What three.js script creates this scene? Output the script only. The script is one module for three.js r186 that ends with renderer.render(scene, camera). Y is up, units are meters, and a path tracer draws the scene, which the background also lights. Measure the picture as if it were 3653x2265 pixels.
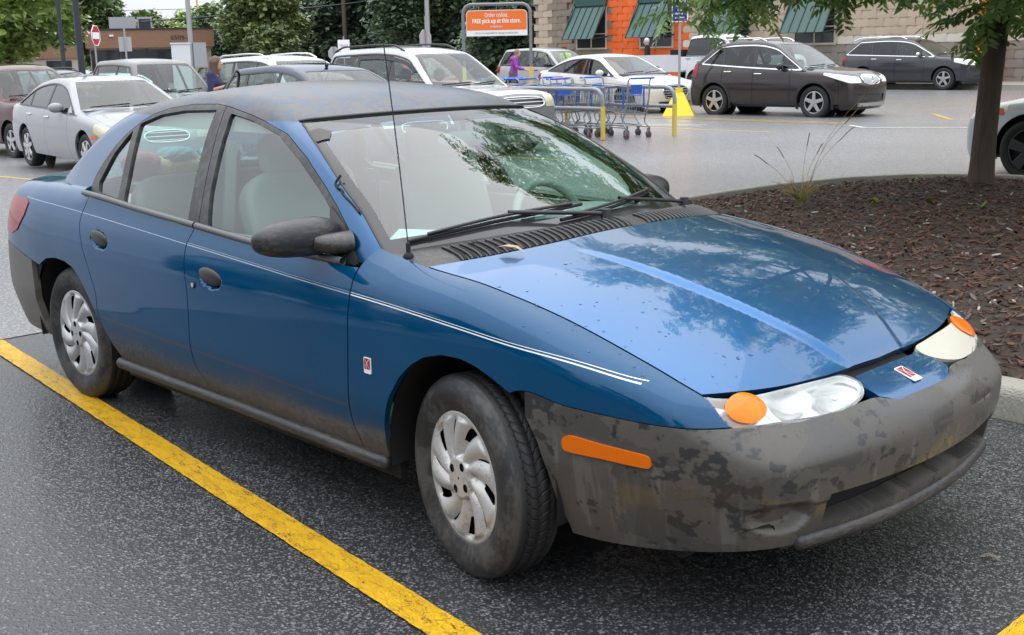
import * as THREE from 'three';
import { mergeGeometries } from 'three/addons/utils/BufferGeometryUtils.js';
import { FontLoader } from 'three/addons/loaders/FontLoader.js';
import { TextGeometry } from 'three/addons/geometries/TextGeometry.js';
import { MarchingCubes } from 'three/addons/objects/MarchingCubes.js';

// ------------------------------------------------------------------ camera, sky, sun, exposure
const scene = new THREE.Scene();
const camera = new THREE.PerspectiveCamera(30.38, 1024 / 635, 0.1, 600);
camera.position.set(2.3675, 1.4675, 2.8954);
camera.up.set(-0.145618, 0.97502, -0.167722);
camera.lookAt(2.3675 - 0.703232, 1.4675 - 0.221252, 2.8954 - 0.675657);
const renderer = new THREE.WebGLRenderer({ antialias: true });
renderer.toneMapping = THREE.LinearToneMapping;
renderer.toneMappingExposure = 2.0;
renderer.shadowMap.enabled = true;

// overcast sky: a bright, nearly even cloud layer, a little brighter towards the zenith
{
  const W = 512, H = 256, data = new Float32Array(W * H * 4);
  const h3 = (x, y, z) => { const s = Math.sin(x * 127.1 + y * 311.7 + z * 74.7) * 43758.5453; return s - Math.floor(s); };
  const n3 = (x, y, z) => {
    const i = Math.floor(x), j = Math.floor(y), k = Math.floor(z), f = (t) => t * t * (3 - 2 * t), u = f(x - i), v = f(y - j), w = f(z - k);
    const l = (a, b, t) => a + (b - a) * t;
    return l(l(l(h3(i, j, k), h3(i + 1, j, k), u), l(h3(i, j + 1, k), h3(i + 1, j + 1, k), u), v), l(l(h3(i, j, k + 1), h3(i + 1, j, k + 1), u), l(h3(i, j + 1, k + 1), h3(i + 1, j + 1, k + 1), u), v), w);
  };
  for (let j = 0; j < H; j++) for (let i = 0; i < W; i++) {
    const el = (j + 0.5) / H * Math.PI - Math.PI / 2, az = (i + 0.5) / W * Math.PI * 2;
    const y = Math.sin(el), c = Math.cos(el), x = Math.cos(az) * c, z = Math.sin(az) * c;
    const q = 1.6 / (Math.max(y, 0) + 0.25);
    const cl = n3(x * q * 1.3 + 9, z * q * 1.3 + 4, 1) * 0.6 + n3(x * q * 3 + 2, z * q * 3 + 8, 3) * 0.28 + n3(x * q * 7, z * q * 7, 5) * 0.12;
    const b = 1.42 * (1 + 2.1 * Math.max(y, 0)) / 3.1 * (0.86 + 0.28 * cl);
    const o = (j * W + i) * 4;
    data[o] = b * 0.945; data[o + 1] = b * 0.985; data[o + 2] = b * 1.05; data[o + 3] = 1;
  }
  const sky = new THREE.DataTexture(data, W, H, THREE.RGBAFormat, THREE.FloatType);
  sky.mapping = THREE.EquirectangularReflectionMapping;
  sky.magFilter = THREE.LinearFilter; sky.minFilter = THREE.LinearFilter; sky.wrapS = THREE.RepeatWrapping;
  sky.needsUpdate = true;
  scene.background = sky; scene.environment = sky;
}
const sun = new THREE.DirectionalLight(0xfff6ea, 0.5);
sun.position.set(-6, 22, -4); sun.castShadow = true; sun.shadow.radius = 130;
Object.assign(sun.shadow.camera, { left: -30, right: 30, top: 30, bottom: -30, near: 1, far: 90 });
sun.shadow.mapSize.set(2048, 2048);
scene.add(sun, sun.target);
// ------------------------------------------------------------------ helpers
const V = (x, y, z) => new THREE.Vector3(x, y, z);
let seed_ = 7;
const rnd = () => { seed_ = (seed_ * 1664525 + 1013904223) % 4294967296; return seed_ / 4294967296; };
const rr = (a, b) => a + (b - a) * rnd();
const clamp = (x, a, b) => Math.min(b, Math.max(a, x));
const lerp = (a, b, t) => a + (b - a) * t;
const sstep = (a, b, x) => { const t = clamp((x - a) / (b - a), 0, 1); return t * t * (3 - 2 * t); };
const smax = (a, b, k) => { const h = Math.max(k - Math.abs(a - b), 0) / k; return Math.max(a, b) + h * h * k * 0.25; };
const hsh = (x, y) => { const s = Math.sin(x * 127.1 + y * 311.7) * 43758.5453; return s - Math.floor(s); };
const n2 = (x, y) => {
  const i = Math.floor(x), j = Math.floor(y), fx = x - i, fy = y - j, u = fx * fx * (3 - 2 * fx), v = fy * fy * (3 - 2 * fy);
  return lerp(lerp(hsh(i, j), hsh(i + 1, j), u), lerp(hsh(i, j + 1), hsh(i + 1, j + 1), u), v);
};
const fbm = (x, y, o = 4) => { let s = 0, a = 0.5, t = 0; for (let k = 0; k < o; k++) { s += a * n2(x, y); t += a; a *= 0.5; x = x * 2.03 + 17.3; y = y * 2.03 + 9.1; } return s / t; };
// piecewise cubic through points, straight beyond the ends
function sp(pts) {
  const n = pts.length, X = pts.map((p) => p[0]), Y = pts.map((p) => p[1]), m = [];
  const d = []; for (let i = 0; i < n - 1; i++) d.push((Y[i + 1] - Y[i]) / (X[i + 1] - X[i]));
  for (let i = 0; i < n; i++) {
    if (i === 0) m.push(d[0]); else if (i === n - 1) m.push(d[n - 2]);
    else { const h0 = X[i] - X[i - 1], h1 = X[i + 1] - X[i]; m.push((d[i - 1] * h1 + d[i] * h0) / (h0 + h1)); }
  }
  return (x) => {
    if (x <= X[0]) return Y[0] + m[0] * (x - X[0]);
    if (x >= X[n - 1]) return Y[n - 1] + m[n - 1] * (x - X[n - 1]);
    let i = 0; while (x > X[i + 1]) i++;
    const h = X[i + 1] - X[i], t = (x - X[i]) / h, t2 = t * t, t3 = t2 * t;
    return Y[i] * (2 * t3 - 3 * t2 + 1) + m[i] * h * (t3 - 2 * t2 + t) + Y[i + 1] * (3 * t2 - 2 * t3) + m[i + 1] * h * (t3 - t2);
  };
}
// signed distance to a closed polygon, positive inside
function polyField(pts) {
  return (x, y) => {
    let d = 1e9, inside = false;
    for (let i = 0, j = pts.length - 1; i < pts.length; j = i++) {
      const [ax, ay] = pts[i], [bx, by] = pts[j], ex = bx - ax, ey = by - ay, wx = x - ax, wy = y - ay;
      const t = clamp((wx * ex + wy * ey) / (ex * ex + ey * ey + 1e-12), 0, 1), qx = wx - ex * t, qy = wy - ey * t;
      d = Math.min(d, qx * qx + qy * qy);
      if ((ay > y) !== (by > y) && x < (bx - ax) * (y - ay) / (by - ay) + ax) inside = !inside;
    }
    return (inside ? 1 : -1) * Math.sqrt(d);
  };
}
// rounded closed outline through control points (Catmull-Rom), n samples per span
function smoothLoop(pts, n = 6, tension = 0.5) {
  const c = new THREE.CatmullRomCurve3(pts.map((p) => V(p[0], p[1], 0)), true, 'catmullrom', tension);
  return c.getPoints(pts.length * n).slice(0, -1).map((p) => [p.x, p.y]);
}
// ---- surfaces found along rays on an implicit body, cut along curves, with a turned-in rim
function gradN(F, x, y, z, e = 1.5e-3) {
  const n = V(F(x + e, y, z) - F(x - e, y, z), F(x, y + e, z) - F(x, y - e, z), F(x, y, z + e) - F(x, y, z - e));
  return n.normalize();
}
function patch(F, ray, u0, u1, nu, v0, v1, nv, off = 0) {
  const P = [], N = [], U = [], I = [];
  for (let j = 0; j <= nv; j++) for (let i = 0; i <= nu; i++) {
    const u = lerp(u0, u1, i / nu), v = lerp(v0, v1, j / nv), [ox, oy, oz, dx, dy, dz, len] = ray(u, v);
    let a = 0, b = len;
    for (let k = 0; k < 26; k++) { const m = (a + b) / 2; if (F(ox + dx * m, oy + dy * m, oz + dz * m) > 0) b = m; else a = m; }
    const x = ox + dx * a, y = oy + dy * a, z = oz + dz * a, n = gradN(F, x, y, z);
    P.push(V(x + n.x * off, y + n.y * off, z + n.z * off)); N.push(n); U.push([u, v]);
  }
  const w = nu + 1;
  for (let j = 0; j < nv; j++) for (let i = 0; i < nu; i++) { const k = j * w + i; I.push(k, k + 1, k + w + 1, k, k + w + 1, k + w); }
  // face outwards
  if (I.length) {
    let s = 0;
    for (let t = 0; t < I.length; t += 33) { const k = t - t % 3, a = P[I[k]], b = P[I[k + 1]], c = P[I[k + 2]]; s += V().subVectors(b, a).cross(V().subVectors(c, a)).dot(N[I[k]]); }
    if (s < 0) for (let t = 0; t < I.length; t += 3) { const q = I[t + 1]; I[t + 1] = I[t + 2]; I[t + 2] = q; }
  }
  return { P, N, U, I };
}
function clip(m, f) {
  const val = m.P.map((p, i) => f(p, m.U[i])), P = [], N = [], U = [], I = [], keep = new Map(), cut = new Map();
  const kv = (i) => { if (!keep.has(i)) { keep.set(i, P.length); P.push(m.P[i]); N.push(m.N[i]); U.push(m.U[i]); } return keep.get(i); };
  const ke = (i, j) => {
    const key = i < j ? i * 4194304 + j : j * 4194304 + i;
    if (!cut.has(key)) {
      const t = val[i] / (val[i] - val[j]);
      cut.set(key, P.length); P.push(m.P[i].clone().lerp(m.P[j], t)); N.push(m.N[i].clone().lerp(m.N[j], t).normalize()); U.push([lerp(m.U[i][0], m.U[j][0], t), lerp(m.U[i][1], m.U[j][1], t)]);
    }
    return cut.get(key);
  };
  for (let t = 0; t < m.I.length; t += 3) {
    const a = [m.I[t], m.I[t + 1], m.I[t + 2]], out = [];
    for (let k = 0; k < 3; k++) {
      const i = a[k], j = a[(k + 1) % 3], si = val[i] >= 0, sj = val[j] >= 0;
      if (si) out.push(kv(i));
      if (si !== sj) out.push(ke(i, j));
    }
    for (let k = 1; k + 1 < out.length; k++) I.push(out[0], out[k], out[k + 1]);
  }
  return { P, N, U, I };
}
function rim(m, depth) {
  const cnt = new Map();
  for (let t = 0; t < m.I.length; t += 3) for (let k = 0; k < 3; k++) { const a = m.I[t + k], b = m.I[t + (k + 1) % 3]; cnt.set(a + '_' + b, [a, b]); }
  const P = m.P.slice(), N = m.N.slice(), U = m.U.slice(), I = m.I.slice();
  for (const [a, b] of cnt.values()) {
    if (cnt.has(b + '_' + a)) continue;
    const pa = m.P[a], pb = m.P[b], e = V().subVectors(pb, pa), nn = V().crossVectors(e, m.N[a]).normalize();
    if (!isFinite(nn.x) || nn.lengthSq() < 0.5) continue;
    const k = P.length;
    P.push(pa, pb, pb.clone().addScaledVector(m.N[b], -depth), pa.clone().addScaledVector(m.N[a], -depth));
    for (let q = 0; q < 4; q++) { N.push(nn); U.push(m.U[q === 0 || q === 3 ? a : b]); }
    I.push(k, k + 2, k + 1, k, k + 3, k + 2);
  }
  return { P, N, U, I };
}
const mirrorM = (m) => {
  const I = m.I.slice(); for (let t = 0; t < I.length; t += 3) { const q = I[t + 1]; I[t + 1] = I[t + 2]; I[t + 2] = q; }
  return { P: m.P.map((p) => V(p.x, p.y, -p.z)), N: m.N.map((p) => V(p.x, p.y, -p.z)), U: m.U, I };
};
function geo(m, uvf) {
  const g = new THREE.BufferGeometry(), n = m.P.length, p = new Float32Array(n * 3), q = new Float32Array(n * 3), u = new Float32Array(n * 2);
  for (let i = 0; i < n; i++) {
    p.set([m.P[i].x, m.P[i].y, m.P[i].z], i * 3); q.set([m.N[i].x, m.N[i].y, m.N[i].z], i * 3);
    const w = uvf ? uvf(m.P[i], m.U[i]) : m.U[i]; u.set(w, i * 2);
  }
  g.setAttribute('position', new THREE.BufferAttribute(p, 3)); g.setAttribute('normal', new THREE.BufferAttribute(q, 3)); g.setAttribute('uv', new THREE.BufferAttribute(u, 2));
  g.setIndex(m.I); return g;
}
const merge = (list) => mergeGeometries(list.map((g) => { const h = g.index ? g.toNonIndexed() : g.clone(); for (const k of Object.keys(h.attributes)) if (!['position', 'normal', 'uv'].includes(k)) h.deleteAttribute(k); if (!h.attributes.uv) h.setAttribute('uv', new THREE.BufferAttribute(new Float32Array(h.attributes.position.count * 2), 2)); return h; }), false);
// ---- naming and tagging
const taken = new Map();
function numbered(n) { const k = taken.get(n) || 0; taken.set(n, k + 1); return k ? n + '_' + String(k).padStart(3, '0') : n; }
function shadows(o) { o.traverse((c) => { if (c.isMesh) { c.castShadow = true; c.receiveShadow = true; } }); return o; }
function thing(name, label, category, group, pos, turn = 0) {
  const o = new THREE.Group(); o.name = numbered(name); scene.add(o);
  if (pos) o.position.set(...pos); o.rotation.y = turn;
  o.userData = { label, category }; if (group) o.userData.group = group;
  return o;
}
function part(parent, name, g, mat, label) {
  const o = new THREE.Mesh(g, mat); o.name = name; o.castShadow = o.receiveShadow = true; parent.add(o);
  if (label) o.userData.label = label; return o;
}
function single(name, g, mat, label, category, group) {
  const o = new THREE.Mesh(g, mat); o.name = numbered(name); o.castShadow = o.receiveShadow = true; scene.add(o);
  o.userData = { label, category }; if (group) o.userData.group = group; return o;
}
function struct(name, g, mat) { const o = new THREE.Mesh(g, mat); o.name = name; o.receiveShadow = true; o.castShadow = true; o.userData.kind = 'structure'; scene.add(o); return o; }
// ---- simple shapes
const bx = (w, h, d, x = 0, y = 0, z = 0) => new THREE.BoxGeometry(w, h, d).translate(x, y, z);
function tubeG(pts, r, seg = 6, closed = false, tension = 0.5, steps) {
  const c = new THREE.CatmullRomCurve3(pts.map((p) => V(...p)), closed, 'catmullrom', tension);
  return new THREE.TubeGeometry(c, steps || Math.max(4, pts.length * 4), r, seg, closed);
}
function rodG(a, b, r, seg = 8, r2) {
  const A = V(...a), B = V(...b), d = V().subVectors(B, A), L = d.length(), g = new THREE.CylinderGeometry(r2 ?? r, r, L, seg);
  g.applyQuaternion(new THREE.Quaternion().setFromUnitVectors(V(0, 1, 0), d.normalize())); return g.translate((A.x + B.x) / 2, (A.y + B.y) / 2, (A.z + B.z) / 2);
}
// ---- materials and textures
const mat = (r, g, b, rough = 0.6, extra = {}) => { const m = new THREE.MeshPhysicalMaterial({ roughness: rough, metalness: 0, ...extra }); m.color.setRGB(r, g, b); return m; };
function tex(w, h, fn, srgb = true) {
  const d = new Uint8Array(w * h * 4);
  const enc = (x) => Math.round(255 * clamp(srgb ? (x <= 0.0031308 ? 12.92 * x : 1.055 * Math.pow(x, 1 / 2.4) - 0.055) : x, 0, 1));
  for (let j = 0; j < h; j++) for (let i = 0; i < w; i++) { const c = fn(i / w, j / h, i, j), o = (j * w + i) * 4; d[o] = enc(c[0]); d[o + 1] = enc(c[1]); d[o + 2] = enc(c[2]); d[o + 3] = c[3] === undefined ? 255 : Math.round(255 * clamp(c[3], 0, 1)); }
  const t = new THREE.DataTexture(d, w, h); t.magFilter = THREE.LinearFilter; t.minFilter = THREE.LinearMipmapLinearFilter; t.generateMipmaps = true;
  t.wrapS = t.wrapT = THREE.RepeatWrapping; if (srgb) t.colorSpace = THREE.SRGBColorSpace; t.needsUpdate = true; return t;
}
const mix3 = (a, b, t) => [lerp(a[0], b[0], t), lerp(a[1], b[1], t), lerp(a[2], b[2], t)];
function canvasTex(w, h, draw) {
  const c = document.createElement('canvas'); c.width = w; c.height = h; draw(c.getContext('2d'), w, h);
  const t = new THREE.CanvasTexture(c); t.colorSpace = THREE.SRGBColorSpace; t.magFilter = THREE.LinearFilter; return t;
}
const M = {};
// ------------------------------------------------------------------ ground
const gy = (x, z) => -0.022 * clamp(-x - 5, 0, 24) * sstep(-17, -6, z) * 0.95;
function gridG(x0, x1, z0, z1, st, dy, uvScale, tint) {
  const nx = Math.round((x1 - x0) / st), nz = Math.round((z1 - z0) / st), p = [], u = [], c = [], I = [];
  for (let j = 0; j <= nz; j++) for (let i = 0; i <= nx; i++) { const x = x0 + i * st, z = z0 + j * st; p.push(x, gy(x, z) + dy, z); u.push(x / uvScale, z / uvScale); const t = tint ? tint(x, z) : 1; c.push(t, t, t); }
  for (let j = 0; j < nz; j++) for (let i = 0; i < nx; i++) { const k = j * (nx + 1) + i; I.push(k, k + nx + 1, k + 1, k + 1, k + nx + 1, k + nx + 2); }
  const g = new THREE.BufferGeometry(); g.setAttribute('position', new THREE.Float32BufferAttribute(p, 3)); g.setAttribute('uv', new THREE.Float32BufferAttribute(u, 2)); g.setAttribute('color', new THREE.Float32BufferAttribute(c, 3)); g.setIndex(I); g.computeVertexNormals(); return g;
}
// aggregate: pale and dark chips set in bitumen
const chips = (() => {
  const N = 1024, a = new Float32Array(N * N), b = new Float32Array(N * N); seed_ = 99;
  for (let k = 0; k < 52000; k++) {
    const cx = rnd() * N, cy = rnd() * N, r = 0.8 + 2.4 * Math.pow(rnd(), 1.7), v = Math.pow(rnd(), 2.0), an = rnd() * 3.14, e = 0.55 + 0.45 * rnd(), ca = Math.cos(an), sa = Math.sin(an), R = Math.ceil(r);
    for (let y = -R; y <= R; y++) for (let x = -R; x <= R; x++) { const u = (x * ca + y * sa) / r, w = (-x * sa + y * ca) / (r * e), d = u * u + w * w; if (d < 1) { const o = ((Math.floor(cy + y) + N) % N) * N + (Math.floor(cx + x) + N) % N, h = 1 - d * 0.6; if (h > b[o]) { b[o] = h; a[o] = 0.12 + 0.88 * v; } } }
  }
  return { N, a, b };
})();
const per = (x, y, f, o = 3) => { const w = 4; let s = 0, n = 0; for (const [dx, dy] of [[0, 0]]) { s += fbm(x * f + dx, y * f + dy, o); n++; } return s / n; };
const asphaltMap = tex(1024, 1024, (s, t, i, j) => { const v = chips.a[j * 1024 + i], h = chips.b[j * 1024 + i]; return mix3([0.030, 0.0305, 0.032], mix3([0.058, 0.060, 0.063], [0.21, 0.21, 0.207], v * v), h > 0 ? Math.min(1, h * 1.4) : 0); });
const asphaltRough = tex(1024, 1024, (s, t, i, j) => { const h = chips.b[j * 1024 + i], r = 0.30 + 0.24 * h + 0.14 * (hsh(i, j) - 0.5); return [r, r, r]; }, false);
const asphaltBump = tex(1024, 1024, (s, t, i, j) => { const h = chips.b[j * 1024 + i]; return [h, h, h]; }, false);
M.asphalt = new THREE.MeshPhysicalMaterial({ map: asphaltMap, roughnessMap: asphaltRough, bumpMap: asphaltBump, bumpScale: 0.0022, roughness: 1, vertexColors: true, ior: 1.5 });
const laneMap = tex(1024, 1024, (s, t, i, j) => { const v = chips.a[j * 1024 + i], h = chips.b[j * 1024 + i]; return mix3([0.135, 0.136, 0.139], mix3([0.19, 0.19, 0.19], [0.42, 0.415, 0.405], v), h > 0 ? Math.min(1, h * 1.2) : 0); });
const laneRough = tex(512, 512, (s, t, i, j) => { const r = 0.27 + 0.20 * (hsh(i, j) - 0.5); return [r, r, r]; }, false);
M.lane = new THREE.MeshPhysicalMaterial({ map: laneMap, roughnessMap: laneRough, bumpMap: asphaltBump, bumpScale: 0.002, roughness: 1, vertexColors: true, ior: 1.45 });
const patchy = (x, z) => 0.80 + 0.42 * fbm(x * 0.55 + 40, z * 0.55 + 7, 4);
struct('ground', gridG(-130, 50, -130, 50, 1, 0, 1.9, patchy), M.asphalt);
const gridShift = (x0, x1, z0, z1, dy, m, name, sc = 2.3) => { const o = struct(name, gridG(x0, x1, z0, z1, 1, dy, sc, patchy), m); return o; };
gridShift(-70, -4, -9, 45, 0.004, M.lane, 'drive_lane');
gridShift(-70, 45, -60, -9, 0.004, M.lane, 'drive_lane_side');
M.concrete = mat(1, 1, 1, 0.55, { map: tex(512, 512, (s, t) => { const g = fbm(s * 80, t * 80, 3), q = fbm(s * 7, t * 7, 4); return mix3([0.20, 0.19, 0.155], [0.36, 0.345, 0.30], g * 0.4 + q * 0.6); }), bumpMap: tex(512, 512, (s, t) => { const g = fbm(s * 120, t * 120, 3); return [g, g, g]; }, false), bumpScale: 0.003 });
struct('store_pavement', new THREE.BoxGeometry(80, 0.15, 3.6).translate(0, 0.075, -36.4), M.concrete);
// ---- painted lines, each a worn sheet with an uneven edge
const lineMap = (r, g, b, k) => tex(512, 128, (s, t) => {
  const a = fbm(s * 30 + k, t * 7, 4), f = fbm(s * 140, t * 36 + k, 3), cr = Math.abs(fbm(s * 13 + k, t * 3.2 + 3, 4) - 0.5), wear = Math.max(sstep(0.66, 0.74, f * 0.6 + a * 0.4) * 0.85, sstep(0.012, 0.004, cr) * 0.8);
  return mix3(mix3([r, g, b], [r * 0.90, g * 0.84, b * 0.8], sstep(0.45, 0.65, a)), [0.03, 0.03, 0.032], wear);
});
M.yellowLine = mat(1, 1, 1, 0.33, { map: lineMap(0.86, 0.50, 0.014, 3), ior: 1.45, bumpMap: asphaltBump, bumpScale: 0.0012 });
M.yellowFaded = mat(1, 1, 1, 0.4, { map: lineMap(0.46, 0.30, 0.05, 8), ior: 1.45 });
M.whiteLine = mat(1, 1, 1, 0.4, { map: lineMap(0.60, 0.60, 0.60, 12), ior: 1.45 });
function paintLine(name, ax, az, bx_, bz, w, m, dy = 0.007) {
  const L = Math.hypot(bx_ - ax, bz - az), n = Math.max(2, Math.ceil(L / 0.03 / (L > 8 ? 8 : 1))), dx = (bx_ - ax) / L, dz = (bz - az) / L, p = [], u = [], I = [];
  for (let i = 0; i <= n; i++) for (const s of [-1, 1]) { const t = i / n * L, o = s * (w / 2 + 0.0035 * (hsh(i, s * 7 + ax) - 0.5)), x = ax + dx * t - dz * o, z = az + dz * t + dx * o; p.push(x, gy(x, z) + dy, z); u.push(t / 1.6, (s + 1) / 2); }
  for (let i = 0; i < n; i++) { const k = i * 2; I.push(k, k + 1, k + 2, k + 1, k + 3, k + 2); }
  const g = new THREE.BufferGeometry(); g.setAttribute('position', new THREE.Float32BufferAttribute(p, 3)); g.setAttribute('uv', new THREE.Float32BufferAttribute(u, 2)); g.setIndex(I); g.computeVertexNormals(); if (g.attributes.normal.getY(0) < 0) { g.setIndex(I.map((v, i) => I[i - i % 3 + (2 - i % 3)])); g.computeVertexNormals(); }
  struct(numbered(name), g, m);
}
paintLine('parking_line', 1.33, 1.208, -3.98, 0.675, 0.108, M.yellowLine);
paintLine('parking_line', 1.305, 1.10, 1.325, -1.56, 0.108, M.yellowLine);
for (let k = 0; k < 9; k++) { const z = -3.95 - k * 2.75; if (k !== 3) paintLine('parking_line', -9.4, z, -20.2, z + 0.1, 0.11, M.yellowFaded, 0.006); }
paintLine('parking_line', -9.55, -17.35, -15, -17.3, 0.12, M.yellowFaded, 0.009); paintLine('parking_line', -8.3, -19.4, -9.6, -21.2, 0.12, M.yellowFaded, 0.009);
for (const [a, b, c, d] of [[-7.0, -17.5, -8.6, -16.6], [-8.6, -16.6, -9.2, -17.1], [-5.5, -21.5, -9.5, -24.6], [-11.5, -15.6, -12.9, -15.2], [-11.6, -15.9, -12.8, -15.5]]) paintLine('white_marking', a, b, c, d, 0.10, M.whiteLine, 0.009);
// ---- kerbed island with bark mulch
const islandPts = [[6, -1.60], [-3.4, -1.60], [-3.95, -1.80], [-4.25, -2.35], [-4.30, -3.2], [-4.32, -6.0], [-4.27, -7.0], [-4.06, -8.0], [-3.65, -8.72], [-3.1, -9.12], [-2.3, -9.24], [6, -9.24]];
{
  const curve = new THREE.CatmullRomCurve3(islandPts.map(([x, z]) => V(x, 0, z)), false, 'catmullrom', 0.2), n = 260, P = [], U = [], I = [];
  const sec = [[0, -0.01], [0.004, 0.09], [0.018, 0.125], [0.045, 0.140], [0.125, 0.142], [0.145, 0.128], [0.150, 0.02]];
  let acc = 0, last = null;
  for (let i = 0; i <= n; i++) {
    const p = curve.getPointAt(i / n), t = curve.getTangentAt(i / n), nx = t.z, nz = -t.x; if (last) acc += p.distanceTo(last); last = p;   // inward is to the island's middle
    sec.forEach(([o, h], j) => { P.push(p.x + -nx * -o * -1 * -1, h + 0.004 * (fbm(acc * 3, j, 2) - 0.5), p.z + nz * o * 0); U.push(acc, j * 0.06); });
    for (let j = 0; j < sec.length; j++) { const k = (P.length / 3) - sec.length + j; P[k * 3] = p.x + nx * sec[j][0] * inward(p, nx, nz); P[k * 3 + 2] = p.z + nz * sec[j][0] * inward(p, nx, nz); }
  }
  function inward(p, nx, nz) { const cx = 1 - p.x, cz = -5.4 - p.z; return (p.x < -3.3 ? nx * (-1.5 - p.x) + nz * (-5.4 - p.z) : nz * cz) > 0 ? 1 : -1; }
  const m = sec.length; for (let i = 0; i < n; i++) for (let j = 0; j < m - 1; j++) { const k = i * m + j; I.push(k, k + m, k + 1, k + 1, k + m, k + m + 1); }
  const g = new THREE.BufferGeometry(); g.setAttribute('position', new THREE.Float32BufferAttribute(P, 3)); g.setAttribute('uv', new THREE.Float32BufferAttribute(U, 2)); g.setIndex(I); g.computeVertexNormals();
  M.concrete.side = THREE.DoubleSide; struct('kerb', g, M.concrete);
}
const inIsland = polyField(new THREE.CatmullRomCurve3(islandPts.map(([x, z]) => V(x, 0, z)), false, 'catmullrom', 0.2).getPoints(150).map((p) => [p.x, p.z]));
const mulchY = (x, z) => 0.085 + 0.10 * sstep(0.1, 1.3, inIsland(x, z)) + 0.035 * (fbm(x * 1.7, z * 1.7, 3) - 0.5) + 0.06 * Math.exp(-((x + 2.26) ** 2 + (z + 7.4) ** 2) / 0.5);
{
  const p = [], I = [], U = [], nx = 110, nz = 90; for (let j = 0; j <= nz; j++) for (let i = 0; i <= nx; i++) { const x = lerp(-4.4, 6, i / nx), z = lerp(-9.3, -1.5, j / nz); p.push(V(x, mulchY(x, z), z)); U.push([x, z]); }
  for (let j = 0; j < nz; j++) for (let i = 0; i < nx; i++) { const k = j * (nx + 1) + i; I.push(k, k + nx + 1, k + 1, k + 1, k + nx + 1, k + nx + 2); }
  const m = clip({ P: p, N: p.map(() => V(0, 1, 0)), U, I }, (q) => inIsland(q.x, q.z) - 0.12), g = geo(m); g.computeVertexNormals();
  struct('mulch_bed', g, mat(1, 1, 1, 0.9, { map: tex(512, 512, (s, t) => { const a = fbm(s * 60, t * 22, 4); return mix3([0.012, 0.008, 0.006], [0.055, 0.034, 0.024], a); }) }));
  const cg = new THREE.BoxGeometry(1, 0.16, 0.30, 2, 1, 1); { const q = cg.attributes.position; for (let i = 0; i < q.count; i++) if (Math.abs(q.getX(i)) > 0.4) q.setZ(i, q.getZ(i) * 0.45); }
  const N = 26000, im = new THREE.InstancedMesh(cg, mat(1, 1, 1, 0.62), N), d = new THREE.Object3D(), c = new THREE.Color(); seed_ = 5; let k = 0;
  while (k < N) {
    const x = rr(-4.25, 1.7), z = rr(-9.15, -1.7); if (inIsland(x, z) < 0.13) continue;
    d.position.set(x, mulchY(x, z) + rr(-0.004, 0.020), z); d.rotation.set(rr(-0.5, 0.5), rr(0, 6.28), rr(-0.4, 0.4)); const s = rr(0.018, 0.062); d.scale.set(s, s * rr(0.5, 1.4), s * rr(0.7, 1.5)); d.updateMatrix(); im.setMatrixAt(k, d.matrix);
    const v = rr(0.45, 1.5), w = rnd(); if (w < 0.02) c.setRGB(0.34, 0.31, 0.27); else if (w < 0.22) c.setRGB(0.085 * v, 0.062 * v, 0.052 * v); else c.setRGB(0.082 * v, 0.039 * v, 0.024 * v); im.setColorAt(k, c); k++;
  }
  im.name = 'bark_mulch'; im.userData = { kind: 'stuff', label: 'dark brown bark chips covering the kerbed island', category: 'mulch' }; im.castShadow = im.receiveShadow = true; scene.add(im);
}
// ------------------------------------------------------------------ shape of the blue saloon (x forward, front axle at x = 0)
const B = {};
B.Zs = sp([[0.0, 0.715], [0.17, 0.765], [0.25, 0.795], [0.36, 0.826], [0.42, 0.840], [0.52, 0.845], [0.62, 0.844], [0.72, 0.836], [0.80, 0.818], [0.87, 0.79], [0.93, 0.768], [1.02, 0.735]]);
B.tp = sp([[-3.7, 0.24], [-3.5, 0.13], [-3.35, 0.07], [-3.2, 0.035], [-3.0, 0.014], [-2.6, 0.003], [-1.3, 0], [0, 0.004], [0.3, 0.02], [0.5, 0.05], [0.7, 0.10], [0.9, 0.20]]);
B.Tc = sp([[-3.75, 0.82], [-3.5, 0.93], [-3.3, 0.968], [-3.0, 0.985], [-2.7, 0.99], [-2.45, 1.0], [-1.9, 1.2], [-0.8, 1.2], [-0.35, 0.99], [-0.2, 0.952], [-0.03, 0.925], [0.2, 0.882], [0.4, 0.828], [0.6, 0.752], [0.72, 0.690], [0.80, 0.636], [0.88, 0.606], [0.96, 0.578], [1.05, 0.54]]);
B.Te = sp([[-3.75, 0.78], [-3.5, 0.88], [-3.3, 0.915], [-3.0, 0.932], [-2.7, 0.94], [-2.45, 0.96], [-1.9, 1.2], [-0.8, 1.2], [-0.5, 0.93], [-0.303, 0.880], [0.015, 0.839], [0.272, 0.787], [0.433, 0.738], [0.587, 0.687], [0.68, 0.647], [0.76, 0.607], [0.86, 0.570], [1.05, 0.52]]);
B.zc = sp([[-0.05, 0.385], [0.1, 0.355], [0.38, 0.305], [0.62, 0.23], [0.79, 0.15]]);
B.dome = (x, z) => { const h = 0.012 * sstep(-0.08, 0.35, x) * (1 - sstep(0.76, 0.83, x)); return h > 0 ? h * (1 - sstep(-0.016, 0.016, Math.abs(z) - B.zc(x))) : 0; };
B.T = (x, z) => { const a = Math.min(Math.abs(z) / 0.7, 1.25); return B.Tc(x) - (B.Tc(x) - B.Te(x)) * Math.pow(a, 2.2) + B.dome(x, z) - 0.006; };
B.Xf = sp([[0.05, 0.86], [0.15, 0.92], [0.22, 0.955], [0.30, 0.985], [0.40, 1.005], [0.50, 1.008], [0.58, 0.99], [0.70, 0.93]]);
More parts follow.
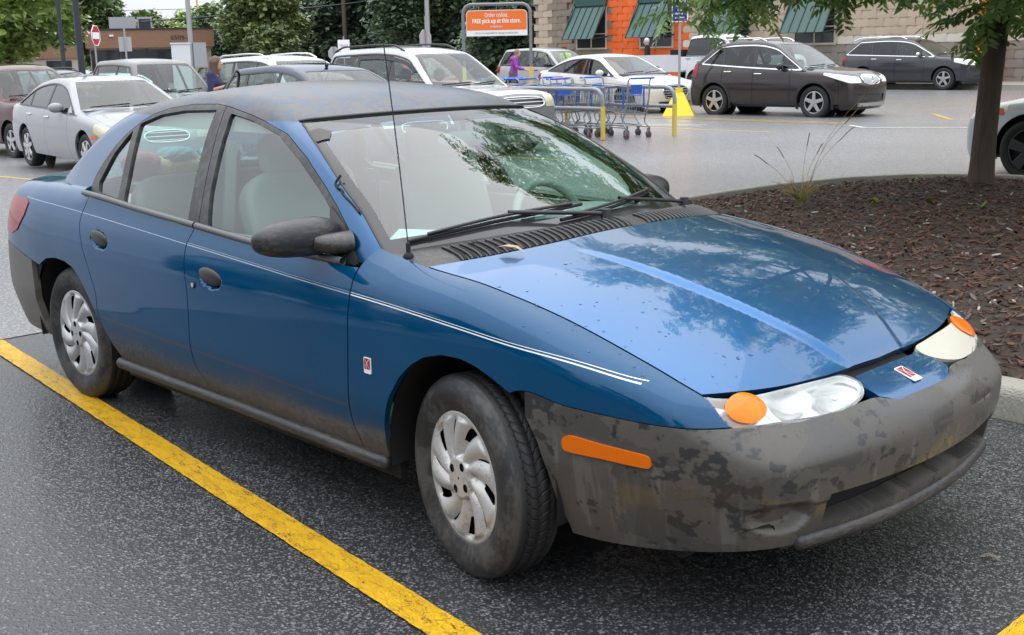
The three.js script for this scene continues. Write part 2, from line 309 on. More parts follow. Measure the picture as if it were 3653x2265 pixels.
B.Xr = sp([[0.1, -3.36], [0.25, -3.48], [0.45, -3.53], [0.60, -3.50], [0.75, -3.47], [0.95, -3.42]]);
// relief of the front bumper: lower air slot, fog-lamp pockets, the step line round the corner
B.fog = polyField(smoothLoop([[0.645, 0.378], [0.56, 0.388], [0.50, 0.376], [0.485, 0.335], [0.53, 0.302], [0.60, 0.300], [0.645, 0.33]], 5));
B.relief = (y, z) => {
  const az = Math.abs(z); let d = 0;
  if (az > 0.45 && az < 0.68 && y < 0.42) d += 0.042 * sstep(-0.004, 0.03, B.fog(az, y));
  return d + 0.007 * sstep(0.374, 0.366, y);
};
B.low = (x, y, z) => {
  const az = Math.abs(z), z2 = z * z;
  const a = az - B.Zs(y) + B.tp(x), b = y - B.T(x, z), w = sstep(0.47, 0.58, y), c = x - B.Xf(y) + lerp(0.27, 0.52, w) * z2 - 0.24 * w * z2 * z2 + (x > 0.3 && y < 0.45 ? B.relief(y, z) : 0), d = B.Xr(y) + 0.24 * z2 - x;
  return smax(smax(a, b, 0.07), Math.max(c, d), 0.085);
};
// glasshouse
B.xb = (z) => -0.165 - 0.52 * z * z; B.yb = (z) => 0.932 - 0.09 * z * z - 0.02 * z ** 4;      // foot of the windscreen
B.xt = (z) => -1.01 - 0.40 * z * z; B.yt = (z) => 1.268 - 0.06 * z * z;                       // its head
B.Yw = (x, z) => { const a = B.xb(z), b = B.xt(z), t = (a - x) / (a - b); return lerp(B.yb(z), B.yt(z), t) + (t < 1 ? 0.13 * t * (1 - t) : 0); };
B.R = sp([[-3.6, 0.50], [-3.1, 0.93], [-2.8, 1.11], [-2.55, 1.245], [-2.3, 1.318], [-2.0, 1.356], [-1.7, 1.369], [-1.4, 1.354], [-1.15, 1.316], [-0.95, 1.266], [-0.7, 1.16]]);
B.Zg = sp([[0.80, 0.800], [0.90, 0.768], [1.0, 0.722], [1.1, 0.672], [1.2, 0.615], [1.28, 0.562], [1.34, 0.51]]);
B.tg = sp([[-3.2, 0.20], [-2.8, 0.085], [-2.4, 0.03], [-2.0, 0.006], [-1.5, 0], [-1.0, 0.004], [-0.5, 0.02], [-0.2, 0.04]]);
B.top = (x, y, z) => {
  const a = Math.abs(z) - B.Zg(y) + B.tg(x), b = y - B.Yw(x, z), c = y - B.R(x) + 0.15 * z * z;
  return smax(smax(b, c, 0.03), a, 0.055);
};
// solid angle rays for the parts
const raySide = (u, v) => [u, v, 0, 0, 0, 1, 1.3];
const rayTop = (u, v) => [u, 0.3, v, 0, 1, 0, 1.3];
const rayRoll = (y0, z0) => (u, v) => [u, y0, z0, 0, Math.sin(v), Math.cos(v), 1.2];
const rayBall = (x0, y0) => (u, v) => [x0, y0, 0, Math.cos(v) * Math.cos(u), Math.sin(v), Math.cos(v) * Math.sin(u), 1.6];
// ------------------------------------------------------------------ the blue saloon: cut lines seen from the side and from above
const GAP = 0.0028;
const cutFender = sp([[0.20, -0.49], [0.266, -0.497], [0.334, -0.512], [0.465, -0.500], [0.59, -0.490], [0.733, -0.488], [0.836, -0.478], [0.95, -0.44]]);
const cutB = sp([[0.22, -1.42], [0.275, -1.447], [0.351, -1.497], [0.421, -1.492], [0.634, -1.482], [0.765, -1.507], [0.806, -1.505], [0.874, -1.475]]);
const cutRear = sp([[0.24, -2.10], [0.263, -2.14], [0.321, -2.202], [0.367, -2.229], [0.446, -2.249], [0.539, -2.252], [0.607, -2.287], [0.72, -2.358], [0.811, -2.402], [0.848, -2.402], [0.915, -2.38]]);
const belt = sp([[-2.6, 0.918], [-2.357, 0.911], [-1.925, 0.886], [-1.475, 0.863], [-1.07, 0.843], [-0.476, 0.838], [-0.3, 0.84]]);
const hoodCut = sp([[-0.35, 0.728], [-0.25, 0.725], [-0.014, 0.716], [0.225, 0.706], [0.416, 0.691], [0.575, 0.680], [0.67, 0.665], [0.72, 0.652]]);
const hoodFront = sp([[0, 0.815], [0.265, 0.801], [0.506, 0.757], [0.65, 0.703], [0.72, 0.668]]);
const hoodRear = sp([[0, -0.033], [0.16, -0.038], [0.408, -0.069], [0.549, -0.122], [0.65, -0.185], [0.729, -0.247]]);
const bumpCut = sp([[0.10, 0.1], [0.195, 0.575], [0.213, 0.585], [0.394, 0.580], [0.591, 0.573], [0.749, 0.572], [0.85, 0.57]]);
const bumpTop = sp([[0, 0.960], [0.10, 0.957], [0.145, 0.950], [0.20, 0.925], [0.268, 0.914], [0.402, 0.897], [0.54, 0.855], [0.626, 0.818], [0.664, 0.790], [0.69, 0.778], [0.75, 0.772]]);
const archF = polyField([[-0.375, -0.1], [-0.368, 0.28], [-0.345, 0.375], [-0.303, 0.469], [-0.248, 0.544], [-0.19, 0.594], [-0.132, 0.626], [-0.06, 0.644], [0.016, 0.646], [0.075, 0.635], [0.146, 0.611], [0.206, 0.584], [0.261, 0.530], [0.300, 0.465], [0.322, 0.388], [0.333, 0.3], [0.355, 0.234], [0.37, -0.1]]);
const archR = polyField([[-2.93, -0.1], [-2.90, 0.22], [-2.925, 0.30], [-2.925, 0.40], [-2.90, 0.49], [-2.82, 0.583], [-2.736, 0.621], [-2.635, 0.634], [-2.535, 0.630], [-2.455, 0.612], [-2.387, 0.571], [-2.335, 0.517], [-2.284, 0.460], [-2.235, 0.38], [-2.20, 0.31], [-2.14, 0.25], [-2.13, -0.1]]);
// glass outlines, side view
const dloOuter = [[-2.462, 0.87], [-2.485, 0.93], [-2.483, 0.983], [-2.446, 1.042], [-2.386, 1.111], [-2.319, 1.164], [-2.237, 1.211], [-2.148, 1.250], [-2.018, 1.277], [-1.849, 1.294], [-1.676, 1.297], [-1.582, 1.290], [-1.389, 1.263], [-1.283, 1.244], [-1.118, 1.206], [-0.951, 1.136], [-0.797, 1.055], [-0.70, 0.997], [-0.602, 0.931], [-0.539, 0.868], [-0.50, 0.80], [-2.30, 0.80]];
const fDlo = polyField(dloOuter);
const fQuarter = polyField([[-2.387, 0.929], [-2.418, 0.965], [-2.401, 1.0], [-2.361, 1.089], [-2.265, 1.185], [-2.17, 0.917]]);
const fRearGlass = polyField([[-2.114, 0.913], [-2.150, 1.02], [-2.226, 1.208], [-2.21, 1.213], [-2.077, 1.248], [-1.9, 1.268], [-1.655, 1.276], [-1.640, 1.19], [-1.600, 1.03], [-1.558, 0.883]]);
const fFrontGlass = polyField([[-1.412, 0.876], [-1.464, 0.989], [-1.498, 1.109], [-1.540, 1.266], [-1.369, 1.244], [-1.165, 1.201], [-0.969, 1.116], [-0.818, 1.039], [-0.735, 0.99], [-0.700, 0.93], [-0.690, 0.85], [-1.10, 0.862]]);
const fTri = polyField([[-0.690, 0.838], [-0.700, 0.94], [-0.735, 1.004], [-0.63, 0.948], [-0.555, 0.878], [-0.52, 0.836]]);
// windscreen outline, from above: half width at each x
const wsHalf = sp([[-1.18, 0.545], [-1.109, 0.553], [-1.018, 0.583], [-0.866, 0.629], [-0.707, 0.671], [-0.591, 0.692], [-0.511, 0.712], [-0.40, 0.738]]);

// ---- materials of the car
const dirtGrain = (x, y) => fbm(x * 60, y * 60, 3);
const paintMap = tex(2048, 512, (s, t) => {
  const x = -3.6 + 4.6 * s, y = 0.15 + 0.85 * t;
  const blue = [0.0006, 0.056, 0.142];
  const edge = fbm(x * 3.1, y * 5, 3), g = fbm(x * 85, y * 85, 2), sp1 = fbm(x * 26 + 5, y * 34, 3);
  let d = sstep(0.425, 0.255, y + (edge - 0.5) * 0.10 + (g - 0.5) * 0.05) * 0.95;
  d = Math.max(d, sstep(0.012, 0.0, Math.abs(y - 0.415 + 0.017 * (x + 1.4)) + (g - 0.5) * 0.010) * 0.55 * sstep(-2.25, -2.2, x) * sstep(-0.5, -0.52, x));
  d = Math.max(d, sstep(0.60, 0.80, sp1) * sstep(0.62, 0.36, y + (g - 0.5) * 0.2) * 0.30);
  d = Math.max(d, sstep(0.50, 0.70, fbm(x * 2.2 + 4, y * 2.6 + 1, 4) + (g - 0.5) * 0.35) * 0.035);
  return mix3(blue, mix3([0.060, 0.045, 0.030], [0.105, 0.080, 0.055], g), clamp(d, 0, 1));
});
const paintRough = tex(1024, 256, (s, t) => {
  const x = -3.6 + 4.6 * s, y = 0.15 + 0.85 * t, edge = fbm(x * 3.1, y * 5, 3), g = fbm(x * 85, y * 85, 2);
  const d = sstep(0.385, 0.245, y + (edge - 0.5) * 0.10 + (g - 0.5) * 0.10), h = sstep(0.50, 0.70, fbm(x * 2.2 + 4, y * 2.6 + 1, 4));
  return [1, clamp(0.05 + 0.60 * d + 0.05 * h, 0, 1), clamp(0.15 * (1 - d), 0, 1)];
}, false);
M.paint = mat(1, 1, 1, 1, { map: paintMap, roughnessMap: paintRough, metalnessMap: paintRough, metalness: 1, ior: 1.45 });
const hoodMap = tex(1024, 1024, (s, t) => {
  const x = -0.4 + 1.4 * s, z = -0.85 + 1.7 * t, g = fbm(x * 90, z * 90, 2);
  let d = sstep(0.60, 0.80, fbm(x * 7, z * 7, 4) + (g - 0.5) * 0.3) * 0.10;
  const w = Math.hypot(x - 0.66, z - 0.36); d = Math.max(d, sstep(0.035, 0.02, w + (g - 0.5) * 0.05) * 0.16);
  return mix3([0.0006, 0.085, 0.235], [0.16, 0.15, 0.13], d);
});
M.hood = mat(1, 1, 1, 0.34, { map: hoodMap, metalness: 0.75, clearcoat: 0.9, clearcoatRoughness: 0.03 });
M.plainPaint = mat(0.003, 0.075, 0.19, 0.4, { metalness: 0.6, clearcoat: 0.9, clearcoatRoughness: 0.04 });
const roofMap = tex(1024, 512, (s, t) => {
  const x = -2.9 + 2.6 * s, z = -0.8 + 1.6 * t;
  const st = fbm(x * 9 + 3, z * 30 + fbm(x * 6, z * 6, 2) * 6, 5), pt = fbm(x * 2.4 + 8, z * 2.4, 3), f = fbm(x * 70, z * 90, 3);
  const film = mix3([0.008, 0.030, 0.066], [0.055, 0.076, 0.105], sstep(0.28, 0.72, fbm(x * 5, z * 5 + 3, 4) * 0.6 + f * 0.4) * 0.55);
  return mix3(film, [0.064, 0.052, 0.038], sstep(0.47, 0.56, st * 0.42 + pt * 0.26 + f * 0.32) * 0.78);
});
M.roof = mat(1, 1, 1, 0.28, { map: roofMap, ior: 1.5 });
M.pillar = mat(0.006, 0.065, 0.17, 0.34, { metalness: 0.65, clearcoat: 0.6, clearcoatRoughness: 0.12 });
const bumperTone = (u, v) => {   // dust film, dark stains in clusters, wet patches
  const c = fbm(u * 75, v * 95, 3), cl = fbm(u * 3.1 + 1, v * 5.2, 3), sp1 = fbm(u * 21 + 7, v * 30 + 2, 5);
  const stain = sstep(0.600, 0.655, sp1 * 0.52 + cl * 0.42 + fbm(u * 46, v * 60, 3) * 0.14 - 0.045 + (c - 0.5) * 0.16), wet = sstep(0.515, 0.535, fbm(u * 5 + 20, v * 9, 5) * 0.85 + c * 0.15);
  return [stain, c, wet, cl];
};
const bumperMap = tex(2048, 768, (s, t) => {
  const u = -1.75 + 3.5 * s, v = -0.6 + 1.8 * t, [stain, c, wet] = bumperTone(u, v), q = fbm(u * 2.2 + 4, v * 3.4, 4), st = fbm(u * 34 + 1, v * 6 + 5, 3);
  let film = mix3([0.060, 0.055, 0.049], [0.095, 0.088, 0.078], clamp(q * 0.7 + c * 0.5 - 0.1, 0, 1)); film = mix3(film, [0.15, 0.145, 0.137], sstep(0.60, 0.76, st) * 0.45 * sstep(0.15, 0.05, v)); film = mix3(film, [0.046, 0.045, 0.044], wet * 0.5);
  return mix3(film, [0.022, 0.023, 0.026], stain * 0.85);
});
const bumperRough = tex(1024, 384, (s, t) => { const [stain, c, wet] = bumperTone(-1.75 + 3.5 * s, -0.6 + 1.8 * t), r = lerp(lerp(0.50, 0.20, wet), 0.34, stain) + 0.14 * (c - 0.5); return [r, r, r]; }, false);
M.bumper = mat(1, 1, 1, 1, { map: bumperMap, roughnessMap: bumperRough, ior: 1.5 });
M.rearBumper = mat(1, 1, 1, 0.5, { map: tex(512, 256, (s, t) => { const q = fbm(s * 14, t * 9, 4), c = fbm(s * 90, t * 60, 3); return mix3([0.085, 0.080, 0.072], [0.145, 0.138, 0.124], q * 0.7 + c * 0.3); }) });
M.trim = mat(0.022, 0.022, 0.024, 0.42);
const trimMap = tex(512, 256, (s, t) => { const g = fbm(s * 60, t * 40, 4), q = fbm(s * 9, t * 6, 3); return mix3([0.020, 0.020, 0.022], [0.060, 0.055, 0.050], sstep(0.4, 0.75, g * 0.6 + q * 0.4)); });
M.trimDusty = mat(1, 1, 1, 0.45, { map: trimMap });
M.mirrorCase = mat(1, 1, 1, 0.36, { map: trimMap });
M.black = mat(0.008, 0.008, 0.009, 0.8);
M.glass = mat(0.70, 0.89, 0.82, 0.0, { transmission: 1, thickness: 0, ior: 1.85 });   // both faces of the pane reflect
M.shade = mat(0.30, 0.36, 0.50, 0.02, { transmission: 1, thickness: 0, ior: 1.52 });
M.frit = mat(0.035, 0.034, 0.036, 0.12);
M.chrome = mat(0.75, 0.75, 0.76, 0.18, { metalness: 1 });
M.lens = mat(0.90, 0.92, 0.91, 0.05, { transmission: 0.86, thickness: 0, ior: 1.49 });
M.lensHazed = mat(0.72, 0.70, 0.58, 0.35, { transmission: 0.35, thickness: 0, ior: 1.49 });
M.reflector = mat(0.50, 0.51, 0.51, 0.20, { metalness: 0.9 });
M.amber = mat(0.78, 0.235, 0.002, 0.04, { transmission: 0.30, thickness: 0, ior: 1.38 });
M.amberMatte = mat(0.66, 0.135, 0.002, 0.14, { ior: 1.38 });
M.redLens = mat(0.24, 0.006, 0.010, 0.08);
M.silverCover = null;
M.interior = mat(0.235, 0.255, 0.25, 0.85);
M.interiorDark = mat(0.13, 0.135, 0.14, 0.8);
M.stripe = mat(0.78, 0.80, 0.82, 0.35);
M.dash = mat(0.27, 0.28, 0.285, 0.8);
M.paper = mat(0.45, 0.47, 0.48, 0.8, { side: THREE.DoubleSide });
M.stripeWorn = mat(0.34, 0.40, 0.50, 0.4);
M.emblemRed = mat(0.30, 0.018, 0.022, 0.3);
M.beltTrim = mat(0.10, 0.10, 0.105, 0.38);

const car = thing('blue_sedan', 'dirty blue four-door sedan with weathered grey bumpers parked in front', 'car');
const uvSide = (p) => [(p.x + 3.6) / 4.6, (p.y - 0.15) / 0.85];
const uvTop = (p) => [(p.x + 0.4) / 1.4, (p.z + 0.85) / 1.7];
const uvRoof = (p) => [(p.x + 2.9) / 2.6, (p.z + 0.8) / 1.6];
const uvBall = (p, U) => [(U[0] + 1.75) / 3.5, (U[1] + 0.6) / 1.8];
const both = (m, fn) => { fn(m, 1); fn(mirrorM(m), -1); };
// ---- doors
const panelRes = 0.0085;
const sideGrid = (x0, x1, y0, y1, F = B.low, off = 0, res = panelRes) => patch(F, raySide, x0, x1, Math.ceil((x1 - x0) / res), y0, y1, Math.ceil((y1 - y0) / res), off);
{
  // handle pockets are pressed into the doors
  const pocket = (x, y) => { let d = 0; for (const [cx, cy, a] of [[-2.203, 0.752, -0.13], [-1.320, 0.703, -0.10]]) { const c = Math.cos(a), s = Math.sin(a), u = ((x - cx) * c + (y - cy) * s) / 0.080, v = (-(x - cx) * s + (y - cy) * c) / 0.036, r = u * u + v * v; if (r < 1) d = Math.max(d, 0.024 * sstep(1, 0.45, r)); } return d; };
  const F = (x, y, z) => B.low(x, y, z) + (Math.abs(z) > 0.5 && y > 0.6 && y < 0.85 ? pocket(x, y) : 0);
  let m = sideGrid(-1.54, -0.42, 0.245, 0.93, F);
  m = clip(m, (p) => p.x - cutB(p.y) - GAP); m = clip(m, (p) => cutFender(p.y) - GAP - p.x); m = clip(m, (p) => belt(p.x) - p.y); m = clip(m, (p) => p.y - 0.258);
  both(rim(m, 0.02), (g) => part(car, 'front_door', geo(g, uvSide), M.paint));
  m = sideGrid(-2.45, -1.38, 0.245, 0.95, F);
  m = clip(m, (p) => p.x - cutRear(p.y) - GAP); m = clip(m, (p) => cutB(p.y) - GAP - p.x); m = clip(m, (p) => belt(p.x) - p.y); m = clip(m, (p) => p.y - 0.258); m = clip(m, (p) => -archR(p.x, p.y));
  both(rim(m, 0.02), (g) => part(car, 'rear_door', geo(g, uvSide), M.paint));
}
// ---- fender, quarter panel
const rollGrid = (x0, x1, y0, z0, v0, v1, res, F = B.low, off = 0) => patch(F, rayRoll(y0, z0), x0, x1, Math.ceil((x1 - x0) / res), v0, v1, Math.ceil((v1 - v0) * 0.5 / res), off);
{
  let m = rollGrid(-0.53, 0.80, 0.45, 0.42, -0.62, 1.5, 0.0115);
  m = clip(m, (p) => p.x - cutFender(p.y) - GAP); m = clip(m, (p) => -archF(p.x, p.y)); m = clip(m, (p) => p.y - bumpCut(p.x) - GAP); m = clip(m, (p) => p.y - 0.258);
  m = clip(m, (p) => Math.abs(p.z) - hoodCut(p.x) - GAP); m = clip(m, (p) => 0.703 + (0.647 - p.y) * 1.2 - p.x);
  both(rim(m, 0.022), (g) => part(car, 'front_fender', geo(g, uvSide), M.paint));
  m = rollGrid(-3.62, -2.08, 0.45, 0.42, -0.6, 1.5, 0.0125);
  m = clip(m, (p) => cutRear(p.y) - GAP - p.x); m = clip(m, (p) => -archR(p.x, p.y));
  m = clip(m, (p) => p.y - lerp(0.583, 0.625, (-2.82 - p.x) / 0.28) + (p.x > -2.5 ? 9 : 0)); m = clip(m, (p) => p.y - 0.25); m = clip(m, (p) => Math.abs(p.z) - 0.60); m = clip(m, (p) => (p.x > -2.49 ? belt(p.x) - p.y : 0.1));
  m = clip(m, (p) => p.x + 3.45);
  both(rim(m, 0.022), (g) => part(car, 'rear_quarter_panel', geo(g, uvSide), M.paint));
}
// ---- bonnet, nose, boot lid
{
  let m = patch(B.low, rayTop, -0.33, 0.84, 156, -0.735, 0.735, 192);
  m = clip(m, (p) => hoodCut(p.x) - GAP - Math.abs(p.z)); m = clip(m, (p) => hoodFront(Math.abs(p.z)) - p.x); m = clip(m, (p) => p.x - hoodRear(Math.abs(p.z)));
  part(car, 'hood', geo(rim(m, 0.022), uvTop), M.hood);
  const nf = polyField([[0.842, -0.172], [0.842, 0.172], [0.90, 0.197], [0.925, 0.192], [0.953, 0.138], [0.957, 0], [0.953, -0.138], [0.925, -0.192], [0.90, -0.197]]);
  m = clip(patch(B.low, rayTop, 0.82, 0.97, 40, -0.21, 0.21, 90), (p) => nf(p.x, p.z));
  part(car, 'nose_panel', geo(rim(m, 0.022), uvTop), M.hood);
  const slot = clip(patch(B.low, rayTop, 0.78, 0.97, 30, -0.68, 0.68, 110, -0.026), (p) => Math.min(bumpTop(Math.abs(p.z)) + 0.01 - p.x, 0.175 - Math.abs(p.z)));
  part(car, 'grille_slot', geo(slot, uvTop), M.black);
  m = patch(B.low, rayTop, -3.46, -2.62, 60, -0.595, 0.595, 80);
  part(car, 'trunk_lid', geo(rim(m, 0.02), uvSide), M.plainPaint);
}
// ---- bumpers
{
  let m = patch(B.low, rayBall(0.3, 0.40), -1.62, 1.62, 420, -0.62, 1.05, 170);
  m = clip(m, (p) => Math.max(p.x - bumpTop(Math.abs(p.z)), bumpCut(p.x) - p.y)); m = clip(m, (p) => p.x - 0.19); m = clip(m, (p) => -archF(p.x, p.y) - 0.0);
  m = clip(m, (p) => p.y - lerp(0.205, 0.262, sstep(0.40, 0.95, p.x)) + (Math.abs(p.z) < 0.46 ? 0.02 * sstep(0.46, 0.42, Math.abs(p.z)) : 0));
  const slotF = (p) => Math.min(0.452 - Math.abs(p.z), 0.388 - p.y, p.y - 0.322 + 0.02 * sstep(0, 0.4, Math.abs(p.z)), p.x - 0.6);
  m = clip(m, (p) => -slotF(p));
  part(car, 'front_bumper', geo(rim(m, 0.05), uvBall), M.bumper);
  part(car, 'air_intake', geo(clip(patch((x, y, z) => B.low(x + 0.055, y, z), rayBall(0.25, 0.40), -0.8, 0.8, 60, -0.35, 0.2, 20), (p) => Math.min(p.x - 0.6, p.y - 0.285, 0.48 - Math.abs(p.z)))), M.black);
  let r = patch((x, y, z) => B.low(-x - 2.6, y, z) , rayBall(0.35, 0.42), -1.62, 1.62, 160, -0.55, 0.55, 60);
  r.P.forEach((p) => { p.x = -p.x - 2.6; }); r.N.forEach((p) => { p.x = -p.x; });
  for (let t = 0; t < r.I.length; t += 3) { const q = r.I[t + 1]; r.I[t + 1] = r.I[t + 2]; r.I[t + 2] = q; }
  r = clip(r, (p) => lerp(0.579, 0.621, (-2.82 - p.x) / 0.28) - p.y); r = clip(r, (p) => -archR(p.x, p.y)); r = clip(r, (p) => p.y - 0.235); r = clip(r, (p) => -2.78 - p.x);
  part(car, 'rear_bumper', geo(rim(r, 0.03), uvBall), M.rearBumper);
  // lip below the slot
  const lipPts = []; for (let i = 0; i <= 24; i++) { const z = lerp(-0.50, 0.50, i / 24); lipPts.push([0.962 - 0.27 * z * z, 0.262, z]); }
  const lg = tubeG(lipPts, 0.022, 8); part(car, 'bumper_lip', merge([lg, ...[0, 24].map((i) => new THREE.SphereGeometry(0.0225, 10, 8).translate(...lipPts[i]))]), M.trimDusty);
}
// ---- sills, liners and the dark inside of the shell
both({ P: [], N: [], U: [], I: [] }, (g, s) => {
  const pts = []; for (let i = 0; i <= 20; i++) { const x = lerp(-2.165, -0.39, i / 20); pts.push([x, 0.237, s * (B.Zs(0.245) - B.tp(x) + 0.004)]); }
  const t = tubeG(pts, 0.024, 10); const caps = [new THREE.SphereGeometry(0.024, 10, 8).translate(...pts[0]), new THREE.SphereGeometry(0.024, 10, 8).translate(...pts[20])];
  part(car, 'sill_moulding', merge([t, ...caps]), M.trimDusty);
  part(car, 'rocker_panel', bx(1.82, 0.10, 0.03, -1.28, 0.225, s * 0.745), M.black);
  for (const [cx, rr_] of [[-0.005, 0.355], [-2.60, 0.36]]) {
    const w = new THREE.CylinderGeometry(rr_, rr_, 0.36, 30, 1, true, Math.PI * 0.44, Math.PI * 1.12); w.rotateX(Math.PI / 2); w.translate(cx, 0.30, s * 0.625);
    const cap = new THREE.CircleGeometry(rr_, 28).translate(cx, 0.30, s * 0.47);
    part(car, 'wheel_arch_liner', merge([w, cap]), M.black);
  }
});
{
  let m = sideGrid(-3.35, 0.72, 0.27, 0.86, B.low, -0.022, 0.03);
  m = clip(m, (p) => -archF(p.x, p.y) - 0.01); m = clip(m, (p) => -archR(p.x, p.y) - 0.01); m = clip(m, (p) => Math.min(belt(p.x), 0.84, B.Te(p.x) - 0.05) - 0.01 - p.y); m = clip(m, (p) => Math.abs(p.z) - 0.4);
  both(m, (g) => part(car, 'inner_body', geo(g, uvSide), M.black));
  part(car, 'underbody', merge([bx(3.9, 0.05, 1.30, -1.30, 0.215, 0), bx(1.60, 0.05, 0.92, -0.02, 0.3, 0), bx(0.03, 0.44, 1.1, 0.62, 0.40, 0), bx(0.05, 0.5, 1.36, -0.46, 0.46, 0)]), M.black);
}
// ---- lamps
{
  const lampPoly = polyField(smoothLoop([[0.706, 0.652], [0.740, 0.662], [0.772, 0.664], [0.797, 0.650], [0.824, 0.606], [0.850, 0.546], [0.882, 0.454], [0.905, 0.346], [0.910, 0.281], [0.901, 0.225], [0.876, 0.186], [0.846, 0.178], [0.816, 0.200], [0.803, 0.284], [0.776, 0.465], [0.750, 0.572], [0.722, 0.630]], 5));
  const base = patch(B.low, rayTop, 0.69, 0.93, 50, 0.16, 0.69, 100, 0.0);
  const lens = rim(clip(base, (p) => lampPoly(p.x, p.z) - 0.0045), 0.03);
  const bowl = clip(patch(B.low, rayTop, 0.69, 0.93, 60, 0.16, 0.69, 130), (p) => lampPoly(p.x, p.z));
  // reflector: two dished bays and a facetted end behind the lens
  bowl.P.forEach((p, i) => {
    const d1 = Math.hypot((p.x - 0.868) / 0.045, (p.z - 0.30) / 0.085), d2 = Math.hypot((p.x - 0.825) / 0.05, (p.z - 0.44) / 0.08), e = sstep(0, 0.012, lampPoly(p.x, p.z));
    const dep = 0.008 + e * (0.010 + 0.040 * sstep(1.2, 0.0, d1) + 0.026 * sstep(1.2, 0.0, d2) + 0.008 * sstep(0.505, 0.515, p.z));
    p.addScaledVector(bowl.N[i], -dep);
  });
  const tray = clip(patch(B.low, rayTop, 0.66, 0.95, 40, 0.13, 0.71, 70, -0.075), (p) => Math.min(lampPoly(p.x, p.z) + 0.03, 0.7 - p.z));
  const bowlG = geo(bowl); bowlG.computeVertexNormals();
  const amberG = (grow) => { const g = new THREE.SphereGeometry(1, 32, 20); g.scale(0.050 * grow, 0.020, 0.060 * grow); g.rotateZ(-0.55); g.rotateY(-0.42); g.translate(0.783, 0.602, 0.588); return g; };
  const amberDisc = () => { const q = polyField(smoothLoop([[0.754, 0.637], [0.742, 0.599], [0.746, 0.556], [0.771, 0.527], [0.804, 0.526], [0.821, 0.554], [0.818, 0.596], [0.799, 0.63], [0.777, 0.645]], 5)); const m = clip(patch(B.low, rayTop, 0.72, 0.84, 44, 0.50, 0.67, 60, 0.002), (p) => q(p.x, p.z) - 0.003), n0 = m.N.map((n) => n.clone()); m.P.forEach((p, i) => { const t = clamp(q(p.x, p.z) / 0.036, 0, 1); p.addScaledVector(n0[i], 0.007 * Math.sqrt(1 - (1 - t) * (1 - t))); }); const g = geo(m); g.computeVertexNormals(); const a = g.attributes.normal; m.N = m.N.map((_, i) => V(a.getX(i), a.getY(i), a.getZ(i))); return rim(m, 0.016); };
  both(lens, (g, s) => {
    const lamp = new THREE.Group(); lamp.name = 'headlight'; car.add(lamp);
    lamp.userData.label = s > 0 ? 'clear headlight with round amber turn signal' : 'hazy yellowed headlight';
    part(lamp, 'lens', geo(g), s > 0 ? M.lens : M.lensHazed);
    part(lamp, 'reflector', s > 0 ? bowlG : bowlG.clone().applyMatrix4(new THREE.Matrix4().makeScale(1, 1, -1)), s > 0 ? M.reflector : M.stripe);
    const ad = amberDisc(), m2 = s > 0 ? ad : mirrorM(ad);
    part(lamp, 'bulb', new THREE.SphereGeometry(0.011, 12, 8).translate(0.862, 0.582, s * 0.31), M.chrome); part(lamp, 'lamp_tray', geo(s > 0 ? tray : mirrorM(tray)), M.black);
    part(lamp, 'turn_signal', geo(m2), s > 0 ? M.amber : M.amberMatte);
  });
  const mq = polyField(smoothLoop([[0.386, 0.497], [0.41, 0.507], [0.50, 0.500], [0.622, 0.493], [0.636, 0.478], [0.628, 0.460], [0.50, 0.462], [0.395, 0.462], [0.382, 0.478]], 4, 0.3));
  const mk = rim(clip(patch(B.low, raySide, 0.37, 0.65, 56, 0.45, 0.515, 20, 0.006), (p) => mq(p.x, p.y)), 0.012);
  both(mk, (g) => part(car, 'side_marker_lamp', geo(g), M.amberMatte));
  const tq = polyField([[-3.02, 0.858], [-2.985, 0.845], [-3.0, 0.79], [-3.08, 0.715], [-3.16, 0.69], [-3.40, 0.70], [-3.40, 0.86]]);
  const tl = rim(clip(patch(B.low, rayRoll(0.45, 0.42), -3.44, -2.97, 40, 0.3, 1.2, 40, 0.004), (p) => tq(p.x, p.y)), 0.012);
  both(tl, (g) => part(car, 'tail_lamp', geo(g), M.redLens));
}
// ---- pinstripe: a thick and a thin line along the flank
{
  const sy = sp([[-3.078, 0.866], [-2.407, 0.847], [-1.852, 0.823], [-1.509, 0.806], [-0.879, 0.775], [-0.262, 0.747], [0.141, 0.716], [0.39, 0.694], [0.579, 0.664]]);
  for (const [a, b, o, w] of [[-3.03, cutRear(0.845) - 0.004, 0, 0.0012], [cutRear(0.845) + 0.004, cutB(0.806) - 0.004, 0, 0.0012], [cutB(0.806) + 0.004, cutFender(0.757) - 0.004, 0, 0.0015], [cutFender(0.757) + 0.004, 0.585, 0, 0.0017], [cutFender(0.757) + 0.004, 0.595, 0.0072, 0.0008], [cutB(0.806) + 0.004, cutFender(0.757) - 0.004, 0.007, 0.0006]]) {
    const m = patch(B.low, (u, v) => raySide(u, sy(u) + o + v), a, b, Math.ceil((b - a) / 0.02), -w, w, 1, 0.0007);
    both(m, (g) => part(car, 'pinstripe', geo(g), a > -0.5 ? M.stripe : M.stripeWorn));
  }
}
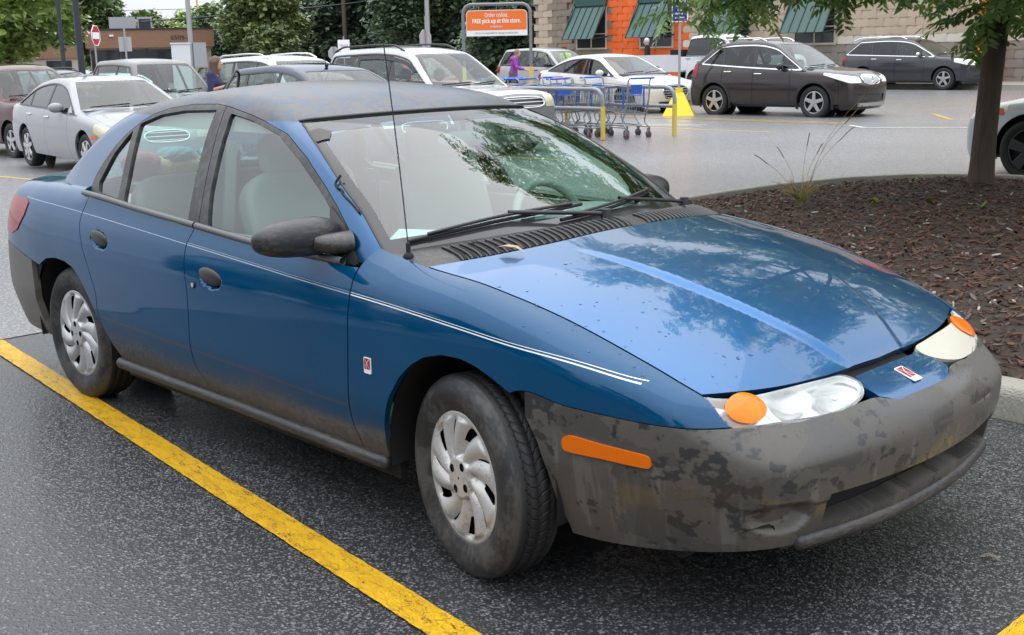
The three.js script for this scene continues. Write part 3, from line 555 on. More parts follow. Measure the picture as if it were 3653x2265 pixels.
// ---- handles, lock, mirror, emblems
both({ P: [], N: [], U: [], I: [] }, (g, s) => {
  for (const [cx, cy, a] of [[-2.203, 0.760, -0.13], [-1.320, 0.711, -0.10]]) {
    const h = new THREE.SphereGeometry(1, 24, 12); h.scale(0.078, 0.030, 0.012); h.rotateZ(a); h.translate(cx, cy, s * (B.Zs(cy) - B.tp(cx) - 0.003));
    part(car, 'door_handle', h, M.trim);
  }
  const lk = new THREE.CylinderGeometry(0.013, 0.013, 0.012, 16).rotateX(Math.PI / 2); const lc = new THREE.CylinderGeometry(0.0085, 0.0085, 0.016, 14).rotateX(Math.PI / 2);
  const zl = s * (B.Zs(0.669) - 0.001);
  const lkm = part(car, 'door_lock', lk.translate(-1.431, 0.669, zl), M.trim); part(lkm, 'key_cylinder', lc.translate(-1.431, 0.669, zl), M.chrome);
  // mirror: a rounded shell on a short neck from the sail panel
  const ms = new THREE.SphereGeometry(1, 36, 24); const ps = ms.attributes.position;
  for (let i = 0; i < ps.count; i++) { let x = ps.getX(i), y = ps.getY(i), z = ps.getZ(i); const k = Math.sign(y) * Math.pow(Math.abs(y), 0.8), zz = Math.sign(z) * Math.pow(Math.abs(z), 0.75); ps.setXYZ(i, x * 0.062 * (x < 0 ? 0.55 : 1.0), k * 0.060 * (1 - 0.14 * zz), zz * (s > 0 ? 0.150 : 0.10)); }
  ms.computeVertexNormals();
  const mir = new THREE.Group(); mir.name = 'side_mirror'; car.add(mir);
  if (s < 0) { ms.scale(1, 1, -1); const ix = ms.index.array; for (let t = 0; t < ix.length; t += 3) { const q = ix[t + 1]; ix[t + 1] = ix[t + 2]; ix[t + 2] = q; } ms.computeVertexNormals(); }
  part(mir, 'mirror_housing', ms.rotateY(s * -0.12).translate(-0.690, 0.918 - (s < 0 ? 0.012 : 0), s * (s > 0 ? 0.882 : 0.845)), M.mirrorCase);
  const nk = limbG([[-0.600, 0.895, s * 0.735], [-0.625, 0.895, s * 0.785], [-0.660, 0.905, s * 0.835]], 0.062, 0.048); part(mir, 'mirror_neck', nk, M.mirrorCase);
  part(mir, 'mirror_glass', new THREE.CircleGeometry(1, 24).scale(0.10, 0.05, 1).rotateY(-Math.PI / 2).translate(-0.7265, 0.918, s * (s > 0 ? 0.89 : 0.85)), M.chrome);
  // emblem on the fender
  const em = new THREE.Group(); em.name = 'emblem'; car.add(em);
  emblem(em, 0.034, 0.050, s > 0 ? new THREE.Matrix4().makeTranslation(-0.390, 0.556, 0.8515) : new THREE.Matrix4().makeRotationY(Math.PI).setPosition(-0.390, 0.556, -0.8515));
});
function limbG(pts, r0, r1) { const n = 12, c = new THREE.CatmullRomCurve3(pts.map((p) => V(...p))), g = new THREE.TubeGeometry(c, n, 1, 14), p = g.attributes.position; for (let i = 0; i <= n; i++) { const r = lerp(r0, r1, i / n), o = c.getPointAt(i / n); for (let j = 0; j <= 14; j++) { const k = i * 15 + j; p.setXYZ(k, o.x + (p.getX(k) - o.x) * r, o.y + (p.getY(k) - o.y) * r * 0.62, o.z + (p.getZ(k) - o.z) * r); } } g.computeVertexNormals(); return g; }
function emblem(parent, w, h, m4) {
  const r = (ww, hh, rad) => { const s = new THREE.Shape(), a = ww / 2, b = hh / 2; s.moveTo(-a + rad, -b); s.lineTo(a - rad, -b); s.quadraticCurveTo(a, -b, a, -b + rad); s.lineTo(a, b - rad); s.quadraticCurveTo(a, b, a - rad, b); s.lineTo(-a + rad, b); s.quadraticCurveTo(-a, b, -a, b - rad); s.lineTo(-a, -b + rad); s.quadraticCurveTo(-a, -b, -a + rad, -b); return s; };
  const plate = new THREE.ExtrudeGeometry(r(w, h, w * 0.12), { depth: 0.003, bevelEnabled: false });
  const red = new THREE.ExtrudeGeometry(r(w * 0.84, h * 0.68, w * 0.05), { depth: 0.0036, bevelEnabled: false }).translate(0, h * 0.11, 0);
  const arc = (x0, y0, x1, y1, bend, t) => { const pts = []; for (let i = 0; i <= 10; i++) { const k = i / 10, b = bend * 4 * k * (1 - k); pts.push([lerp(x0, x1, k) * w + b * w, lerp(y0, y1, k) * h, 0.0038]); } const g = tubeG(pts, t * w, 5); g.scale(1, 1, 0.25).translate(0, 0, 0.0038 * 0.75); return g; };
  const marks = merge([arc(0.40, 0.44, -0.10, -0.22, -0.22, 0.028), arc(-0.28, 0.44, 0.40, -0.20, -0.10, 0.022)]);
  for (const [n, g, mt] of [['plate', plate, M.stripe], ['red_field', red, M.emblemRed], ['curved_mark', marks, M.stripe]]) part(parent, n, g.applyMatrix4(m4), mt);
}
{
  const em = new THREE.Group(); em.name = 'emblem'; car.add(em);
  const p = V(0.903, 0, 0.0); let y = 0.5; for (let k = 0; k < 400 && B.low(p.x, y, p.z) < 0; k++) y += 0.0005; const n = gradN(B.low, p.x, y, p.z);
  const zx = n, up = V(-1, 0, 0).addScaledVector(n, n.x).normalize(), rt = V().crossVectors(up, zx);
  emblem(em, 0.042, 0.068, new THREE.Matrix4().makeBasis(rt, up, zx).setPosition(p.x, y + 0.001, p.z));
}
// ---- roof, pillars, glass
{
  const rg = patch(B.top, rayRoll(0.80, 0), -2.98, -0.36, 230, 0.02, Math.PI - 0.02, 190);
  let m = clip(rg, (p) => { const az = Math.abs(p.z); const w = Math.min(wsHalf(p.x) - az, B.xb(p.z) - 0 - p.x + 0.3, p.x - B.xt(p.z)); return -w; });
  m = clip(m, (p) => -fDlo(p.x, p.y)); m = clip(m, (p) => p.y - 0.845); m = clip(m, (p) => -Math.min(-2.50 - 0.25 * p.z * p.z - p.x, 0.57 - Math.abs(p.z) - 0.10 * (p.x + 2.5)));
  m = clip(m, (p) => (p.x < -2.42 ? B.low(p.x, p.y, p.z) + 0.004 : 1));
  // split at the door rails: skin on top and painted pillars
  const roof = clip(m, (p) => Math.min(p.y - 1.245, p.x + 2.62)), pil = clip(m, (p) => -Math.min(p.y - 1.245, p.x + 2.62));
  part(car, 'roof', geo(rim(roof, 0.012), uvRoof), M.roof);
  const pr = rim(clip(pil, (p) => p.z), 0.02), pl = rim(clip(pil, (p) => -p.z), 0.02);
  for (const q of [pr, pl]) { part(car, 'windscreen_pillar', geo(clip(q, (p) => p.x + 1.6), uvRoof), M.pillar); part(car, 'rear_pillar', geo(clip(q, (p) => -1.6 - p.x), uvRoof), M.pillar); }
  const lining = clip(patch(B.top, rayRoll(0.80, 0), -2.55, -1.02, 50, 0.5, Math.PI - 0.5, 40, -0.03), (p) => p.y - 1.20);
  part(car, 'roof_lining', geo(lining), M.interior);
  // windscreen: black printed edge, tinted band, clear glass
  const wg = patch(B.top, rayTop, -1.20, -0.17, 110, -0.745, 0.745, 140, -0.003);
  const wsF = (p) => Math.min(wsHalf(p.x) - 0.002 - Math.abs(p.z), B.xb(p.z) + 0.02 - p.x, p.x - B.xt(p.z) - 0.004);
  const inner = (p) => Math.min((wsHalf(p.x) - 0.034 - Math.abs(p.z)) * 1.0, B.xb(p.z) - 0.050 - p.x, p.x - B.xt(p.z) - 0.012);
  const ws = clip(wg, wsF);
  part(car, 'windscreen_border', geo(clip(ws, (p) => -inner(p))), M.frit);
  const clear = clip(ws, inner);
  part(car, 'windscreen', geo(clip(clear, (p) => p.x - B.xt(p.z) - 0.125)), M.glass);
  part(car, 'windscreen_shade_band', geo(clip(clear, (p) => B.xt(p.z) + 0.125 - p.x)), M.shade);
  const sealPts = []; for (let i = 0; i <= 30; i++) { const z = lerp(-0.55, 0.55, i / 30), q = solveTop(B.xt(z) + 0.001, z); sealPts.push([B.xt(z) + 0.001, q + 0.001, z]); }
  part(car, 'windscreen_seal', tubeG(sealPts, 0.0055, 6), M.trim);
  both({ P: [], N: [], U: [], I: [] }, (g, s) => { const pts = []; for (let i = 0; i <= 24; i++) { const x = lerp(-1.10, -0.42, i / 24), z = wsHalf(x), q = solveTop(x, z); pts.push([x, q + 0.001, s * z]); } part(car, 'windscreen_seal', tubeG(pts, 0.004, 6), M.trim); });
  const bgl = clip(patch(B.top, rayTop, -3.1, -2.40, 40, -0.60, 0.60, 50, -0.004), (p) => Math.min(-2.505 - 0.25 * p.z * p.z - p.x, 0.565 - Math.abs(p.z) - 0.10 * (p.x + 2.5), p.y - 0.955));
  part(car, 'rear_window', geo(bgl), M.glass);
  // side glass and its black frames
  const sg = patch(B.top, raySide, -2.52, -0.46, 206, 0.80, 1.31, 62, 0.0);
  let fr = clip(sg, (p) => fDlo(p.x, p.y) - 0.002); fr = clip(fr, (p) => p.y - belt(p.x) - 0.004);
  for (const f of [fQuarter, fRearGlass, fFrontGlass]) fr = clip(fr, (p) => -f(p.x, p.y));
  const front = clip(fr, (p) => p.x - (-1.475 - (p.y - 0.874) * 0.30) - 0.002), rear = clip(fr, (p) => (-1.475 - (p.y - 0.874) * 0.30) - 0.002 - p.x);
  both(rim(front, 0.02), (g) => part(car, 'door_window_frame', geo(g), M.trimDusty)); both(rim(rear, 0.02), (g) => part(car, 'door_window_frame', geo(g), M.trimDusty));
  const gg = patch(B.top, raySide, -2.50, -0.60, 160, 0.84, 1.29, 50, -0.009);
  for (const [f, n] of [[fQuarter, 'quarter_window'], [fRearGlass, 'rear_door_window'], [fFrontGlass, 'front_door_window']]) both(clip(gg, (p) => f(p.x, p.y) + 0.012), (g) => part(car, n, geo(g), M.glass));
  const tri = rim(clip(patch(B.top, raySide, -0.76, -0.50, 26, 0.82, 1.02, 22, 0.006), (p) => fTri(p.x, p.y)), 0.02);
  both(tri, (g) => part(car, 'mirror_sail', geo(g), M.trim));
  // belt moulding below the glass, with a bright worn face
  both({ P: [], N: [], U: [], I: [] }, (g, s) => {
    for (const [a, b] of [[-2.44, -1.487], [-1.477, -0.56]]) {
      const pts = []; for (let i = 0; i <= 16; i++) { const x = lerp(a, b, i / 16), y = belt(x) + 0.011; pts.push([x, y, s * (B.Zs(y) - B.tp(x) - 0.002)]); }
      part(car, 'belt_moulding', tubeG(pts, 0.0125, 8), M.beltTrim);
    }
  });
}
function solveTop(x, z) { let a = 0.7, b = 1.6; for (let k = 0; k < 30; k++) { const m = (a + b) / 2; if (B.top(x, m, z) > 0) b = m; else a = m; } return a; }

// rain beads on the bonnet and fenders, a loose cord on the pillar, old tape in the corner of the windscreen
{
  seed_ = 31; const list = [], bead = new THREE.SphereGeometry(1, 8, 4, 0, Math.PI * 2, 0, Math.PI / 2);
  for (let k = 0; k < 95; k++) {
    const x = rr(0.0, 0.78), z = k % 3 ? rr(0.45, 0.80) : rr(-0.6, 0.6); let a = 0.4, b = 1.1; for (let q = 0; q < 24; q++) { const m = (a + b) / 2; if (B.low(x, m, z) > 0) b = m; else a = m; }
    if (B.low(x, 0.4, z) > 0) continue; const n = gradN(B.low, x, a, z), r = rr(0.0014, 0.0042) * (rnd() < 0.12 ? 1.6 : 1);
    list.push(bead.clone().scale(r * rr(0.8, 1.5), r * 0.42, r).rotateY(rr(0, 3)).applyQuaternion(new THREE.Quaternion().setFromUnitVectors(V(0, 1, 0), n)).translate(x, a, z));
  }
  const o = part(car, 'rain_beads', merge(list), mat(0.9, 0.95, 1, 0, { transmission: 1, thickness: 0.004, ior: 1.33 })); o.userData.kind = 'stuff';
  part(car, 'loose_cord', tubeG([[-0.745, 1.090, 0.660], [-0.752, 1.066, 0.677], [-0.736, 1.052, 0.683], [-0.715, 1.046, 0.680], [-0.702, 1.036, 0.688], [-0.65, 1.012, 0.694], [-0.60, 0.985, 0.700]], 0.0042, 6), M.black);
  const tq = polyField([[-1.038, 0.578], [-1.030, 0.536], [-0.985, 0.515], [-0.945, 0.555], [-0.962, 0.594], [-1.0, 0.592]]);
  part(car, 'old_tape', geo(clip(patch(B.top, rayTop, -1.05, -0.93, 24, 0.50, 0.61, 22, 0.0015), (p) => tq(p.x, p.z))), mat(0.085, 0.078, 0.070, 0.7));
}
// ---- cowl grille, wipers, aerial
{
  // cowl: a black plastic apron between bonnet and windscreen
  const cg = [], cn = 60, P = [], N = [], U = [], I = [];
  for (let i = 0; i <= cn; i++) {
    const z = lerp(-0.735, 0.735, i / cn), x0 = hoodRear(Math.abs(z)) - 0.004, x1 = B.xb(z) - 0.012;
    for (let j = 0; j <= 6; j++) {
      const t = j / 6, x = lerp(x0, x1, t), y = lerp(B.T(x0, z) - 0.012, B.yb(z) - 0.004, t) + 0.012 * Math.sin(t * Math.PI);
      P.push(V(x, y, z)); N.push(V(0.15, 1, 0).normalize()); U.push([z * 4, t]);
    }
  }
  for (let i = 0; i < cn; i++) for (let j = 0; j < 6; j++) { const k = i * 7 + j; I.push(k, k + 7, k + 8, k, k + 8, k + 1); }
  const g = geo({ P, N, U, I }); g.computeVertexNormals();
  const cowl = part(car, 'cowl', g, M.trimDusty);
  const at = (z, t) => { const x0 = hoodRear(Math.abs(z)) - 0.004, x1 = B.xb(z) - 0.012, x = lerp(x0, x1, t); return [x, lerp(B.T(x0, z) - 0.012, B.yb(z) - 0.004, t) + 0.012 * Math.sin(t * Math.PI), z]; };
  // louvres: raised ribs with dark slots between
  const rib = (z, w) => tubeG([at(z + 0.012, 0.06), at(z + 0.004, 0.22), at(z, 0.45), at(z - 0.004, 0.66)].map((p, i) => [p[0], p[1] + 0.004, p[2]]), w, 5, false, 0.5, 8);
  const slot = (z) => tubeG([at(z + 0.0, 0.10), at(z - 0.008, 0.26), at(z - 0.012, 0.45), at(z - 0.014, 0.58)].map((p) => [p[0], p[1] - 0.0005, p[2]]), 0.0062, 5, false, 0.5, 8);
  const zs = []; for (let z = 0.62; z > 0.02; z -= 0.0235) zs.push(z); for (let z = -0.07; z > -0.62; z -= 0.0235) zs.push(z);
  for (const z of zs) { part(cowl, 'louvre_rib', rib(z, 0.0048), M.trimDusty); part(cowl, 'louvre_slot', slot(z), M.black); }
  const bolt = new THREE.SphereGeometry(0.011, 12, 8);
  for (const z of [0.545, 0.11, -0.40]) { const a = at(z, 0.55); part(cowl, 'clip', bolt.clone().translate(a[0], a[1] + 0.002, z), M.black); }
  // wipers, parked: pivot, arm, blade
  for (const [zp, z0, z1] of [[0.05, 0.66, 0.05], [-0.52, 0.20, -0.42]]) {
    const w = new THREE.Group(); w.name = 'windscreen_wiper'; car.add(w);
    const on = (z, up) => { const x = B.xb(z) - up; return [x, solveTop(x, z) + 0.007, z]; };
    const bl = []; for (let i = 0; i <= 12; i++) { const t = i / 12; bl.push(on(lerp(z0, z1, t), lerp(0.018, 0.085, t))); }
    part(w, 'blade', tubeG(bl, 0.006, 6), M.black);
    const fr = bl.map((p, i) => [p[0] + 0.002, p[1] + 0.009 + 0.006 * Math.sin(i / 12 * Math.PI), p[2]]);
    part(w, 'blade_frame', tubeG(fr.slice(1, 12), 0.0055, 6), M.trim);
    const zm = lerp(z0, z1, 0.5), mid = fr[6], pv = at(zp, 0.75);
    part(w, 'arm', tubeG([[pv[0], pv[1] + 0.018, pv[2]], [lerp(pv[0], mid[0], 0.3), lerp(pv[1], mid[1], 0.3) + 0.016, lerp(zp, zm, 0.3)], [mid[0] - 0.004, mid[1] + 0.006, mid[2]]], 0.0072, 6), M.trim);
    part(w, 'pivot', new THREE.CylinderGeometry(0.016, 0.02, 0.035, 12).translate(pv[0], pv[1] + 0.016, pv[2]), M.trim);
  }
  // aerial on the right front corner
  const ae = new THREE.Group(); ae.name = 'aerial'; car.add(ae);
  part(ae, 'aerial_base', merge([new THREE.SphereGeometry(0.017, 14, 10).translate(-0.345, 0.872, 0.715), rodG([-0.345, 0.872, 0.715], [-0.347, 0.915, 0.713], 0.007, 8)]), M.black);
  const ap = []; for (let i = 0; i <= 10; i++) { const t = i / 10; ap.push([-0.347 - 0.135 * t - 0.02 * t * t, 0.90 + 0.60 * t, 0.713 - 0.06 * t]); }
  part(ae, 'mast', tubeG(ap, 0.0020, 5), M.black);
}
// ---- cabin
{
  const P = (n, g, m = M.interior) => part(car, n, g, m);
  const soft = (w, h, d, r) => { const s = new THREE.Shape(), a = w / 2 - r, b = h / 2 - r; s.absarc(a, b, r, 0, Math.PI / 2); s.absarc(-a, b, r, Math.PI / 2, Math.PI); s.absarc(-a, -b, r, Math.PI, 1.5 * Math.PI); s.absarc(a, -b, r, 1.5 * Math.PI, 2 * Math.PI); return new THREE.ExtrudeGeometry(s, { depth: d - 0.06, bevelEnabled: true, bevelSize: 0.03, bevelThickness: 0.03, bevelSegments: 4, curveSegments: 8 }).translate(0, 0, -(d - 0.06) / 2); };
  for (const s of [1, -1]) {
    const seat = new THREE.Group(); seat.name = 'front_seat'; car.add(seat);
    part(seat, 'seat_cushion', soft(0.46, 0.10, 0.46, 0.04).rotateY(Math.PI / 2).translate(-1.05, 0.40, s * 0.36), M.interior);
    part(seat, 'seat_back', soft(0.42, 0.56, 0.10, 0.10).rotateY(Math.PI / 2).rotateZ(0.32).translate(-1.40, 0.74, s * 0.36), M.interior);
    part(seat, 'head_restraint', soft(0.19, 0.13, 0.05, 0.05).rotateY(Math.PI / 2).rotateZ(0.30).translate(-1.51, 1.09, s * 0.36), M.interior);
    P('door_trim', bx(1.75, 0.50, 0.02, -1.45, 0.60, s * 0.715), M.interior);
    P('seat_belt', new THREE.BoxGeometry(0.012, 0.62, 0.045).rotateX(s * -0.12).translate(-1.52, 0.86, s * 0.63), M.interior);
  }
  const rear = new THREE.Group(); rear.name = 'rear_seat'; car.add(rear);
  part(rear, 'seat_back', soft(1.10, 0.50, 0.10, 0.08).rotateY(Math.PI / 2).rotateZ(0.35).translate(-2.32, 0.70, 0), M.interior);
  part(rear, 'seat_cushion', bx(0.45, 0.16, 1.14, -2.02, 0.42, 0), M.interior);
  P('rear_shelf', bx(0.50, 0.02, 1.06, -2.68, 0.925, 0), M.interior);
  P('floor', bx(2.1, 0.02, 1.36, -1.45, 0.26, 0), M.interiorDark);
  // instrument panel: a rounded slab following the windscreen foot
  const dp = [], N = [], U = [], I = [], sec = [[0.03, -0.075], [-0.10, -0.03], [-0.22, -0.02], [-0.33, -0.035], [-0.40, -0.09], [-0.42, -0.20], [-0.38, -0.36]];
  for (let i = 0; i <= 30; i++) { const z = lerp(-0.70, 0.70, i / 30); for (const [dx, dy] of sec) { dp.push(V(B.xb(z) + dx, B.yb(z) + dy - 0.02, z)); N.push(V(0, 1, 0)); U.push([z, dx]); } }
  const nS = sec.length; for (let i = 0; i < 30; i++) for (let j = 0; j < nS - 1; j++) { const k = i * nS + j; I.push(k, k + nS, k + nS + 1, k, k + nS + 1, k + 1); }
  const dg = geo({ P: dp, N, U, I }); dg.computeVertexNormals(); P('dashboard', dg, M.dash);
  const bin = new THREE.SphereGeometry(1, 24, 10, 0, Math.PI * 2, 0, Math.PI / 2).scale(0.12, 0.055, 0.20).translate(-0.60, 0.855, -0.36); P('instrument_hood', bin, M.dash);
  const st = new THREE.Group(); st.name = 'steering_wheel'; car.add(st);
  const sw = (g) => g.rotateY(Math.PI / 2).rotateZ(0.42).translate(-0.78, 0.80, -0.36);
  part(st, 'steering_rim', sw(new THREE.TorusGeometry(0.185, 0.017, 10, 40)), M.interior);
  part(st, 'steering_hub', sw(merge([new THREE.CylinderGeometry(0.07, 0.08, 0.04, 20).rotateX(Math.PI / 2), bx(0.34, 0.035, 0.02), bx(0.03, 0.17, 0.02, 0, -0.09, 0)])), M.interior);
  const rm = new THREE.SphereGeometry(1, 20, 12).scale(0.018, 0.034, 0.115).rotateZ(0.25).translate(-0.90, 1.155, 0.0);
  P('rear_view_mirror', merge([rm, rodG([-0.90, 1.17, 0], [-0.92, 1.225, 0], 0.008)]), M.interiorDark);
  // soft toys and cloth heaped behind the back seat
  const cols = [[0.45, 0.30, 0.10], [0.35, 0.12, 0.14], [0.10, 0.28, 0.33], [0.50, 0.42, 0.22], [0.40, 0.20, 0.22], [0.15, 0.22, 0.30]];
  for (let i = 0; i < 12; i++) {
    const gsp = new THREE.IcosahedronGeometry(1, 3), p = gsp.attributes.position; const k = rr(0, 50);
    for (let q = 0; q < p.count; q++) { const f = 0.75 + 0.5 * fbm(p.getX(q) * 1.6 + k, p.getY(q) * 1.6 + p.getZ(q) * 1.3 + k, 3); p.setXYZ(q, p.getX(q) * f, p.getY(q) * f, p.getZ(q) * f); }
    gsp.computeVertexNormals(); gsp.scale(rr(0.05, 0.10), rr(0.035, 0.065), rr(0.05, 0.09)); gsp.translate(rr(-2.72, -2.48), 0.985 + (i % 3) * 0.022, rr(-0.02, 0.42));
    P('cloth_bundle', gsp, mat(...cols[i % 6], 0.9));
  }
  // papers and a white bag on the dashboard and passenger seat
  P('paper_sheet', new THREE.PlaneGeometry(0.15, 0.10).rotateX(-Math.PI / 2 + 0.25).rotateY(0.5).translate(-0.50, 0.905, 0.56), M.paper);
}
// ---- wheels
const treadBump = tex(1024, 256, (s, t) => {
  // t runs across the tyre, s round it
  const c = Math.abs(t - 0.5) * 2; let h = 0.55;
  if (c < 0.50) { const a = s * 62 + (t - 0.5) * 6, k = a - Math.floor(a), b = s * 62 - (t - 0.5) * 6 + 0.5, q = b - Math.floor(b); h = (t < 0.5 ? k : q) < 0.13 ? 0.1 : 0.9; }
  else h = 0.55 + 0.10 * Math.sin(c * 90) * (c > 0.86 || c < 0.62 ? 1 : 0) + 0.14 * (fbm(s * 300, t * 40, 2) - 0.5);
  return [h, h, h];
}, false);
const tyreMap = tex(1024, 256, (s, t) => {
  const c = Math.abs(t - 0.5) * 2, g = fbm(s * 120, t * 60, 3), q = fbm(s * 14 + 3, t * 10, 4);
  const dusty = sstep(0.52, 0.62, c) * sstep(0.36, 0.66, q + (g - 0.5) * 0.35);
  return mix3([0.014, 0.014, 0.015], [0.062, 0.059, 0.055], dusty * 0.8 + 0.06 * g);
});
M.tyre = mat(1, 1, 1, 0.62, { map: tyreMap, bumpMap: treadBump, bumpScale: 0.004 });
const coverMap = tex(512, 512, (s, t) => { const g = fbm(s * 90, t * 90, 3), q = fbm(s * 12, t * 12, 4); return mix3([0.50, 0.495, 0.485], [0.24, 0.20, 0.155], sstep(0.52, 0.78, q * 0.5 + g * 0.5) * 0.6); });
M.coverDirty = mat(1, 1, 1, 0.38, { map: coverMap, metalness: 0.45 });
M.coverClean = mat(0.47, 0.475, 0.48, 0.34, { metalness: 0.5 });
function tyreGeo(R, rimR, w) {
  const h = w / 2, pts = [[rimR, -h * 0.72], [rimR + 0.012, -h * 0.86], [(rimR + R) / 2, -h], [R - 0.028, -h * 0.95], [R - 0.010, -h * 0.80], [R - 0.002, -h * 0.62]];
  const gr = [[-0.40], [-0.02], [0.36]].map((g) => g[0] * h);
  const out = pts.slice(); for (const g of gr) out.push([R, g - 0.006], [R - 0.008, g - 0.005], [R - 0.008, g + 0.005], [R, g + 0.006]);
  for (const p of pts.slice().reverse()) out.push([p[0], -p[1]]);
  return new THREE.LatheGeometry(out.map((p) => new THREE.Vector2(p[0], p[1])), 72).rotateX(Math.PI / 2);
}
function coverGeo(R) {
  const nr = 46, nt = 360, P = [], N = [], U = [], I = [];
  const hump = (x, w) => Math.max(0, 1 - (x / w) ** 2);
  const prof = (r, th) => {
    const k = (r - 0.32) * 0.75; let a = (th + k) / (Math.PI * 2) * 5; a = (a - Math.floor(a)) * 72 - 36;   // -36..36 degrees within one pair
    return Math.max(hump(a - 15.5, 17.5 * (1.1 - 0.18 * r)), hump(a + 15.5, 17.5 * (1.1 - 0.18 * r)));
  };
  for (let i = 0; i <= nr; i++) for (let j = 0; j <= nt; j++) {
    const r = 0.02 + 0.98 * i / nr, th = j / nt * Math.PI * 2; let h;
    const hub = 0.020 - 0.010 * r * r, sk = 0.002 + 0.018 * prof(r, th), lip = 0.011;
    const wz = sstep(0.30, 0.345, r) * (1 - sstep(0.86, 0.92, r));
    h = lerp(r < 0.6 ? hub + (r < 0.315 ? 0.004 * sstep(0.315, 0.29, r) : 0) : lip, sk, wz);
    if (r > 0.92) h = lip * (1 - 0.5 * sstep(0.97, 1, r));
    P.push(V(Math.cos(th) * r * R, Math.sin(th) * r * R, h)); N.push(V(0, 0, 1)); U.push([0.5 + 0.5 * Math.cos(th) * r, 0.5 + 0.5 * Math.sin(th) * r]);
  }
  const w = nt + 1; for (let i = 0; i < nr; i++) for (let j = 0; j < nt; j++) { const k = i * w + j; I.push(k, k + w, k + w + 1, k, k + w + 1, k + 1); }
  let m = { P, N, U, I };
  m = clip(m, (p) => { const r = Math.hypot(p.x, p.y) / R, th = Math.atan2(p.y, p.x); const inside = Math.min(r - 0.58, 0.85 - r, 0.30 - prof(r, th)); return -inside; });
  for (let k = 0; k < 4; k++) { const a = Math.PI / 4 + k * Math.PI / 2; m = clip(m, (p) => Math.hypot(p.x - Math.cos(a) * R * 0.215, p.y - Math.sin(a) * R * 0.215) - 0.0125); }
  const g = geo(rim(m, 0.006)); const gg = g.toNonIndexed(); 
  const g2 = geo(m); g2.computeVertexNormals(); return g2;
}
const tyreG = tyreGeo(0.296, 0.186, 0.178), coverG = coverGeo(0.196);
const dishG = new THREE.CircleGeometry(0.19, 40), nutG = new THREE.CylinderGeometry(0.0105, 0.0105, 0.012, 6).rotateX(Math.PI / 2);
for (const [x, z, st, dirty, spin] of [[0, 0.818, 0.214, 1, 0.3], [-2.6, 0.775, 0, 0, 0.9], [0, -0.818, 0.214, 1, 0], [-2.6, -0.775, 0, 0, 0]]) {
  const w = new THREE.Group(); w.name = 'wheel'; car.add(w);
  w.position.set(x, 0.292, z); w.rotation.order = 'YZX'; w.rotation.y = z > 0 ? -st : Math.PI - st; w.rotation.x = 0;
  const s2 = part(w, 'tyre', tyreG, M.tyre); s2.position.z = -0.062; s2.rotation.z = spin;
  const c = part(w, 'wheel_cover', coverG, dirty ? M.coverDirty : M.coverClean); c.position.z = -0.002; c.rotation.z = spin;
  part(w, 'wheel_disc', dishG, M.black).position.z = -0.035;
  for (let k = 0; k < 4; k++) { const a = Math.PI / 4 + k * Math.PI / 2 + spin; const n = part(w, 'lug_nut', nutG, M.trim); n.position.set(Math.cos(a) * 0.196 * 0.215, Math.sin(a) * 0.196 * 0.215, 0.010); }
}
// ------------------------------------------------------------------ the other vehicles: x forward from the front bumper (x = 0) to the tail (x = -L)
const wheelCache = new Map();
function spokes(R, n, kind) {
  const list = [], add = (a, half) => {
    const s = new THREE.Shape(), w0 = kind === 'thin' ? 0.020 : 0.036, w1 = kind === 'thin' ? 0.014 : 0.026;
    s.moveTo(0.03, -w0); s.lineTo(R * 0.93, -w1); s.lineTo(R * 0.93, w1); s.lineTo(0.03, w0); s.closePath();
    list.push(new THREE.ExtrudeGeometry(s, { depth: 0.016, bevelEnabled: true, bevelSize: 0.006, bevelThickness: 0.006, bevelSegments: 2 }).rotateZ(a));
  };
  for (let k = 0; k < n; k++) { const a = k / n * Math.PI * 2 + 0.3; if (kind === 'pair') { add(a - 0.13); add(a + 0.13); } else add(a); }
  const ring = new THREE.TorusGeometry(R * 0.965, R * 0.045, 8, 36); const hub = new THREE.CylinderGeometry(R * 0.20, R * 0.24, 0.035, 20).rotateX(Math.PI / 2).translate(0, 0, 0.01);
  return merge([...list, ring, hub]);
}
function addWheel(g, x, z, R, rimR, n, kind, rimMat, w = 0.21, steer = 0) {
  const key = [R, rimR, n, kind].join();
  if (!wheelCache.has(key)) wheelCache.set(key, [tyreGeo(R, rimR, w), spokes(rimR, n, kind), new THREE.CircleGeometry(rimR, 28)]);
  const [a, b, c] = wheelCache.get(key), q = new THREE.Group(); q.name = 'wheel'; g.add(q);
  q.position.set(x, R - 0.004, z); q.rotation.y = (z > 0 ? 0 : Math.PI) - steer;
  part(q, 'tyre', a, M.tyrePlain).position.z = -w / 2 + 0.01; part(q, 'rim', b, rimMat).position.z = -0.018; part(q, 'brake_disc', c, M.black).position.z = -0.06;
}
M.tyrePlain = mat(0.016, 0.016, 0.017, 0.7, { bumpMap: treadBump, bumpScale: 0.004 });
M.alloy = mat(0.50, 0.50, 0.51, 0.3, { metalness: 0.7 });
M.alloyDark = mat(0.05, 0.05, 0.055, 0.35, { metalness: 0.6 });
M.tint = mat(0.16, 0.19, 0.20, 0.0, { transmission: 1, thickness: 0, ior: 1.52 });
M.glassBg = mat(0.62, 0.74, 0.72, 0.0, { transmission: 1, thickness: 0, ior: 1.52 });
M.lampClear = mat(0.80, 0.81, 0.80, 0.12, { ior: 1.5 });
M.lampYellow = mat(0.50, 0.48, 0.34, 0.2, { ior: 1.5 });
M.plate = mat(0.045, 0.045, 0.048, 0.5);
M.chromeBg = mat(0.72, 0.72, 0.73, 0.15, { metalness: 1 });
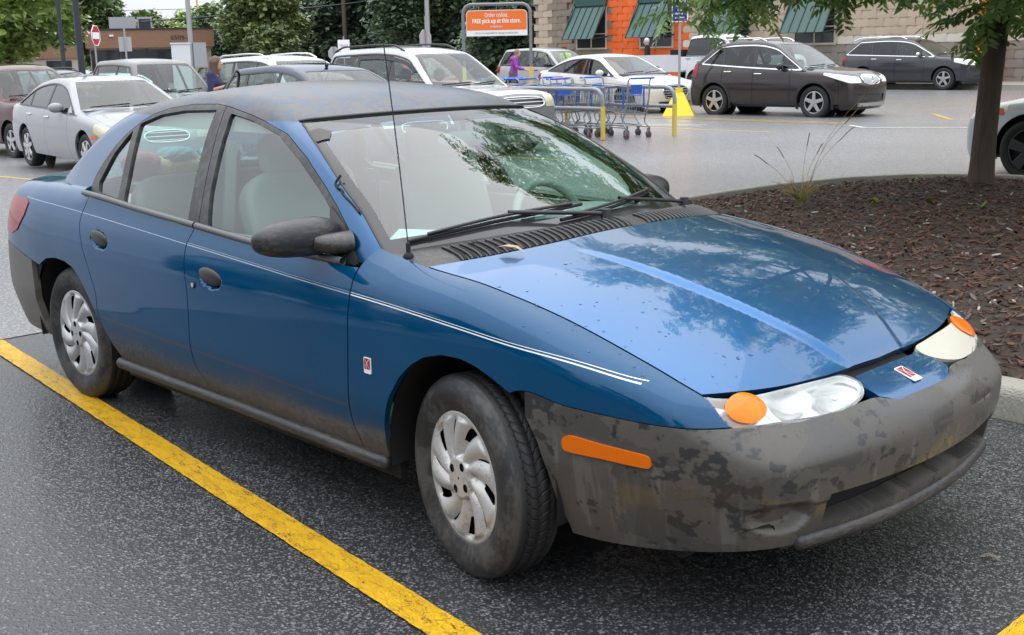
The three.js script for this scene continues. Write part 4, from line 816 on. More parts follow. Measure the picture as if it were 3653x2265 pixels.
function makeCar(s, name, label, category, pos, turn, group) {
  const g = thing(name, label, category, group, pos, turn), L = s.L, W = s.W, res = s.res || 0.035;
  const xf = -s.fo, xr = -s.fo - s.wb, ar = s.R + 0.055;
  const belt_ = sp(s.belt), hood = sp(s.hood), roof = sp(s.roof);
  const b0 = s.b0 || 0.92;
  const shp = sp([[0.12, -0.10], [0.28, -0.035], [0.48, 0], [b0 - 0.24, 0], [b0 - 0.07, -0.022], [b0 + 0.04, -0.06], [b0 + 0.3, -0.2]]);
  const tp = sp([[-L - 0.1, 0.24], [-L, 0.15], [-L + 0.25, 0.055], [-L + 0.6, 0.015], [-L + 1.2, 0], [-1.2, 0], [-0.6, 0.02], [-0.25, 0.075], [0, 0.17], [0.1, 0.27]]);
  const Xf = sp(s.Xf || [[0.1, -0.13], [0.25, -0.03], [0.45, 0], [0.62, -0.02], [0.75, -0.07], [0.95, -0.2]]), Xr = sp(s.Xr || [[0.1, -0.1], [0.3, -0.01], [0.5, 0], [0.8, -0.03], [1.1, -0.08]]);
  const crown = s.crown ?? 0.10;
  const low = (x, y, z) => {
    const az = Math.abs(z), z2 = z * z, a = az - W - shp(y) + tp(x), t = y - hood(x) + crown * z2 * z2 / (W * W), c = x - Xf(y) + (s.pf ?? 0.22) * z2, d = -L - Xr(y) + 0.16 * z2 - x;
    return smax(smax(a, t, 0.08), Math.max(c, d), 0.07);
  };
  const yc = s.cowl[1], xw = (y) => lerp(s.cowl[0], s.head[0], (y - yc) / (s.head[1] - yc)), xb = (y) => lerp(s.tail[1], s.tail[0], (y - s.tailY[1]) / (s.tailY[0] - s.tailY[1]));
  const th = s.tumble ?? 0.42, zg = (y) => W - 0.055 - th * (y - b0) - 0.12 * Math.max(0, y - b0) ** 2;
  const top = (x, y, z) => {
    const a = Math.abs(z) - zg(y) + 0.5 * tp(x), w = x - xw(y) + 0.16 * z * z, r = y - roof(x) + 0.09 * z * z, k = xb(y) + 0.12 * z * z - x;
    return smax(smax(Math.max(w, k), r, 0.07), a, 0.06);
  };
  const P = (n, m, mt, l) => part(g, n, geo(rim(m, 0.02)), mt, l), P2 = (n, m, mt) => both(rim(m, 0.02), (q) => part(g, n, geo(q), mt));
  const arch = (p) => Math.min(Math.hypot(p.x - xf, p.y - s.R) - ar, Math.hypot(p.x - xr, p.y - s.R) - ar);
  const G = 0.004, yb = s.sill ?? 0.22;
  const xd1 = s.doors[0], xd2 = s.doors[1], xd3 = s.doors[2], bf = s.bf ?? -0.34, br = s.br ?? -L + 0.36;
  const roll = (x0, x1) => patch(low, rayRoll(0.5, W - 0.42), x0, x1, Math.ceil((x1 - x0) / res), -0.85, 1.45, Math.ceil(1.2 / res));
  const side = (x0, x1) => patch(low, raySide, x0, x1, Math.ceil((x1 - x0) / res), yb, 1.12, Math.ceil(0.9 / res));
  const cl = (m, ...fs) => fs.reduce((q, f) => clip(q, f), m);
  const hw = W - 0.13;
  P2('front_fender', cl(roll(xd1, -0.02), arch, (p) => p.y - yb, (p) => p.x - xd1 - G, (p) => Math.max(bf - p.x, p.y - s.nose + 0.06), (p) => Math.max(Math.abs(p.z) - hw + 0.12 * sstep(-0.6, 0, p.x), p.y < s.nose - 0.3 ? 1 : -1), (p) => belt_(p.x) + 0.15 - p.y), s.paint);
  const doorF = [arch, (p) => belt_(p.x) - p.y, (p) => p.y - yb - 0.02];
  P2('front_door', cl(side(xd2, xd1), ...doorF, (p) => p.x - xd2 - G, (p) => xd1 - G - p.x), s.paint);
  if (xd3 < xd2 - 0.3) P2('rear_door', cl(side(xd3, xd2), ...doorF, (p) => p.x - xd3 - G - 0.25 * Math.max(0, 0.55 - p.y), (p) => xd2 - G - p.x), s.paint);
  P2('rear_quarter_panel', cl(roll(-L, xd3 + 0.2), arch, (p) => xd3 - G + 0.25 * Math.max(0, 0.55 - p.y) - p.x, (p) => Math.max(p.x - br, p.y - 0.62), (p) => p.y - yb, (p) => belt_(p.x) + (p.x < s.tail[1] + 0.05 ? 0.3 : 0) - p.y), s.paint);
  P('hood', cl(patch(low, rayTop, s.cowl[0] - 0.35, 0, Math.ceil((-s.cowl[0] + 0.35) / res), -W, W, Math.ceil(2 * W / res)), (p) => hw - 0.12 * sstep(-0.6, 0, p.x) - G - Math.abs(p.z), (p) => p.y - s.nose + 0.05 * Math.abs(p.z), (p) => p.x - s.cowl[0] + 0.16 * p.z * p.z + 0.02), s.paint);
  if (s.tail[1] > -L + 0.3) P('trunk_lid', cl(patch(low, rayTop, -L, s.tail[1] + 0.1, 24, -hw, hw, 30), (p) => p.y - 0.75), s.paint);
  const fb = patch(low, rayBall(-0.75, 0.50), -1.5, 1.5, Math.ceil(3 / res * 0.8), -0.75, 1.2, Math.ceil(2 / res * 0.8));
  const hl = s.hl, hlF = (p) => Math.min(p.y - hl.y0 - (hl.rise ?? 0.22) * Math.max(0, -p.x - 0.12), hl.y1 + (hl.up ?? 0.05) * Math.max(0, -p.x - 0.12) - hl.s * (W - Math.abs(p.z)) - p.y, Math.abs(p.z) - hl.z0, p.x - hl.x0 - (hl.sx ?? 0) * (hl.y1 - p.y));
  const gr = s.grille, grF = (p) => gr ? Math.min(p.y - gr[0], gr[1] - p.y, gr[2] - (gr[3] ?? 0) * Math.abs(p.y - (gr[0] + gr[1]) / 2) - Math.abs(p.z), p.x + 0.5) : -1;
  const lg = s.lower, lgF = (p) => lg ? Math.min(p.y - lg[0], lg[1] - p.y, lg[2] - Math.abs(p.z), p.x + 0.5) : -1;
  P('front_bumper', cl(fb, (p) => s.nose - 0.05 * Math.abs(p.z) - G - p.y, (p) => Math.max(p.x - bf - G, -0.1), (p) => p.y - 0.19, arch, (p) => -hlF(p), (p) => -grF(p), (p) => -lgF(p)), s.bumper || s.paint);
  const lamp = clip(patch(low, rayBall(-0.75, 0.50), 0.1, 1.5, 60, -0.2, 0.8, 40, 0.006), hlF); if (lamp.P.length) P2('headlight', lamp, s.lampMat || M.lampClear);
  if (gr) {
    const q = new THREE.Group(); q.name = 'grille'; g.add(q);
    part(q, 'grille_back', geo(clip(patch(low, rayBall(-0.75, 0.50), -0.9, 0.9, 40, -0.3, 0.6, 24, -0.02), (p) => grF(p) + 0.01)), M.plate);
    const fx = (y, z) => { let a = -0.8, b = 0.3; for (let k = 0; k < 24; k++) { const m = (a + b) / 2; if (low(m, y, z) > 0) b = m; else a = m; } return a; };
    const bar = (pts) => tubeG(pts, s.barR || 0.009, 5, false, 0.5, pts.length * 2);
    if (s.bars > 0) for (let k = 0; k < s.bars; k++) { const y = lerp(gr[0], gr[1], (k + 0.5) / s.bars), w = gr[2] - (gr[3] ?? 0) * Math.abs(y - (gr[0] + gr[1]) / 2), pts = []; for (let i = 0; i <= 8; i++) { const z = lerp(-w, w, i / 8); pts.push([fx(y, z) + 0.002, y, z]); } part(q, 'grille_bar', bar(pts), s.barMat || M.chromeBg); }
    else for (let k = 0; k < -s.bars; k++) { const z = lerp(-gr[2], gr[2], (k + 0.5) / -s.bars), h = (gr[1] - gr[0]) / 2 - Math.max(0, (Math.abs(z) - gr[2] * 0.6)) * 0.35, m = (gr[0] + gr[1]) / 2, pts = []; for (let i = 0; i <= 4; i++) { const y = lerp(m - h, m + h, i / 4); pts.push([fx(y, z) + 0.002, y, z]); } part(q, 'grille_bar', bar(pts), s.barMat || M.chromeBg); }
    const ring = []; for (let i = 0; i < 28; i++) { const a = i / 28 * Math.PI * 2, cy = Math.sign(Math.sin(a)) * Math.pow(Math.abs(Math.sin(a)), 0.5), cx = Math.sign(Math.cos(a)) * Math.pow(Math.abs(Math.cos(a)), 0.5), y = (gr[0] + gr[1]) / 2 + cy * (gr[1] - gr[0]) / 2, w = gr[2] - (gr[3] ?? 0) * Math.abs(y - (gr[0] + gr[1]) / 2), z = cx * w; ring.push([fx(y, z) + 0.004, y, z]); }
    part(q, 'grille_frame', new THREE.TubeGeometry(new THREE.CatmullRomCurve3(ring.map((p) => V(...p)), true), 60, 0.012, 6, true), M.chromeBg);
    if (s.badge) { const b = s.badge, y = (gr[0] + gr[1]) / 2; part(q, 'badge', (b === 'cross' ? merge([bx(0.01, 0.030, 0.13), bx(0.01, 0.07, 0.05)]) : new THREE.TorusGeometry(0.055, 0.009, 8, 26).scale(1, b === 'oval' ? 0.62 : 1, 1).rotateY(Math.PI / 2)).translate(fx(y, 0) + 0.016, y, 0), b === 'cross' ? M.gold : M.chromeBg); }
  }
  if (lg) part(g, 'lower_grille', geo(clip(patch(low, rayBall(-0.75, 0.50), -1.2, 1.2, 40, -0.7, 0.2, 24, -0.02), (p) => lgF(p) + 0.01)), M.plate);
  // tail
  const rb = patch((x, y, z) => low(-L - x, y, z), rayBall(-0.75, 0.5), -1.5, 1.5, 50, -0.6, 0.9, 36); rb.P.forEach((p) => { p.x = -L - p.x; }); rb.N.forEach((n) => { n.x *= -1; });
  for (let t = 0; t < rb.I.length; t += 3) { const q = rb.I[t + 1]; rb.I[t + 1] = rb.I[t + 2]; rb.I[t + 2] = q; }
  const tl = s.tl, tlF = (p) => Math.min(p.y - tl[0], tl[1] - p.y, Math.abs(p.z) - tl[2], tl[3] - p.x);
  P('rear_bumper', cl(rb, (p) => br - G - p.x, (p) => 0.62 - p.y, (p) => p.y - 0.22, arch), s.bumper || s.paint);
  P('tailgate', cl(rb, (p) => br - G - p.x, (p) => p.y - 0.625, (p) => belt_(-L) + 0.05 - p.y, (p) => -tlF(p)), s.paint);
  const tlm = clip(patch(low, rayRoll(0.5, W - 0.42), -L - 0.02, -L + 0.6, 30, 0, 1.2, 40, 0.008), tlF); if (tlm.P.length) P2('tail_lamp', tlm, M.redLens);
  // glasshouse
  const rail = (x) => roof(x) - 0.09 * (W - 0.3) ** 2 - (s.rail ?? 0.085);
  const dlo = (p) => Math.min(p.y - belt_(p.x) - 0.02, rail(p.x) - p.y, xw(p.y) - (s.aw ?? 0.16) - p.x, p.x - xb(p.y) - (s.cw ?? 0.12));
  const body = patch(top, rayRoll(b0 - 0.12, 0), -L + 0.02, s.cowl[0] + 0.02, Math.ceil((L + s.cowl[0]) / res * 1.1), 0.03, Math.PI - 0.03, Math.ceil(2.6 / res));
  const wsF = (p) => Math.min(p.x - xw(s.head[1] - 0.02) + 0.16 * p.z * p.z, zg(p.y) - 0.085 - Math.abs(p.z), p.x - s.head[0] + 0.02), bgF = (p) => Math.min(xb(s.tailY[0] - 0.04) - p.x + 0.05, zg(p.y) - 0.10 - Math.abs(p.z), p.y - s.tailY[1] - 0.04);
  const shell = cl(body, (p) => -dlo(p), (p) => -wsF(p), (p) => -bgF(p), (p) => p.y - b0 + 0.10, (p) => p.y - belt_(p.x) - 0.0);
  P('roof', shell, s.paint, s.roofLabel);
  const gl = patch(top, raySide, -L + 0.05, s.cowl[0], Math.ceil((L + s.cowl[0]) / res), b0 - 0.1, s.ytop, Math.ceil((s.ytop - b0 + 0.1) / res), -0.006);
  const pane = cl(gl, (p) => dlo(p) + 0.01);
  const xs = [...s.panes.map((q) => q), -99]; let hi = 9;
  s.panes.forEach((xp, i) => { const lean = s.lean?.[i] ?? 0.12, f = (p) => p.x - (xp - lean * (p.y - b0)), m = cl(pane, (p) => hi === 9 ? 1 : hi(p) - 0.03, (p) => f(p) - 0.03); both(m, (q) => part(g, 'side_window', geo(q), i === 0 ? s.glassF || M.glassBg : s.glassR || M.tint)); const ff = f; hi = (p) => -ff(p); const post = clip(clip(clip(patch(top, raySide, -L + 0.05, s.cowl[0], Math.ceil((L + s.cowl[0]) / res), b0 - 0.1, s.ytop, Math.ceil((s.ytop - b0 + 0.1) / res), -0.002), (p) => dlo(p)), (p) => 0.034 - ff(p)), (p) => 0.034 + ff(p)); if (post.P.length) P2('door_pillar', post, M.trim); });
  { const m = cl(pane, (p) => hi(p) - 0.03); if (m.P.length) both(m, (q) => part(g, 'rear_side_window', geo(q), s.glassR || M.tint)); }
  const dl = 0.024; const trimM = cl(patch(top, raySide, -L + 0.05, s.cowl[0], Math.ceil((L + s.cowl[0]) / res), b0 - 0.1, s.ytop, Math.ceil((s.ytop - b0 + 0.1) / res), 0.004), (p) => dlo(p) + dl * 0.5, (p) => dl * 0.5 - dlo(p)); if (trimM.P.length) P2('window_trim', trimM, s.dloTrim || M.trim);
  const wg = cl(patch(top, (u, v) => [s.cowl[0] - 1.6, v, u, 1, 0, 0, 2.2], -W, W, Math.ceil(2 * W / res), yc - 0.03, s.head[1] + 0.1, 30, -0.003), (p) => wsF(p) + 0.012);
  part(g, 'windscreen', geo(wg), s.glassW || M.glassBg);
  const rg = cl(patch(top, (u, v) => [s.tail[0] + 0.9, v, u, -1, 0, 0, 2.4], -W, W, Math.ceil(2 * W / res), s.tailY[1] - 0.02, s.tailY[0] + 0.1, 24, -0.003), (p) => bgF(p) + 0.012);
  part(g, 'rear_window', geo(rg), s.glassR || M.tint);
  // dark cabin with seats, wells and floor
  part(g, 'cabin', merge([bx(L * 0.62, 0.04, 2 * W - 0.22, -L * 0.55, 0.30, 0), bx(0.05, 0.60, 2 * W - 0.3, s.cowl[0] - 0.30, 0.60, 0), bx(0.46, 0.04, 2 * W - 0.32, s.cowl[0] - 0.16, b0 - 0.02, 0), bx(L * 0.9, 0.05, W * 1.2, -L / 2, 0.24, 0)]), M.interiorDark);
  for (const x of s.seats || [s.cowl[0] - 1.15, s.cowl[0] - 2.05]) for (const z of [-0.37, 0.37]) part(g, 'seat_back', merge([new THREE.BoxGeometry(0.12, 0.62, 0.46, 1, 1, 1).rotateZ(0.25).translate(x, 0.72, z), new THREE.SphereGeometry(0.11, 12, 8).scale(0.6, 1, 1.1).translate(x - 0.12, b0 + 0.20, z)]), s.seatMat || M.interiorDark);
  for (const x of [xf, xr]) for (const z of [1, -1]) { const w = new THREE.CylinderGeometry(ar + 0.01, ar + 0.01, 0.30, 22, 1, true, Math.PI * 0.45, Math.PI * 1.1).rotateX(Math.PI / 2).translate(x, s.R, z * (W - 0.21)); part(g, 'wheel_arch_liner', merge([w, new THREE.CircleGeometry(ar + 0.01, 22).translate(x, s.R, z * (W - 0.36))]), M.black); }
  if (s.clad) for (const x of [xf, xr]) for (const z of [1, -1]) { const m = clip(clip(patch(low, raySide, x - ar - 0.08, x + ar + 0.08, 40, 0.2, s.R + ar + 0.08, 34, 0.008), (p) => Math.hypot(p.x - x, p.y - s.R) - ar - 0.001), (p) => ar + 0.055 - Math.hypot(p.x - x, p.y - s.R)); part(g, 'arch_cladding', geo(rim(z > 0 ? m : mirrorM(m), 0.012)), M.trim); }
  for (const x of [xf, xr]) for (const z of [1, -1]) addWheel(g, x, z * (W - 0.028), s.R, s.rim, s.spokes, s.spokeKind, s.rimMat || M.alloy, 0.21, x === xf ? s.steer || 0 : 0);
  // handles, mirrors, wipers
  for (const z of [1, -1]) {
    for (const x of [xd2 + 0.14, xd3 < xd2 - 0.3 ? xd3 + 0.16 : null]) if (x !== null) { const y = belt_(x) - 0.10; part(g, 'door_handle', new THREE.CapsuleGeometry(0.014, 0.17, 4, 8).rotateZ(Math.PI / 2).translate(x, y, z * (W + shp(y) - tp(x) + 0.014)), s.handleMat || s.paint); }
    const my = belt_(s.cowl[0] - 0.5) + 0.09, mx = s.cowl[0] - (s.mirX ?? 0.58), mz = z * (zg(my) + 0.13), mm = new THREE.Group(); mm.name = 'side_mirror'; g.add(mm);
    part(mm, 'mirror_housing', new THREE.SphereGeometry(1, 18, 12).scale(0.07, 0.075, 0.115).translate(mx, my, mz), s.mirMat || s.paint); part(mm, 'mirror_neck', bx(0.06, 0.035, 0.13, mx, my - 0.05, z * (zg(my) + 0.02)), M.trim);
  }
  for (const [z0, z1] of [[W * 0.68, W * 0.02], [-W * 0.02, -W * 0.62]]) { const pts = []; for (let i = 0; i <= 5; i++) { const z = lerp(z0, z1, i / 5), y = yc + 0.015 + 0.03 * i / 5; pts.push([xw(y) - 0.16 * z * z + 0.02, y + 0.01, z]); } part(g, 'windscreen_wiper', tubeG(pts, 0.010, 5), M.black); }
  if (s.rails) for (const z of [1, -1]) { const pts = []; const [ra, rb2] = s.rails; for (let i = 0; i <= 8; i++) { const x = lerp(ra, rb2, i / 8), zz = z * (zg(roof(x)) - 0.04); pts.push([x, roof(x) - 0.09 * zz * zz + (i === 0 || i === 8 ? 0.0 : 0.055), zz]); } part(g, 'roof_rail', tubeG(pts, 0.018, 6), s.railMat || M.trim); }
  if (s.marker) P2('side_marker_lamp', clip(patch(low, raySide, xf - 0.1 + s.marker, xf + 0.1 + s.marker, 12, 0.56, 0.66, 8, 0.006), (p) => Math.min(p.x - xf - s.marker + 0.09, xf + s.marker + 0.09 - p.x, 0.635 - p.y, p.y - 0.585)), M.amberMatte);
  if (s.fog) for (const z of [1, -1]) part(g, 'fog_lamp', new THREE.TorusGeometry(0.05, 0.014, 8, 20).rotateY(Math.PI / 2 + z * -0.5).translate(-0.12, s.fog, z * W * 0.66), M.chromeBg);
  if (s.extra) s.extra(g, { low, top, belt_, roof, xw, zg, P2, cl });
  return g;
}
M.gold = mat(0.55, 0.40, 0.12, 0.3, { metalness: 0.8 });
const carPaint = (r, g_, b, rough = 0.1) => mat(r, g_, b, rough, { ior: 1.5, clearcoat: 0.15, clearcoatRoughness: 0.05 });
const onG = (x, z) => [x, gy(x - 2, z), z];
// silver saloon, left
makeCar({ L: 4.86, W: 0.905, fo: 0.98, wb: 2.82, R: 0.325, rim: 0.225, spokes: 7, spokeKind: 'fat', b0: 0.96, res: 0.028,
  belt: [[-4.86, 1.02], [-3.9, 0.98], [-2.6, 0.95], [-1.5, 0.90], [-1.0, 0.90]], hood: [[-5, 0.86], [-4.8, 1.0], [-4.4, 1.06], [-4.1, 1.08], [-3.6, 1.3], [-2.0, 1.3], [-1.45, 1.02], [-1.25, 0.97], [-0.8, 0.91], [-0.35, 0.80], [-0.1, 0.66], [0.05, 0.5]],
  roof: [[-4.4, 1.0], [-4.0, 1.20], [-3.6, 1.36], [-3.1, 1.44], [-2.7, 1.455], [-2.3, 1.42], [-2.05, 1.36], [-1.8, 1.26]], cowl: [-1.30, 0.98], head: [-2.15, 1.40], tail: [-3.72, -4.30], tailY: [1.34, 1.05], nose: 0.70, ytop: 1.40,
  doors: [-1.62, -2.68, -3.62], panes: [-2.66, -3.55], lean: [0.14, 0.35], hl: { y0: 0.56, y1: 0.76, z0: 0.46, x0: -0.56, s: 0.24, rise: 0.26, up: 0.12 }, lampMat: M.lampYellow, grille: [0.52, 0.68, 0.34, 0.6], bars: 3, lower: [0.24, 0.36, 0.6], tl: [0.72, 0.95, 0.5, -4.55], tumble: 0.5, glassR: M.tint, glassF: M.tint, marker: -0.42 * -1, dloTrim: M.trim,
  paint: carPaint(0.27, 0.28, 0.30), handleMat: M.chromeBg, steer: 0 }, 'silver_sedan', 'silver sedan with yellowed headlights parked behind the blue car', 'car', onG(-13.25, -5.35), -0.10, 'cars parked in the far rows');
// dark brown compact crossover, right
makeCar({ L: 4.28, W: 0.885, fo: 0.90, wb: 2.555, R: 0.345, rim: 0.232, spokes: 5, spokeKind: 'fat', b0: 1.04, res: 0.028, sill: 0.30,
  belt: [[-4.28, 1.16], [-3.4, 1.10], [-2.4, 1.04], [-1.5, 1.0], [-1.0, 0.99]], hood: [[-4.5, 1.2], [-4.2, 1.35], [-3.4, 1.4], [-1.8, 1.4], [-1.4, 1.10], [-1.2, 1.06], [-0.7, 1.02], [-0.3, 0.94], [-0.08, 0.80], [0.05, 0.6]], Xf: [[0.15, -0.14], [0.3, -0.03], [0.5, 0], [0.75, -0.01], [0.9, -0.06], [1.1, -0.2]], Xr: [[0.1, -0.1], [0.35, -0.01], [0.6, 0], [0.9, -0.04], [1.3, -0.14]],
  roof: [[-4.4, 1.26], [-4.0, 1.46], [-3.5, 1.60], [-2.8, 1.655], [-2.2, 1.62], [-1.95, 1.56], [-1.6, 1.4]], cowl: [-1.12, 1.06], head: [-1.98, 1.58], tail: [-3.62, -4.20], tailY: [1.55, 1.08], nose: 0.93, ytop: 1.58,
  doors: [-1.48, -2.42, -3.25], panes: [-2.42, -3.22], lean: [0.10, 0.25], hl: { y0: 0.74, y1: 0.90, z0: 0.42, x0: -0.72, s: 0.10, rise: 0.30, up: 0.10 }, grille: [0.70, 0.90, 0.34, 0.8], bars: -11, barR: 0.011, badge: 'round', lower: [0.36, 0.50, 0.52], tl: [0.86, 1.18, 0.5, -3.95], tumble: 0.36, cw: 0.26, clad: true, dloTrim: M.chromeBg, fog: 0.55, rails: [-2.3, -3.6], railMat: M.chromeBg, glassF: M.glassBg,
  paint: carPaint(0.030, 0.024, 0.024), handleMat: M.chromeBg, extra: (g) => part(g, 'skid_plate', bx(0.06, 0.07, 1.0, -0.05, 0.29, 0), M.alloy) }, 'brown_crossover', 'dark brown compact crossover with chrome waterfall grille on five spoke wheels', 'car', [-10.24, -0.03, -19.83], 0, 'cars parked in the far rows');
// dark grey crossover by the store wall
makeCar({ L: 4.77, W: 0.92, fo: 0.93, wb: 2.857, R: 0.36, rim: 0.235, spokes: 5, spokeKind: 'fat', b0: 1.06, res: 0.04, sill: 0.30,
  belt: [[-4.77, 1.14], [-3.4, 1.10], [-2.4, 1.07], [-1.0, 1.03]], hood: [[-5, 1.2], [-4.7, 1.35], [-3.4, 1.4], [-1.9, 1.4], [-1.45, 1.16], [-1.2, 1.12], [-0.6, 1.07], [-0.2, 0.98], [0, 0.85]], Xf: [[0.15, -0.14], [0.3, -0.03], [0.5, 0], [0.8, -0.01], [0.95, -0.06], [1.1, -0.2]], Xr: [[0.1, -0.1], [0.35, -0.01], [0.6, 0], [0.9, -0.04], [1.3, -0.14]],
  roof: [[-4.9, 1.48], [-4.5, 1.60], [-3.6, 1.68], [-2.8, 1.69], [-2.4, 1.66], [-2.1, 1.60], [-1.7, 1.42]], cowl: [-1.20, 1.12], head: [-2.1, 1.62], tail: [-4.15, -4.70], tailY: [1.60, 1.12], nose: 0.98, ytop: 1.62,
  doors: [-1.60, -2.62, -3.55], panes: [-2.60, -3.5], lean: [0.06, 0.15], hl: { y0: 0.78, y1: 0.98, z0: 0.50, x0: -0.60, s: 0.1 }, grille: [0.66, 0.96, 0.44, 0.3], bars: 1, barR: 0.02, barMat: M.plate, badge: 'cross', lower: [0.30, 0.45, 0.6], tl: [0.9, 1.15, 0.5, -4.45], tumble: 0.34, cw: 0.20, dloTrim: M.chromeBg, fog: 0.55, rails: [-2.4, -4.3], railMat: M.chromeBg,
  paint: carPaint(0.040, 0.041, 0.048), handleMat: M.chromeBg, mirMat: M.chromeBg }, 'grey_crossover', 'dark grey crossover with chrome window trim parked beside the store wall', 'car', [-14.6, 0, -34.6], 0, 'cars parked in the far rows');
// white saloon behind the trolleys
makeCar({ L: 4.57, W: 0.90, fo: 0.87, wb: 2.70, R: 0.325, rim: 0.22, spokes: 5, spokeKind: 'pair', b0: 0.96, res: 0.03,
  belt: [[-4.57, 1.02], [-3.6, 0.99], [-2.4, 0.93], [-1.2, 0.88]], hood: [[-4.7, 0.9], [-4.5, 1.03], [-4.1, 1.06], [-3.6, 1.3], [-2.0, 1.3], [-1.35, 1.0], [-1.15, 0.95], [-0.6, 0.87], [-0.2, 0.75], [0, 0.6]],
  roof: [[-4.2, 1.02], [-3.8, 1.22], [-3.3, 1.38], [-2.8, 1.435], [-2.4, 1.43], [-2.0, 1.36], [-1.6, 1.18]], cowl: [-1.10, 0.95], head: [-2.1, 1.39], tail: [-3.45, -4.15], tailY: [1.34, 1.04], nose: 0.75, ytop: 1.38,
  doors: [-1.50, -2.52, -3.42], panes: [-2.48, -3.30], lean: [0.10, 0.3], hl: { y0: 0.62, y1: 0.78, z0: 0.50, x0: -0.62, s: 0.12 }, grille: [0.38, 0.70, 0.40, 0.5], bars: 6, badge: 'oval', lower: [0.22, 0.32, 0.5], tl: [0.78, 0.98, 0.5, -4.25], tumble: 0.5, glassF: M.tint, glassW: M.glassBg,
  paint: carPaint(0.62, 0.62, 0.615), rimMat: M.alloyDark, dloTrim: M.trim }, 'white_sedan', 'white sedan with dark side windows behind the shopping carts', 'car', [-15.0, -0.05, -19.3], -0.16, 'cars parked in the far rows');
// white suv with black roof rails
const SUV = (o) => ({ L: 4.40, W: 0.90, fo: 0.85, wb: 2.63, R: 0.345, rim: 0.21, spokes: 5, spokeKind: 'fat', b0: 1.03, res: 0.04, sill: 0.30,
  belt: [[-4.4, 1.10], [-3.2, 1.07], [-1.0, 1.02]], hood: [[-4.6, 1.2], [-4.3, 1.4], [-1.9, 1.4], [-1.45, 1.12], [-1.2, 1.07], [-0.6, 1.02], [-0.2, 0.95], [0, 0.82]], Xf: [[0.15, -0.12], [0.3, -0.03], [0.5, 0], [0.8, -0.01], [0.95, -0.05], [1.1, -0.16]], Xr: [[0.1, -0.1], [0.35, -0.01], [0.6, 0], [0.9, -0.03], [1.3, -0.08]],
  roof: [[-4.6, 1.56], [-4.2, 1.65], [-3.4, 1.70], [-2.6, 1.70], [-2.2, 1.66], [-1.95, 1.60], [-1.6, 1.42]], cowl: [-1.18, 1.07], head: [-1.95, 1.62], tail: [-4.15, -4.34], tailY: [1.6, 1.10], nose: 0.95, ytop: 1.62,
  doors: [-1.45, -2.42, -3.20], panes: [-2.40, -3.2], lean: [0.05, 0.2], hl: { y0: 0.74, y1: 0.93, z0: 0.50, x0: -0.32, s: 0.03 }, grille: [0.74, 0.90, 0.46, 0.2], bars: 3, lower: [0.34, 0.5, 0.6], tl: [0.85, 1.1, 0.5, -4.15], tumble: 0.30, cw: 0.14, rails: [-2.2, -4.1], glassR: M.glassBg, mirMat: M.trim, handleMat: M.trim, bumper: M.bumperGrey, ...o });
M.bumperGrey = mat(0.16, 0.165, 0.17, 0.5);
makeCar(SUV({ paint: carPaint(0.48, 0.49, 0.51), lampMat: M.lampYellow, extra: (g, k) => k.P2('window_visor', k.cl(patch(k.top, raySide, -3.25, -1.5, 50, 1.3, 1.62, 16, 0.02), (p) => 0.03 - Math.abs(p.y - k.roof(p.x) + 0.17) * 1), M.trim) }), 'white_suv', 'silver white boxy SUV with black roof rails and window visors', 'suv', onG(-10.6, -9.95), 0, 'cars parked in the far rows');
makeCar(SUV({ paint: carPaint(0.52, 0.53, 0.545), railMat: M.chromeBg, bumper: undefined, roof: [[-4.6, 1.50], [-4.2, 1.60], [-3.4, 1.66], [-2.6, 1.665], [-2.2, 1.63], [-1.95, 1.57], [-1.6, 1.40]], ytop: 1.58 }), 'white_suv', 'white SUV with silver roof rails mostly hidden behind the dark blue hatchback', 'suv', onG(-15.5, -10.5), 0, 'cars parked in the far rows');
makeCar(SUV({ paint: carPaint(0.33, 0.33, 0.34), res: 0.05, rails: null, L: 4.5 }), 'silver_suv', 'silver two-tone SUV beside the woman in the purple jacket', 'suv', [-24.4, -0.1, -27.3], 0, 'cars parked in the far rows');
makeCar(SUV({ paint: carPaint(0.10, 0.11, 0.135), res: 0.05 }), 'grey_suv', 'dark grey SUV far left beyond the silver sedan', 'suv', [-28.2, -0.45, -11.2], 0, 'cars parked in the far rows');
makeCar(SUV({ paint: carPaint(0.15, 0.147, 0.14), rails: null, res: 0.045, roof: [[-4.6, 1.64], [-4.2, 1.70], [-3.4, 1.74], [-2.4, 1.74], [-2.1, 1.72], [-1.85, 1.68], [-1.6, 1.5]], head: [-1.82, 1.68], cowl: [-1.30, 1.10], ytop: 1.68, L: 3.75, wb: 2.2, tail: [-3.55, -3.70], br: -3.4, tl: [0.85, 1.1, 0.5, -3.5] }), 'tan_suv', 'boxy tan SUV with a wide flat windscreen behind the woman in navy', 'suv', onG(-17.4, -8.5), 0, 'cars parked in the far rows');
makeCar(SUV({ paint: carPaint(0.05, 0.006, 0.008), res: 0.035, rails: null, L: 4.7, roof: [[-4.9, 1.64], [-4.4, 1.72], [-3.4, 1.77], [-2.5, 1.77], [-2.2, 1.74], [-1.95, 1.68], [-1.6, 1.5]], head: [-1.95, 1.68], cowl: [-1.32, 1.14], hood: [[-4.9, 1.2], [-4.6, 1.45], [-2.1, 1.45], [-1.6, 1.2], [-1.3, 1.14], [-0.6, 1.10], [-0.15, 1.04], [0, 0.95]], nose: 1.03, hl: { y0: 0.80, y1: 1.0, z0: 0.56, x0: -0.3, s: 0.0 }, grille: [0.78, 0.98, 0.5, 0.1], bars: 2, ytop: 1.68 }), 'maroon_suv', 'large maroon SUV at the left edge beside the silver sedan', 'suv', onG(-19.6, -6.75), 0, 'cars parked in the far rows');
